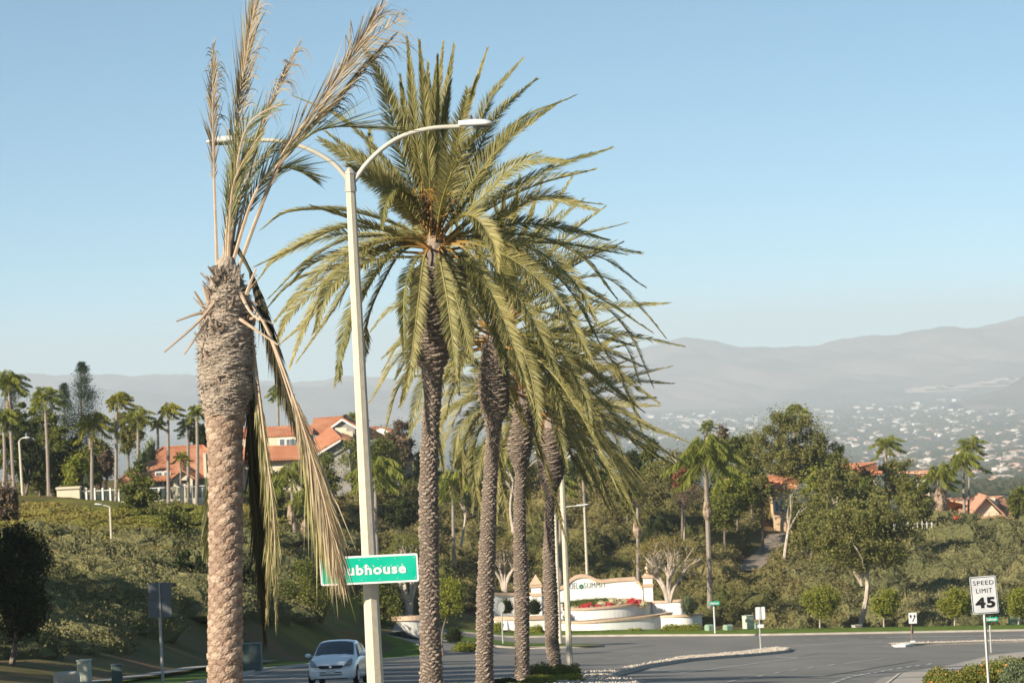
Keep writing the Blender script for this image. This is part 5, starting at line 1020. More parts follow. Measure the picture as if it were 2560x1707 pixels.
for i, (cx_, tp, hw, bx) in enumerate([(2052,1458,50,2050),(2213,1470,39,2211),(2388,1470,41,2386),(2548,1466,46,2545)]):
    broadleaf('street_tree', ['largest lollipop shaped tree, first from the left on the far verge','small lollipop tree between the leaning tree and the keep right sign','lollipop tree just left of the speed limit sign','lollipop tree cut by the right edge behind the speed limit sign'][i], bx, 253, tp, cx_, hw, 1545, m_yel, n=12000, leaf=.15, ncl=46, tr=.055, bark=m_pale, group='lollipop trees on the far verge', seed=90+i)
# behind the palms and around the houses
BM = [('small olive tree covering the left side of the peach house',1908,302,1185,1906,32,1275,m_euc),('tall olive tree right of the big shaggy palm crown',1858,322,1075,1850,48,1200,m_oak),('broad yellow olive tree under the big shaggy palm',1815,300,1170,1812,50,1300,m_yel),('olive tree left of the big shaggy palm crown',1665,318,1130,1662,52,1250,m_euc),('leafy tree joining the biggest eucalyptus on the right',2075,318,1095,2070,60,1230,m_oak),('low olive tree under the half hidden orange roof',2165,312,1190,2160,64,1300,m_oak),('olive tree in front of the leaning bushy palm',2300,308,1235,2292,40,1320,m_euc),('wide olive tree under the right hanging fronds',1500,316,1165,1495,58,1270,m_oak),('feathery olive tree left of the dark hanging palm',1575,300,1185,1570,52,1290,m_euc),('dense rounded tree below the skylight roof',900,290,1065,930,92,1235,m_oak),('big leafy tree in front of the chimney house',800,284,1120,800,62,1260,m_oak),('tree with pale twigs behind the tallest trunk',1010,300,1040,1000,44,1200,m_brn),
 ('leafy shrub tree under the house terrace wall',680,275,1170,672,54,1290,m_oak),('green tree between the second and third palm trunks',1190,305,1080,1180,60,1230,m_oak),('low dark tree on the bank right of the tallest trunk',1000,272,1240,1005,44,1330,m_dkg),
 ('tree right behind the third palm trunk',1290,312,1110,1290,60,1250,m_oak),('bushy tree left of the single arm lamp',1370,318,1130,1370,54,1250,m_euc),('tree seen under the right hanging fronds',1545,325,1140,1540,56,1255,m_euc),
 ('small round tree at the ridge left of the big shaggy palm',1632,322,1085,1625,30,1200,m_oak),('brownish tree on the ridge behind the shaggy palm',1700,330,1100,1705,56,1240,m_euc),('red leaved tree between the shaggy palm and bare trees',1706,300,1170,1708,30,1225,m_red),
 ('olive tree crown above the shaggy palm',1770,334,1080,1790,50,1180,m_euc),('slim brown tree left of the big eucalyptus',1810,336,1055,1808,18,1150,m_brn),('loose tree joining the big eucalyptus at left',1880,326,1070,1880,56,1220,m_euc),
 ('yellow green bush tree in front of the small peach house',1840,305,1185,1838,62,1290,m_yel),('olive tree left of the peach house',1885,312,1150,1882,38,1270,m_oak),('bright yellow green tree right of the peach house',2046,308,1150,2044,52,1300,m_yel),
 ('broad grey green tree on the bank above the first lollipop tree',2020,290,1220,2030,76,1430,m_euc),('tree in front of the half hidden orange roof',2130,325,1160,2130,74,1260,m_euc),('airy tree right of the palm with the bright crown',2250,322,1130,2248,58,1270,m_euc),
 ('dark tree between the right palms and the umbrella',2280,318,1190,2285,50,1310,m_oak),('low green shrub tree at the far right edge',2545,318,1210,2545,30,1310,m_oak),('distant dark tree left of the ridge',1590,333,1115,1585,34,1200,m_dkg),
 ('green tree at the ridge behind the second light pole',1430,332,1140,1435,46,1225,m_oak),('bushy tree behind the name sign pole',1060,315,1110,1065,46,1240,m_oak),('yellowish tree on the slope edge below the peach house',1815,296,1230,1812,40,1330,m_oak)]
for lb, bx, D_, tp, cx_, hw, bt, lm in BM: broadleaf('tree', lb, bx, D_, tp, cx_, hw, bt, lm, n=7500, leaf=.23, ncl=40, tr=.12, cr=(.18,.18))
broadleaf('eucalyptus', 'biggest eucalyptus, tall airy crown with a forked pale trunk above the peach house', 1968, 318, 1012, 1975, 112, 1230, m_euc, n=26000, leaf=.22, ncl=95, cr=(.11,.13), tr=.2, bark=m_pale, limbs=14, gaps=.4)
broadleaf('eucalyptus', 'wide eucalyptus on a leaning grey trunk behind the lollipop trees', 2146, 256, 1225, 2160, 165, 1440, m_euc, n=36000, leaf=.21, ncl=125, cr=(.09,.12), tr=.2, bark=m_pale, limbs=16, lean=.06)
broadleaf('eucalyptus', 'thin crowned eucalyptus left of the right house palms', 2090, 292, 1130, 2092, 60, 1290, m_euc, n=9000, leaf=.2, ncl=46, cr=(.14,.14), tr=.14, bark=m_pale, limbs=8)
# bare pale trunks
def baretree(label, pts, D, r, br, lm=None, seed=0, name='bare_tree'):
    g = np.random.default_rng(seed); q = [P(x, y, D) for x, y in pts]; b = q[0]; t = thing(name, label, 'tree', b)
    mb = MB(); mb.tube(bez(q, 10), np.linspace(r, r*.45, 10), 7)
    tips = []
    for i in range(br):
        s0 = q[-1]+(q[0]-q[-1])*.25*g.random(); a = g.normal()*.6; l = r*(9+8*g.random()); m1 = s0+np.array([math.sin(a)*l*.5, g.normal()*l*.3, l*.5]); e = m1+np.array([math.sin(a)*l*.6+g.normal()*.2, g.normal()*l*.2, l*(.3+.3*g.random())]); mb.tube(bez([s0,m1,e], 6), np.linspace(r*.45, r*.08, 6), 5); tips.append(e)
        for _ in range(3): e2 = e+g.normal(size=3)*l*.3; mb.tube([m1+(e-m1)*g.random(), e2], [r*.16, r*.05], 4); tips.append(e2)
    mb.build('trunk', m_pale, t)
    if lm is not None:
        mb = MB()
        for e in tips: mb.leaves(e+g.normal(size=(60,3))*r*3, .18, 0)
        mb.build('crown', lm, t)
baretree('pale bare eucalyptus trunk beside the dirt track', [(1965,1432),(1962,1390),(1973,1310)], 290, .22, 3, m_euc, 1)
baretree('thin white tree with bare branches left of the shaggy palm', [(1710,1372),(1711,1320),(1712,1262)], 296, .09, 7, m_brn, 2)
baretree('leafless twiggy tree at the ridge left of the shaggy palm', [(1692,1215),(1690,1180),(1690,1150)], 306, .07, 9, None, 3)
baretree('white crooked trunk on the slope between the tallest and second palms', [(1152,1366),(1160,1320),(1166,1275)], 275, .14, 4, m_oak, 4)
baretree('pale bent trunk behind the third palm on the slope', [(1284,1330),(1276,1270),(1284,1200)], 285, .18, 5, m_oak, 5)
# coral trees: many bare pale limbs with leafy tips
def coral(label, basepx, top, hw, D, n=26, seed=0, lm=None, dens=46):
    g = np.random.default_rng(seed); b = P(basepx[0], basepx[1], D); sc = D/FPX; W = hw*sc; H_ = (basepx[1]-top)*sc; t = thing('coral_tree', label, 'tree', b, 'coral trees with pale bare limbs')
    mb = MB(); lv = MB(); stems = 5
    for s_ in range(stems):
        a = (s_-(stems-1)/2)/stems*1.9+g.normal()*.1; yv = g.normal()*.3; m1 = b+np.array([math.sin(a)*W*.55, yv*W*.5, H_*.42]); mb.tube(bez([b+[a*.12,0,-.1], b+np.array([math.sin(a)*W*.2, 0, H_*.2]), m1], 7), np.linspace(.17,.10,7), 7)
        for k in range(n//stems+1):
            a2 = a*.9+g.normal()*.35; e = b+np.array([math.sin(a2)*W*(.85+.3*g.random()), g.normal()*W*.45, H_*(.78+.22*g.random())*math.cos(a2*.55)]); mm = (m1+e)/2+g.normal(size=3)*.18; mb.tube(bez([m1+g.normal(size=3)*.08, mm, e], 6), np.linspace(.06,.018,6), 5, 0)
            for _ in range(2): e2 = e+np.array([g.normal()*.22, g.normal()*.22, .08+.25*g.random()]); mb.tube([e-(e-mm)*.35*g.random(), e2], [.022,.01], 4); lv.leaves(e2+g.normal(size=(dens,3))*[.2,.2,.13], .13, 0)
            lv.leaves(mm+g.normal(size=(dens//3,3))*.25, .12, 0)
    mb.build('trunk', m_pale, t); lv.build('crown', lm or leafmat('coral leaves', (.12,.12,.03), (.30,.22,.07)), t)
coral('large many limbed coral tree right of the monument wall', (1672,1502), 1352, 82, 256.5, 46, 1)
coral('coral tree seen between the second and fourth palm trunks above the planter', (1262,1476), 1350, 62, 261, 34, 2)
coral('coral tree rising from the curved white planter left of the tallest palm', (1024,1540), 1345, 66, 223.5, 34, 3, m_oak)
# tufted plants
def tuft(name, label, px, D, w_, h_, lm, n=160, z=.15, base=None, group=None, wd=.07):
    g = np.random.default_rng(int(px)); b = GX(px, D)+[0,0,z] if base is None else np.asarray(base, float); mb = MB(); k = n; th = g.random(k)*6.283; el = .35+1.15*g.random(k); o = np.stack([np.cos(th)*np.cos(el), np.sin(th)*np.cos(el)*.7, np.sin(el)], 1); L_ = (h_*(.7+.45*g.random(k)))[:,None]
    o[:,0] *= w_/h_; s0 = b+np.stack([g.normal(size=k)*w_*.12, g.normal(size=k)*w_*.1, np.zeros(k)], 1); wv = np.stack([-np.sin(th), np.cos(th), np.zeros(k)], 1)*wd; m1 = s0+o*L_*.6; e = s0+o*L_+np.array([0,0,-.12])*L_
    V = np.stack([s0-wv*.5, s0+wv*.5, m1+wv*.5, m1-wv*.5, e], 1).reshape(-1,3); q = np.arange(k)[:,None]*5; mb.add(V, q+np.array([[0,1,2,3]]), 0, np.repeat(g.random(k), 5)); n0 = mb.n; mb.l.append((q+np.array([[3,2,4]])).ravel()); mb.c.append(np.full(k,3)); mb.m.append(np.zeros(k,int))
    o_ = mb.build(name, lm, loc=b); return tag(o_, label, 'plant', group)
tuft('strappy_plant', 'big grey green tufted plant on the right white planter', 1722, 249.5, .95, 1.75, m_agv, 520, base=P(1722,1535,253.6))
tuft('strappy_plant', 'dark tufted plant between the third and fourth palm trunks', 1335, 250, 1.1, 1.5, m_dkg, 420, base=P(1336,1535,254.3))
tuft('strappy_plant', 'dark tufted shrub behind the round backed stop sign', 1262, 252, 1.1, 1.4, m_dkg, 380, base=P(1266,1532,256))
tuft('bird_of_paradise', 'bird of paradise clump with orange flowers at the foot of the slender tree', 1140, 222, 1.1, 1.25, m_dkg, 380, base=P(1136,1604,222))
for i, (x, y, lb) in enumerate([(218,1218,'banana like plant by the white corner wall'),(352,1180,'tall banana plant in front of the left roof corner'),(378,1150,'banana plant leaning over the orange roof')]):
    tuft('banana_plant', lb, x, 275, 1.1, 2.2 if i else 1.4, m_agv, 70, base=P(x, y, 277), wd=.3)
# hedges and shrubs
def shrub(name, label, px, D, w_, d_, h_, lm, n=1800, leaf=.10, base=None, group=None, seed=0, flowers=None, cat='shrub', core=True):
    g = np.random.default_rng(seed+int(px)); b = GX(px, D)+[0,0,.1] if base is None else np.asarray(base, float)
    mb = MB(); q = g.normal(size=(n,3)); q[:,2] = np.abs(q[:,2]); q /= np.linalg.norm(q, axis=1, keepdims=True); q *= (.82+.22*g.random((n,1)))*(1+.12*np.sin(q[:,:1]*6+px))*(1+.10*np.sin(q[:,1:2]*8+q[:,2:3]*9)); sgn = np.sign(q)*np.abs(q)**.8
    if core: mb.blob(b+[0,0,h_*.3], (w_/2*.82, d_/2*.82, h_*.55), 12, 0, .1, .15, seed)
    mb.leaves(b+sgn*[w_/2, d_/2, h_], leaf, 0, np.clip(.5+g.normal(size=n)*.25+.2*(sgn[:,2]-.5), 0, 1))
    mats = [lm]
    if flowers:
        k = flowers[1]; q2 = sgn[g.integers(n, size=k)]; n0 = len(mb.m); mb.leaves(b+q2*[w_/2*1.03, d_/2*1.03, h_*1.05], leaf*.9, 1, g.random(k)); mats.append(flowers[0])
    o = mb.build(name, mats, loc=b); return tag(o, label, cat, group)
m_orfl = mat('orange flowers', (.62,.14,.03), (.7,.25,.06), .6, usetint=True); m_med = leafmat('median shrub leaves', (.09,.11,.022), (.20,.20,.045))
for i, (px_, D_, w_, h_, lb, lm) in enumerate([(1165,84,1.5,.22,'low shrub at the foot of the second palm, bottom edge',m_med),(1250,93,1.2,.22,'low shrub between the second and third palm trunks',m_dkg),(1352,108,1.3,.52,'rounded shrub left of the smallest palm trunk',m_med),
   (1418,110,1.0,.48,'rounded shrub just right of the smallest palm trunk',m_med),(1380,98,2.0,.26,'yellow tipped shrub in front of the smallest palm',m_yel),(1290,86,1.3,.18,'low green shrub at the bottom edge under the third trunk',m_med),(1340,92,1.2,.22,'dark low shrub right of the third palm trunk',m_med)]):
    shrub('shrub', lb, px_, D_, w_, 1.2, h_, lm, 2600, .06, group='shrubs planted around the palm feet', seed=i)
for i, (px_, py_, D_, w_, h_, lb) in enumerate([(2372,1690,70,1.3,.5,'left end of the flowering bank at the right roadside'),(2440,1668,72,1.2,.55,'bushy flowering clump behind the speed limit post'),(2400,1690,66,.9,.40,'front clump left of the speed limit post'),(2466,1690,66,.9,.45,'flowering clump right in front of the speed limit post'),(2530,1680,68,1.2,.6,'dark flowering clump right of the speed limit post'),(2560,1690,65,1.1,.6,'grey green clump in the bottom right corner'),(2505,1650,74,1.3,.65,'flower topped clump at the back of the roadside bank'),(2556,1640,75,1.4,.75,'tall clump of the roadside bank at the right edge')]):
    p = P(px_, py_, D_); z = hz(p[0], D_); shrub('flowering_shrub', lb, px_, D_, w_, 1.6, h_, m_agv if i == 5 else m_med, 4200, .055, base=[p[0], D_, z], group='flowering shrubs on the right roadside bank', seed=40+i, flowers=(m_orfl, 170 if i in (0,1,3,6) else 60))
shrub('hedge', 'bright yellow green hedge below the right white planter', 1700, 251.8, 3.6, 1.0, .75, m_yel, 3200, .11, group='low hedges before the white walls')
shrub('hedge', 'small yellow bushes at the foot of the lower curved wall', 1588, 252.6, 1.3, .7, .45, m_yel, 900, .1, group='low hedges before the white walls')
shrub('hedge', 'yellow green hedge between the third and fourth palm trunks', 1338, 253, 1.6, .9, .75, m_yel, 1500, .11, group='low hedges before the white walls')
shrub('hedge', 'yellow green hedge behind the stop sign', 1245, 254, 1.6, .9, .7, m_yel, 1500, .11, group='low hedges before the white walls')
shrub('hedge', 'light green hedge at the lawn corner right of the tallest trunk', 1165, 214, 1.9, .8, .55, m_yel, 1500, .1, group='low hedges before the white walls')
for i in range(9): shrub('border_plant', 'small dark clipped plant in the row along the lower curved wall', 1430+i*13, 252.6, .42, .3, .26, m_dkg, 160, .08, group='row of small plants below the curved wall')
# mounded ground cover on the slopes
def mounds(name, label, n, region, lm, rr=(1.0,2.4), hh=(.5,1.1), leaf=.17, per=150, seed=0, tintfn=None):
    g = np.random.default_rng(seed); mb = MB(); k = 0; tries = 0; per0 = per*1.7
    while k < n and tries < n*30:
        tries += 1; px, py = region[0]+(region[1]-region[0])*g.random(), region[2]+(region[3]-region[2])*g.random(); q = G(px, py)
        if q[1] > 345 or q[1] < 60: continue
        r = rr[0]+(rr[1]-rr[0])*g.random()**1.8
        if float(sdist(np.array([q[0]]), np.array([q[1]]))[0]) < (4.6+r if q[1] > 235 else 6.6+.6*r): continue
        if min(math.hypot(q[0]-a[0], q[1]-a[1]) for a in TRK) < 1.6+r*.8: continue
        if any(a < q[0] < b_ and c_ < q[1] < d_ for a, b_, c_, d_ in NOGO): continue
        h_ = hh[0]+(hh[1]-hh[0])*g.random(); k += 1
        q[2] = hz(q[0], q[1])-.1; ti = float(np.clip(.5+.35*math.sin(q[0]*.21+1)*math.sin(q[1]*.17)+g.normal()*.12, 0, 1))
        per = int(per0*(.5+r*h_*.55)); n0 = mb.n; mb.blob(q+[0,0,h_*.0], (r*.93, r*.84, h_*.93), 10, 0, .16, np.clip(ti*.7,0,1), int(g.integers(1e6)))
        a = g.normal(size=(per,3)); a[:,2] = np.abs(a[:,2])*.9; a[:,1] = -np.abs(a[:,1])*np.sign(g.random(per)-.25); a /= np.linalg.norm(a, axis=1, keepdims=True); w_ = (1+.16*np.sin(a[:,:1]*5+q[0])*np.cos(a[:,1:2]*4+q[1]))*(.98+.2*g.random((per,1))**2)
        mb.leaves(q+a*w_*[r*1.02, r*.92, h_*1.04], leaf, 0, np.clip(ti+g.normal(size=per)*.16, 0, 1), up=.8)
    o = mb.build(name, lm, smooth=False); return tag(o, label, 'ground cover', None, 'stuff')
TRK = [G(x, y) for x, y in [(1868,1428),(1880,1417),(1895,1405),(1910,1391),(1925,1378),(1933,1365),(1940,1352),(1952,1335),(1963,1322)]]
NOGO = [(-4,14,250,264),(12,19,249,260),(-13,-4,214,232)]
m_md1 = mat('slope shrubs', (.075,.080,.024), (.21,.165,.07), .95, usetint=True, spec=.05); m_md2 = mat('sage shrubs', (.095,.10,.042), (.22,.19,.085), .95, usetint=True, spec=.05); m_md3 = mat('yellow ground cover', (.15,.155,.03), (.27,.19,.06), .95, usetint=True, spec=.05); m_md4 = mat('rusty ground cover', (.20,.11,.05), (.12,.11,.04), .95, usetint=True, spec=.05)
mounds('slope_shrubs', 'rolling mounds of olive shrubs covering the centre slope', 620, (980,2120,1250,1590), m_md1, (.9,2.8), (.7,1.9), .17, 170, 1)
mounds('bank_shrubs', 'grey green mounded shrubs on the right hand bank', 430, (1950,2660,1310,1590), m_md2, (.9,2.8), (.6,1.8), .17, 170, 2)
mounds('rusty_ground_cover', 'rusty orange patches of low ground cover between the slope shrubs', 90, (1650,2600,1330,1560), m_md4, (.6,1.5), (.3,.8), .14, 150, 5)
mounds('left_slope_shrubs', 'sage and olive mounds low on the left slope', 330, (-60,860,1345,1640), m_md2, (1.0,3.2), (.5,1.4), .15, 180, 3)
mounds('yellow_ground_cover', 'flat yellow green ground cover on the upper left slope', 150, (-40,640,1262,1400), m_md3, (1.6,3.4), (.2,.55), .18, 200, 4)
mounds('under_house_shrubs', 'olive shrubs on the slope below the middle houses', 240, (560,1150,1240,1560), m_md1, (.8,2.0), (.4,1.0), .17, 200, 6)
# dark fill of bushes on the ridge
mounds('ridge_bushes', 'leafy bushes massed along the ridge top', 230, (900,2340,1205,1262), m_md1, (1.0,2.0), (.8,1.8), .22, 200, 7)
# unseen trees added left of frame to shade the car and the lower slope
for i, (x, y, h_, r) in enumerate([(-21,79,13,3.8),(-25,87,16,4.6),(-24.5,99,13.5,3.8),(-30,108,17,5.6),(-29,123,14,4.2),(-35,131,17,5.6),(-37,148,14,4.4),(-44,156,17,6)]):
    b = np.array([x, y, hz(x, y)]); lbs = ['first','second','third','fourth','fifth','sixth','seventh','eighth']
    g = np.random.default_rng(i); t = thing('shade_tree', 'unseen tree added beyond the left edge to cast shade, %s counted away from the camera' % lbs[i], 'tree', b, 'unseen shade trees added beyond the left edge')
    mb = MB(); mb.tube([b-[0,0,.3], b+[0,0,h_*.7]], [.3,.15], 8); mb.build('trunk', m_bark, t)
    mb = MB(); q = g.normal(size=(5200,3)); q /= np.linalg.norm(q, axis=1, keepdims=True); mb.leaves(b+[0,0,h_*.56]+q*(g.random((5200,1))**.4)*[r, r, h_*.46], .6, 0); mb.build('crown', m_oak, t)
# ------------------------------------------------------------ houses
def tilemat(name, a, b, c=None):
    m = mat(name, a, b, .85, .9, c3=c, spec=.15); t = m.node_tree; N = t.nodes
    tcn = N.new('ShaderNodeTexCoord'); wv = N.new('ShaderNodeTexWave'); wv.wave_type = 'BANDS'; wv.bands_direction = 'DIAGONAL'; wv.inputs['Scale'].default_value = 2.0; wv.inputs['Distortion'].default_value = .4
    bp = N.new('ShaderNodeBump'); bp.inputs['Strength'].default_value = .8; bp.inputs['Distance'].default_value = .12; t.links.new(tcn.outputs['Object'], wv.inputs['Vector']); t.links.new(wv.outputs['Fac'], bp.inputs['Height']); t.links.new(bp.outputs[0], N['Principled BSDF'].inputs['Normal']); return m
m_tile = tilemat('terracotta tiles', (.52,.22,.12), (.45,.18,.095), (.60,.30,.17)); m_tile2 = tilemat('pale terracotta tiles', (.60,.34,.22), (.54,.28,.18)); m_cream = mat('cream stucco', (.66,.57,.42), (.60,.51,.38), .9, 1); m_grey = mat('grey stucco', (.30,.28,.25), None, .9); m_trimw = mat('white trim', (.72,.70,.66), None, .6)
m_win = mat('window glass', (.10,.13,.14), (.16,.20,.21), .1, 2, spec=.6); m_peach = mat('peach stucco', (.60,.42,.26), (.56,.39,.25), .9, 1); m_fasc = mat('fascia board', (.42,.42,.40), None, .7)
def PX(px, py, D): return P(px, py, D)
def part(name, parent, m, fn, smooth=False):
    mb = MB(); fn(mb); return mb.build(name, m, parent, smooth=smooth)
def gable(mb, x0, x1, y0, y1, ze, zr, axis='x', th=.22, over=.4, rx=None):
    """roof slab pair; ridge along axis"""
    if axis == 'x':
        ym = (y0+y1)/2; a, b = x0-over, x1+over
        for yy in (y0-over, y1+over):
            mb.prism([(a,yy,ze),(b,yy,ze),(b,ym,zr),(a,ym,zr)] if yy < ym else [(b,yy,ze),(a,yy,ze),(a,ym,zr),(b,ym,zr)], (0,0,th))
        mb.tube([(a,ym,zr+th+.02),(b,ym,zr+th+.02)], .13, 6)
    else:
        xm = (x0+x1)/2 if rx is None else rx; a, b = y0-over, y1+over
        for xx in (x0-over, x1+over):
            mb.prism([(xx,b,ze),(xx,a,ze),(xm,a,zr),(xm,b,zr)] if xx < xm else [(xx,a,ze),(xx,b,ze),(xm,b,zr),(xm,a,zr)], (0,0,th))
        mb.tube([(xm,a,zr+th+.02),(xm,b,zr+th+.02)], .13, 6)
def hip(mb, x0, x1, y0, y1, ze, zr, over=.5, inset=None):
    x0 -= over; x1 += over; y0 -= over; y1 += over; ym = (y0+y1)/2; i = inset or (y1-y0)/2
    v = [(x0,y0,ze),(x1,y0,ze),(x1,y1,ze),(x0,y1,ze),(x0+i,ym,zr),(x1-i,ym,zr),(x0,y0,ze-.2),(x1,y0,ze-.2),(x1,y1,ze-.2),(x0,y1,ze-.2)]
    mb.add(v, [(0,1,5,4),(1,2,5),(2,3,4,5),(3,0,4),(0,6,7,1),(1,7,8,2),(2,8,9,3),(3,9,6,0),(9,8,7,6)])
    for a, b in ((4,5),(4,0),(4,3),(5,1),(5,2)): mb.tube([np.array(v[a])+[0,0,.05], np.array(v[b])+[0,0,.05]], .12, 6)
def window(parent, x, y, z, w_, h_, mullion=True):
    f = part('window', parent, m_trimw, lambda mb: mb.box((x, y-.03, z), (w_+.18, .10, h_+.18)))
    part('pane', f, m_win, lambda mb: [mb.box((x+s_*(w_/4+.01) if mullion else x, y-.09, z), (w_/2-.04 if mullion else w_, .03, h_)) for s_ in ((-1,1) if mullion else (0,))])
    return f
# house at left
D = 290; zt = lambda px, py, d=290: P(px, py, d)[2]; xt = lambda px, py, d=290: P(px, py, d)[0]
gz = hz(xt(430,1200), 292)
hA = thing('house', 'single storey cream house with a wide orange hip roof behind the white fence', 'house', (xt(430,1200), 296, gz))
x0, x1 = xt(305,1190), xt(575,1190); ze = zt(420,1196); zr = zt(420,1120, 296)
part('wall', hA, m_cream, lambda mb: mb.box(((x0+x1)/2+.4, 297, (ze-.15+gz-1)/2), (x1-x0-.8, 12, ze-.15-gz+1)))
part('roof', hA, m_tile, lambda mb: hip(mb, x0, x1, 290.6, 303.4, ze, zr, .4, 3.4))
gx0, gx1 = xt(436,1190), xt(490,1190)
part('porch_roof', hA, m_tile, lambda mb: gable(mb, gx0, gx1, 287.2, 293, ze-.1, ze+.75, 'y', .16, .2))
part('porch', hA, m_cream, lambda mb: [mb.prism([(gx0,287.4,ze-.12),(gx1,287.4,ze-.12),((gx0+gx1)/2,287.4,ze+.68)], (0,.3,0)), mb.box((gx0+.3,287.55,(ze-.12+gz-1)/2), (.45,.3,ze-.12-gz+1)), mb.box((gx1-.3,287.55,(ze-.12+gz-1)/2), (.45,.3,ze-.12-gz+1))])
for x in (396,416): window(hA, xt(x,1230), 291, gz+1.4, .5, 1.2)
wx = xt(515,1170); part('wing', hA, m_cream, lambda mb: [mb.box((wx+i*.42, 289.3+.1*i, (zt(515,1132)+gz-1)/2), (.26, .5, zt(515,1132)-gz+1)) for i in range(3)]+[mb.box((wx+1.0, 290.4, (zt(515,1134)+gz-1)/2), (2.0, 1.6, zt(515,1134)-gz+1))])
# middle house group
gz2 = hz(xt(780,1150,300), 300)
hB = thing('house', 'two storey cream house with stepped orange gables left of the lamp pole', 'house', (xt(740,1150,300), 300, gz2))
def XY(px, py, d): q = P(px, py, d); return q[0], q[2]
# long lower roof left with upper cream storey
xa, z_ = XY(572,1090,300); xb, _ = XY(772,1090,300); zc0 = XY(700,1116,300)[1]; zc1 = XY(700,1090,300)[1]; zlow0 = XY(700,1150,297)[1]; zlow1 = XY(700,1118,300)[1]
part('wall', hB, m_cream, lambda mb: mb.box(((xa+xb)/2, 303.5, (zc1+gz2-2)/2), (xb-xa, 7, zc1-gz2+2)))
part('lower_roof', hB, m_tile, lambda mb: mb.prism([(xa-.6,296.6,zlow0),(xb-.2,296.6,zlow0),(xb-.2,299.99,zlow1),(xa-.6,299.99,zlow1)], (0,0,.2)))
part('lower_wall', hB, m_cream, lambda mb: mb.box(((xa+xb)/2, 298.6, (zlow0+.02+gz2-2)/2), (xb-xa-.4, 2.6, zlow0-gz2+2)))
part('roof', hB, m_tile, lambda mb: gable(mb, xa, xb, 300.2, 306.5, zc1, XY(700,1074,303)[1], 'x', .2, .35))
for x in (705,724,741): window(hB, XY(x,1104,300)[0], 299.97, XY(x,1105,300)[1], .42 if x == 705 else .6, .55, x != 705)
# tall gabled block
xc, xd = XY(826,1073,301)[0], XY(886,1062,301)[0]; zg = XY(828,1074,301)[1]; zp = XY(858,1048,301)[1]
xw = XY(775,1090,301)[0]
part('upper_wall', hB, m_grey, lambda mb: [mb.box(((xc+xd)/2, 304.5, (zg+gz2-2)/2), (xd-xc, 6.6, zg-gz2+2)), mb.prism([(xc,301.25,zg-.02),(xd,301.25,zg-.02),((xc+xd)/2,301.25,zp-.05)], (0,.5,0))])
part('upper_roof', hB, m_tile, lambda mb: [gable(mb, xc-.1, xd+.1, 301.4, 308, zg-.05, zp, 'y', .22, .35), mb.prism([(xw,301.5,XY(775,1086,301)[1]),(xc+.2,301.5,XY(830,1084,301)[1]-.45),(xc+1.3,304.5,zp+.1),(xw+.2,304.5,zp)], (0,0,.2))])
part('fascia', hB, m_trimw, lambda mb: [mb.prism([(a,301.02,za),(b,301.02,zb),(b,301.02,zb-.2),(a,301.02,za-.2)], (0,-.08,0)) for a, za, b, zb in ((xc-.45,zg-.02,(xc+xd)/2,zp+.08),((xc+xd)/2,zp+.08,xd+.45,zg-.02))])
part('chimney', hB, m_cream, lambda mb: [mb.box((XY(852,1085,299)[0], 299.9, (XY(852,1069,299)[1]+gz2)/2), (1.1,.9,XY(852,1069,299)[1]-gz2)), mb.box((XY(862,1090,299)[0], 299.7, (XY(862,1078,299)[1]+gz2)/2), (1.5,.9,XY(862,1078,299)[1]-gz2))])
# lower front gable
xe, xf = XY(792,1140,295)[0], XY(872,1096,295)[0]; ze_ = XY(792,1137,295)[1]; zp_ = XY(850,1097,295)[1]
part('front_gable', hB, m_grey, lambda mb: mb.prism([(xe,295.6,gz2-2),(xf,295.6,gz2-2),(xf,295.6,zp_-.3),(XY(850,1097,295)[0],295.6,zp_-.1),(xe,295.6,ze_-.05)], (0,4.2,0)))
part('front_roof', hB, m_tile, lambda mb: [mb.prism([(xe-.5,295.0,ze_-.15),(XY(852,1096,295)[0],295.0,zp_),(XY(852,1096,295)[0]-1.2,300.0,zp_+.9),(xe-1.6,300.0,ze_+.5)], (0,0,.2)), mb.prism([(XY(850,1096,295)[0],295.02,zp_),(xf+.2,295.02,zp_-.4),(xf+.2,300.0,zp_-.1),(XY(850,1096,295)[0],300.0,zp_+.35)], (0,0,.2))])
part('front_fascia', hB, m_trimw, lambda mb: mb.prism([(xe-.5,294.9,ze_-.18),(XY(852,1096,295)[0],294.9,zp_-.03),(XY(852,1096,295)[0],294.9,zp_-.2),(xe-.5,294.9,ze_-.35)], (0,-.06,0)))
# right house with skylight
gz3 = hz(XY(960,1150,304)[0], 306)
hC = thing('house', 'orange roofed house with a white skylight right of the lamp pole', 'house', (XY(965,1150,304)[0], 306, gz3))
xg, xh = XY(922,1090,305)[0], XY(1008,1090,305)[0]; zA, zB = XY(960,1103,303)[1], XY(950,1067,308)[1]
part('wall', hC, m_grey, lambda mb: mb.box(((xg+xh)/2+.3, 308, (zA+gz3-2)/2), (xh-xg-.6, 8, zA-gz3+2)))
part('roof', hC, m_tile, lambda mb: mb.add([(xg-1.2,303,XY(905,1082,303)[1]),(xg+1.4,303,zA),(xh+.2,303,zA+.1),(xh-1.4,308,zB-.1),(xg+.6,308,zB+.1),(xg-1.2,308,zB),(xh+.4,313,zA),(xg-1.2,313,zA)], [(0,1,4,5),(1,2,3,4),(2,6,3),(5,4,3,6,7)]))
sk_ = part('skylight', hC, m_trimw, lambda mb: mb.prism([P(942,1077,304.5),P(955,1076,304.5),P(974,1084,304),P(962,1087,303.6)], (0,-.1,.22)))
part('eave_wall', hC, m_peach, lambda mb: mb.box((XY(1003,1118,303)[0], 304.5, (XY(1003,1110,303)[1]+gz3-1)/2), (1.8, 2.0, XY(1003,1110,303)[1]-gz3+1)))
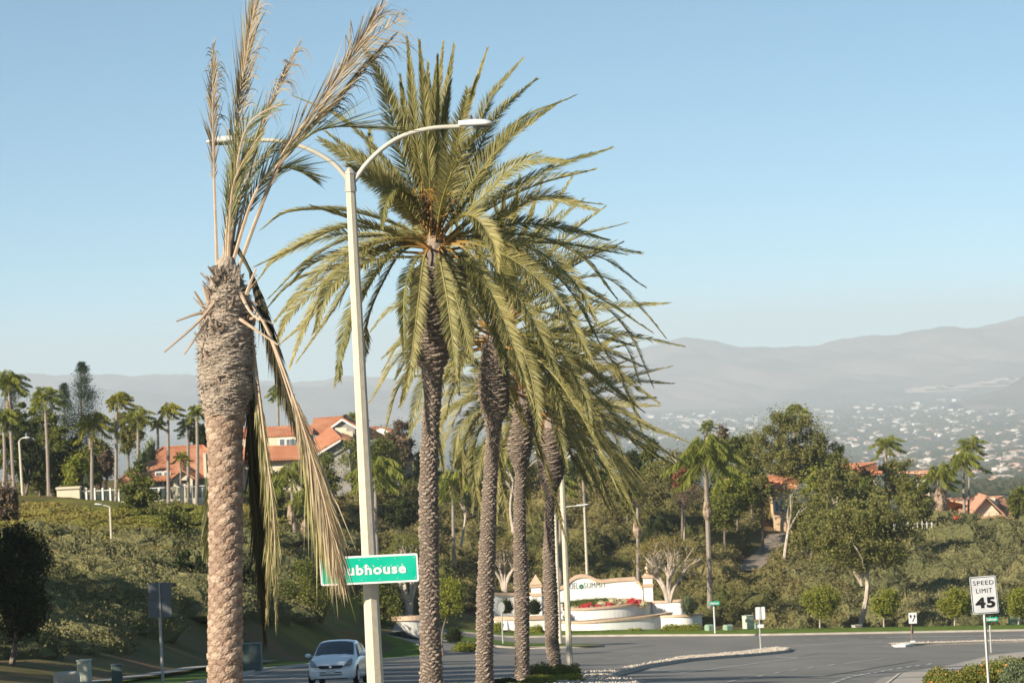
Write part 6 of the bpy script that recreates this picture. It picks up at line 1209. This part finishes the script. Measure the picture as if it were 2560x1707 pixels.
part('side_roof', hC, m_tile, lambda mb: mb.prism([(XY(996,1128,303)[0],302.9,XY(996,1122,303)[1]),(XY(1024,1128,303)[0],302.9,XY(1024,1122,303)[1]),(XY(1020,1108,305)[0],305.5,XY(1020,1106,305)[1]),(XY(996,1108,305)[0],305.5,XY(996,1106,305)[1])], (0,0,.18)))
# more roofs at the right
def small_house(label, px0, px1, pyr, pye, D, m_w, m_r, wins=(), hipd=True, depth=9):
    xa, xb = XY(px0,pye,D)[0], XY(px1,pye,D)[0]; ze = XY((px0+px1)/2,pye,D)[1]; zr = XY((px0+px1)/2,pyr,D+depth/2)[1]; gz_ = hz((xa+xb)/2, D+2)-1.5; gz_ = min(gz_, ze-1)
    h = thing('house', label, 'house', ((xa+xb)/2, D+depth/2, gz_)); part('wall', h, m_w, lambda mb: mb.box(((xa+xb)/2, D+depth/2, (ze-.1+gz_)/2), (xb-xa-.8, depth-.6, ze-.1-gz_)))
    part('roof', h, m_r, (lambda mb: hip(mb, xa, xb, D, D+depth, ze, zr, .3)) if hipd else (lambda mb: gable(mb, xa, xb, D, D+depth, ze, zr, 'x')))
    for x, y, w_, h_ in wins: window(h, XY(x,y,D)[0], D+.28, XY(x,y,D)[1], w_, h_)
    return h
small_house('small peach house with pale green windows glimpsed under the big eucalyptus', 1922, 1986, 1190, 1218, 314, m_peach, m_tile, [(1948,1265,.75,1.0),(1962,1265,.5,1.0)], depth=7)
small_house('orange roof behind trees left of the peach house', 1836, 1888, 1196, 1212, 326, m_peach, m_tile2, depth=6)
small_house('house with an orange roof half hidden behind the right trees', 2096, 2200, 1160, 1184, 342, m_cream, m_tile, depth=9)
small_house('peach house parts behind the branches above the umbrella', 2180, 2236, 1228, 1244, 330, m_peach, m_tile2, [(2200,1262,.6,.9)], depth=7)
small_house('terracotta roof corner right of the branches above the white fence', 2262, 2296, 1231, 1244, 336, m_cream, m_tile2, depth=6)
hR = small_house('low house with a wide pale terracotta roof at the right edge', 2372, 2548, 1244, 1294, 345, m_cream, m_tile2, depth=14)
part('chimney', hR, m_cream, lambda mb: [mb.box((XY(2475,1255,350)[0], 350, XY(2475,1262,350)[1]), (1.0,1.0,1.6)), mb.box((XY(2484,1262,349.5)[0], 349.5, XY(2484,1266,349.5)[1]), (.8,.9,1.0))])
part('gable_wall', hR, m_cream, lambda mb: [mb.prism([(XY(2425,1260,346)[0],345.4,XY(2460,1290,346)[1]),(XY(2500,1260,346)[0],345.4,XY(2460,1290,346)[1]),((XY(2425,1260,346)[0]+XY(2500,1260,346)[0])/2,345.4,XY(2460,1245,346)[1])], (0,.3,0)), mb.box(((XY(2425,1260,346)[0]+XY(2500,1260,346)[0])/2,346.5,XY(2460,1290,346)[1]-1.5), (XY(2500,1260,346)[0]-XY(2425,1260,346)[0]-.3,2.2,3))])
part('gable_front', hR, m_tile2, lambda mb: gable(mb, XY(2425,1260,346)[0], XY(2500,1260,346)[0], 345.0, 352, XY(2460,1290,346)[1], XY(2460,1243,346)[1], 'y', .16, .3))
small_house('distant roof below the ridge at far right', 2302, 2330, 1178, 1186, 420, m_cream, m_tile2, depth=8)
# white fence and corner wall
t = thing('garden_wall', 'square cream corner wall at the left end of the white fence', 'wall', GX(170,274)); gwz = hz(xt(170,1250,274), 274)
xa, za = XY(143,1256,274); xb, zb = XY(198,1218,274); part('block', t, m_cream, lambda mb: mb.box(((xa+xb)/2, 274.6, (zb+za-1)/2), (xb-xa, 1.2, zb-za+1)))
part('coping', t, m_cream, lambda mb: mb.box(((xa+xb)/2, 274.55, zb+.0), (xb-xa+.14, 1.4, .16)))
t = thing('glass_fence', 'white post and clear panel fence along the left hill top', 'fence', (XY(350,1250,274)[0], 274, XY(350,1256,274)[1]))
m_fg = mat('fence glass', (.10,.14,.13), None, .1, spec=.5); m_fg.node_tree.nodes['Principled BSDF'].inputs['Alpha'].default_value = .22
x9, z9 = XY(512,1240,273)
part('plinth', t, m_cream, lambda mb: [mb.box(((xb+x9)/2, 274.5, (XY(340,1253,274)[1]-.6)), (x9-xb, .5, 1.3))])
for i, px in enumerate([215,236,256,275,296,320,345,370,397,424,452,480,506]):
    x = XY(px,1245,274)[0]; part('fence_post', t, m_trimw, lambda mb: mb.box((x, 274.3, XY(px,1236,274)[1]), (.14,.14,1.15)))
part('rail', t, m_trimw, lambda mb: mb.box(((xb+x9)/2, 274.3, XY(340,1223,274)[1]+.04), (x9-xb, .07, .06)))
part('clear_panel', t, m_fg, lambda mb: mb.box(((xb+x9)/2, 274.3, XY(340,1237,274)[1]), (x9-xb, .02, .95)))
t = thing('garden_pillar', 'cream square pillar rising from the white fence before the porch', 'pillar', (XY(458,1240,273)[0], 273, XY(458,1255,273)[1]-.5))
part('shaft', t, m_cream, lambda mb: mb.box((XY(457,1232,273)[0], 273, XY(457,1234,273)[1]), (.5,.5,1.7))); part('cap', t, m_cream, lambda mb: mb.box((XY(457,1212,273)[0], 273, XY(457,1212,273)[1]), (.62,.62,.12)))
for px, py, h_, lb, D_ in ((995,1195,.95,'white fence post on the bank left of the tallest palm',292),(1110,1205,.9,'white fence post just right of the tallest palm',294),(1153,1198,1.2,'white block post behind the drooping palm crown',296)):
    mb = MB(); q = P(px, py, D_); mb.box(q, (.16 if px < 1150 else .36,.16,h_*1.3)); mb.box(q+[0,0,h_*.66], (.2 if px < 1150 else .44,.2,.06)); o = mb.build('fence_post', m_trimw, loc=q-[0,0,h_*.65]); tag(o, lb, 'post')
t = thing('railing', 'thin white railing below the right houses', 'fence', P(2240,1322,300))
for i in range(16):
    px = 2152+i*11.8; h_ = (14, 22, 17)[i % 3]; q = P(px, 1316-(i*.3), 302); part('baluster', t, m_trimw, lambda mb: mb.box(q, (.06,.06,h_*302/FPX)))
part('rail', t, m_trimw, lambda mb: mb.tube([P(2150,1314,302.2), P(2332,1308,302.2)], .025, 5))
t = thing('patio_umbrella', 'closed pinkish patio umbrella on the bank edge at right', 'umbrella', P(2154,1330,303)); part('canopy', t, mat('umbrella cloth', (.66,.50,.46), None, .9), lambda mb: mb.lathe(P(2154,1312,303), [(.0,.62),(.05,.6),(.14,.1),(.28,-.42),(.2,-.5)], 8)); part('pole', t, m_galv, lambda mb: mb.tube([P(2154,1345,303), P(2154,1312,303)], .04, 6))
t = thing('flower_pot', 'bright red pot on the terrace beside the tall right palms', 'pot', P(2392,1302,312)); part('pot', t, mat('red pot', (.62,.10,.05), None, .6), lambda mb: mb.lathe(P(2392,1297,312), [(.0,-.26),(.22,-.26),(.3,.2),(.33,.2),(.33,.28),(.27,.28)], 12)); part('plant', t, m_oak, lambda mb: mb.leaves(P(2392,1291,312)+rng.normal(size=(60,3))*.1, .12))
# dirt track
tk = MB(); pts = [G(1868,1428)[:2], G(1895,1405)[:2], G(1925,1378)[:2], G(1940,1352)[:2], G(1952,1335)[:2]]
ribbon(tk, pts, [-1.1,-.4,.5,1.2], [.14,.10,.10,.16], step=1.0); struct('dirt_track', tk, mat('bare track', (.26,.21,.16), (.20,.16,.12), .95, 2), True)  # track brown darkened to carry the shade lying over it
# ------------------------------------------------------------ entrance monument
DM = 260.3; DO = 4.3; m_stuc = mat('white stucco', (.83,.81,.76), (.78,.76,.70), .9, 1.5, bump=.1, bscale=30); m_cap = mat('tan coping', (.58,.42,.29), (.50,.35,.24), .85, 3)
def q_(px, py, d=DM): return P(px, py, d)
mz_ = hz(q_(1500,1580)[0], 256)
mon = thing('entrance_wall', 'white curved entrance wall with tan coping and the green letters of the estate name', 'wall', (q_(1510,1560)[0], DM, mz_-.1))
top = [(1340,1474),(1372,1472),(1396,1469),(1408,1464),(1418,1458),(1428,1446),(1440,1439),(1455,1436),(1468,1437),(1480,1442),(1492,1448),(1505,1450),(1540,1446),(1588,1443),(1590,1450),(1597,1452),(1601,1461),(1606,1466)]
bot_z = mz_-.6
W = np.array([q_(x, y+4, DM) for x, y in top]); mb = MB(); poly = [tuple(w) for w in W]+[(W[-1][0],DM,bot_z),(W[0][0],DM,bot_z)]; mb.prism(poly[::-1], (0,.45,0)); mb.build('wall', m_stuc, mon)
mb = MB(); n_ = len(W); lo = W-[0,.10,.10]; hi_ = W+[0,-.10,.17]; lo2 = W+[0,.55,-.10]; hi2 = W+[0,.55,.17]; V = np.vstack([lo, hi_, hi2, lo2]); f = [(i+a*n_, i+1+a*n_, i+1+((a+1) % 4)*n_, i+((a+1) % 4)*n_) for i in range(n_-1) for a in range(4)]; mb.add(V, f+[(0,n_,2*n_,3*n_),(n_-1,4*n_-1,3*n_-1,2*n_-1)]); mb.build('coping', m_cap, mon)
def pillar(px, ptop, pw, D_, parent, urn=True):
    a = q_(px, ptop, D_); w_ = pw*D_/FPX; pr = MB(); pr.box((a[0], D_, (a[2]+bot_z)/2), (w_, w_, a[2]-bot_z)); p_ = pr.build('pillar', m_stuc, parent)
    c = MB(); c.box((a[0], D_, a[2]+.06), (w_+.2, w_+.2, .14)); c.box((a[0], D_, a[2]-.62), (w_+.12, w_+.12, .26)); c.box((a[0], D_, a[2]+.17), (w_+.04, w_+.04, .1)); c.build('cap', m_cap, p_)
    u_ = MB(); z = a[2]+.21
    if urn: u_.lathe((a[0], D_, z), [(.30,0),(.30,.06),(.20,.14),(.12,.25),(.09,.34),(.16,.42),(.21,.52),(.18,.66),(.10,.74),(.05,.80),(.09,.86),(.06,.94),(0,.98)], 14); u_.build('finial', m_cap, p_, smooth=True)
    else: u_.add([(a[0]-w_*.6,D_-w_*.6,z),(a[0]+w_*.6,D_-w_*.6,z),(a[0]+w_*.6,D_+w_*.6,z),(a[0]-w_*.6,D_+w_*.6,z),(a[0],D_,z+.8)], [(0,1,4),(1,2,4),(2,3,4),(3,0,4)]); u_.build('pyramid_top', m_cap, p_)
pillar(1619, 1443, 22, DM-.1, mon); pillar(1340, 1466, 25, DM-.1, mon, False)
def curved(parent, name, pts, capw, zt_px, bot, hgt_cap=.16, thick=.4, m=None):
    """pts: (px, py_top, D) along the wall top"""
    W = bez([P(x, y, d+DO) for x, y, d in pts], 26); t_ = np.gradient(W[:,:2], axis=0); t_ /= np.linalg.norm(t_, axis=1, keepdims=True); nrm_ = np.column_stack([-t_[:,1], t_[:,0], np.zeros(len(W))])
    n_ = len(W); mb = MB(); A = W.copy(); A[:,2] -= hgt_cap; B = A+nrm_*thick; A0 = A.copy(); A0[:,2] = bot; B0 = B.copy(); B0[:,2] = bot; V = np.vstack([A0,A,B,B0]); mb.add(V, [(i+a*n_, i+1+a*n_, i+1+((a+1) % 4)*n_, i+((a+1) % 4)*n_) for i in range(n_-1) for a in range(4)]+[(0,n_,2*n_,3*n_),(n_-1,4*n_-1,3*n_-1,2*n_-1)])
    w_ = mb.build(name, m_stuc, parent, smooth=False)
    mb = MB(); A = W-nrm_*.10; A[:,2] -= hgt_cap; A1 = W-nrm_*.10; B = W+nrm_*(thick+.08); B1 = B.copy(); B1[:,2] -= hgt_cap; V = np.vstack([A,A1,B,B1]); mb.add(V, [(i+a*n_, i+1+a*n_, i+1+((a+1) % 4)*n_, i+((a+1) % 4)*n_) for i in range(n_-1) for a in range(4)]+[(0,n_,2*n_,3*n_),(n_-1,4*n_-1,3*n_-1,2*n_-1)]); mb.build('coping', m_cap, w_)
    return W
up_ = thing('planter', 'upper curved white planter wall holding the red and white flowers', 'planter', (q_(1500,1530)[0], 253, mz_), 'curved white planters of the entrance')
W1 = curved(up_, 'wall', [(1380,1518,252.6),(1440,1520,252.0),(1500,1517,252.0),(1560,1511,252.6),(1615,1504,254.0),(1632,1503,255.2)], 0, 0, mz_-.5)
lo_ = thing('planter', 'lower curved white planter wall nearest the lawn', 'planter', (q_(1500,1560)[0], 250.5, mz_-.2), 'curved white planters of the entrance')
W2 = curved(lo_, 'wall', [(1385,1551,250.6),(1450,1553,249.7),(1510,1549,249.5),(1580,1543,250.2),(1640,1536,251.3),(1680,1529,252.6)], 0, 0, mz_-1.2)
rt_ = thing('planter', 'rounded white planter at the right end below the grey green plant', 'planter', (q_(1700,1560)[0], 250, mz_-.3), 'curved white planters of the entrance')
W3 = curved(rt_, 'wall', [(1652,1538,250.4),(1690,1537,249.4),(1730,1535,249.6),(1752,1532,250.8),(1754,1531,252.5)], 0, 0, mz_-1.2)
bk_ = thing('planter', 'straight white wall behind the right planter under the coral tree', 'planter', (q_(1660,1520)[0], 254.5, mz_), 'curved white planters of the entrance')
W4 = curved(bk_, 'wall', [(1632,1502,254.6),(1665,1501,254.3),(1700,1498,254.2),(1712,1497,254.6)], 0, 0, mz_-.6)
lw_ = thing('planter', 'low tan capped wall running left between the palm trunks', 'planter', (q_(1290,1540)[0], 252, mz_), 'curved white planters of the entrance')
W5 = curved(lw_, 'wall', [(1215,1541,252.4),(1290,1540,251.6),(1362,1538,251.8)], 0, 0, mz_-.6, hgt_cap=.3)
bl_ = thing('entrance_side_wall', 'tan capped white back wall left of the main entrance wall', 'wall', (q_(1280,1490)[0], DM, mz_))
W6 = curved(bl_, 'wall', [(1232,1481,255.2),(1282,1482,256),(1328,1481,256.2)], 0, 0, mz_-.3, hgt_cap=.2)
wh = thing('planter', 'curved white planter wall shaped like a ship bow left of the tallest trunk', 'planter', (P(1015,1570,222)[0], 222, P(1015,1592,222)[2]), 'curved white planters of the entrance')
zb_ = P(1015,1595,236)[2]; Wt = bez([P(978,1541,222), P(1000,1540,221), P(1040,1539,220.8), P(1085,1538,221.5)], 14); mb = MB(); n_ = len(Wt); low = np.array([[P(978+(1085-978)*i/(n_-1), 0, 235)[0]*.0+Wt[i][0]+(.5*(1-i/(n_-1))), Wt[i][1]+.6, P(978+107*i/(n_-1),1546+50*math.sin(min(1, i/(n_-1)*1.5)*1.57)**.8, 221)[2]] for i in range(n_)])
bk = Wt+[0,.5,0]; mb.add(np.vstack([Wt-[0,0,.28], low]), [(i, n_+i, n_+i+1, i+1) for i in range(n_-1)]); mb.add(np.vstack([Wt-[0,0,.28], bk-[0,0,.28]]), [(i, i+1, n_+i+1, n_+i) for i in range(n_-1)]); mb.build('wall', m_stuc, wh)
mb = MB(); V = np.vstack([Wt-[0,.1,.3], Wt-[0,.1,0], bk, bk-[0,0,.3]]); mb.add(V, [(i+a*n_, i+1+a*n_, i+1+((a+1) % 4)*n_, i+((a+1) % 4)*n_) for i in range(n_-1) for a in range(4)]+[(0,n_,2*n_,3*n_)]); mb.build('coping', m_cap, wh)
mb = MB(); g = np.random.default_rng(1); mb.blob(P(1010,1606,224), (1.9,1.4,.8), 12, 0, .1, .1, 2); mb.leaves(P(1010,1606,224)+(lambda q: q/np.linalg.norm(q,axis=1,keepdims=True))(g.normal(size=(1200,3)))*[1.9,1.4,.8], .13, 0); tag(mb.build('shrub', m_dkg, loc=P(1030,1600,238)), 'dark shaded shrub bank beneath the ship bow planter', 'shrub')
# soil fill of the terraces
for nm, Wa, y1_, dz in (('planter_soil', W1, 260.2, -.12), ('planter_soil', W2, 257.8, -.10)):
    mb = MB(); n_ = len(Wa); A = Wa+[0,.3,dz]; B = A.copy(); B[:,1] = y1_; mb.add(np.vstack([A,B]), [(i, i+1, n_+i+1, n_+i) for i in range(n_-1)]); mb.build(nm, m_soil, up_ if Wa is W1 else lo_)
# letters and emblem
m_let = mat('dark green letters', (.02,.06,.05), None, .5); em = mat('emblem green', (.02,.16,.12), None, .5); uxm = np.array([1,0,.0]); uzm = np.array([0,0,1.]); scM = (DM-.1)/FPX
def word(body, px0, px1, py0, py1):
    a = P(px0, py1, DM-.02); w_ = (px1-px0)*scM; h_ = (py1-py0)*scM; V, f = text_mb(body, w_, h_, a, uxm, uzm, off=-.008, sx=1.12); mb = MB(); V[:,1] = DM-.03; mb.add(V, f)
    n = len(body)   # serif bars top and bottom of each letter
    for i in range(n):
        cx_ = a[0]+w_*(i+.5)/n; cw = w_/n*.78
        if body[i] in 'NIUELMTS':
            for zz_ in ():
                if body[i] == 'T' and zz_ > a[2]+.1 or body[i] == 'S': continue
                if body[i] == 'U' and zz_ < a[2]+.1: continue
                mb.add([(cx_-cw*.5,DM-.033,zz_-.016),(cx_+cw*.5,DM-.033,zz_-.016),(cx_+cw*.5,DM-.033,zz_+.016),(cx_-cw*.5,DM-.033,zz_+.016)], [(0,1,2,3)])
    mb.build('lettering', m_let, mon)
word('NIGUEL', 1401, 1446, 1458, 1473); word('SUMMIT', 1460, 1515, 1456, 1470)
mb = MB(); c = P(1453, 1465.5, DM-.03)
for k in range(8):
    a = k*math.pi/4; r_ = 7*scM; w_ = .075; o = np.array([math.cos(a), 0, math.sin(a)]); tv = np.array([-math.sin(a), 0, math.cos(a)]); mb.add([c+o*.03, c+o*r_*.6-tv*w_, c+o*r_, c+o*r_*.6+tv*w_], [(0,1,2,3)])
mb.build('emblem', em, mon)
# hedge and flowers
hd = MB(); g = np.random.default_rng(4)
pts_h = bez([P(1388,1512,259.3), P(1430,1503,259.2), P(1500,1497,259.2), P(1545,1499,259.3), P(1572,1505,259.5)], 30)
for p in pts_h: hd.blob(p-[0,0,.55], (.45,.5,.62), 8, 0, .06, .3, int(g.integers(1e5)))
for p in pts_h: hd.leaves(p-[0,0,.5]+(lambda q: q/np.linalg.norm(q,axis=1,keepdims=True))(g.normal(size=(150,3)))*[.47,.52,.64], .09, 0)
tag(hd.build('hedge', leafmat('clipped hedge', (.05,.07,.012), (.11,.13,.025)), loc=P(1480,1515,259)), 'dark clipped hedge below the green estate letters', 'hedge')
m_rf = mat('red flowers', (.42,.02,.03), (.50,.07,.06), .7, usetint=True); m_wf = mat('cream flowers', (.50,.42,.27), (.26,.25,.12), .8, usetint=True)
fl = [(1408,1522,0),(1434,1520,1),(1456,1518,0),(1476,1517,1),(1494,1515,0),(1510,1513,1),(1526,1510,0),(1545,1505,1),(1562,1501,1),(1580,1500,0),(1596,1503,0),(1504,1507,1),(1470,1512,0),(1532,1500,1),(1552,1512,0),(1608,1506,1)]
for i, (x, y, k) in enumerate(fl):
    c = P(x, y-2, 257.6+.15*(i % 3)); mb = MB(); q = g.normal(size=(260,3)); q /= np.linalg.norm(q, axis=1, keepdims=True); mb.blob(c-[0,0,.16], (.36,.3,.24), 8, 0, .25, .3, i); mb.leaves(c-[0,0,.14]+q*(.75+.3*g.random((260,1)))*[.48,.38,.32], .085, 0, asp=.8)
    o = mb.build('flower_clump', m_wf if k else m_rf, loc=c-[0,0,.35]); tag(o, ('cream flower clump' if k else 'bright red flower clump')+' in the upper curved planter', 'flowers', 'cream flower clumps in the planter' if k else 'red flower clumps in the planter')
lt = thing('ground_spotlight', 'small white floodlight post before the flower planter', 'light', P(1404,1520,256.3)); part('post', lt, m_trimw, lambda mb: mb.box(P(1404,1522,256.3), (.16,.12,.7))); part('head', lt, m_trimw, lambda mb: mb.box(P(1404,1512,256.3)+[0,-.02,.02], (.22,.2,.14), bev=.03))
bo = MB(); q = P(1266,1562,253); bo.lathe(q-[0,0,.35], [(.26,0),(.24,.1),(.17,.6),(.14,.66),(0,.7)], 10); tag(bo.build('bollard', m_stuc, loc=q-[0,0,.35]), 'short cream bollard behind the stop sign', 'bollard')
# pole shade stays with real light only
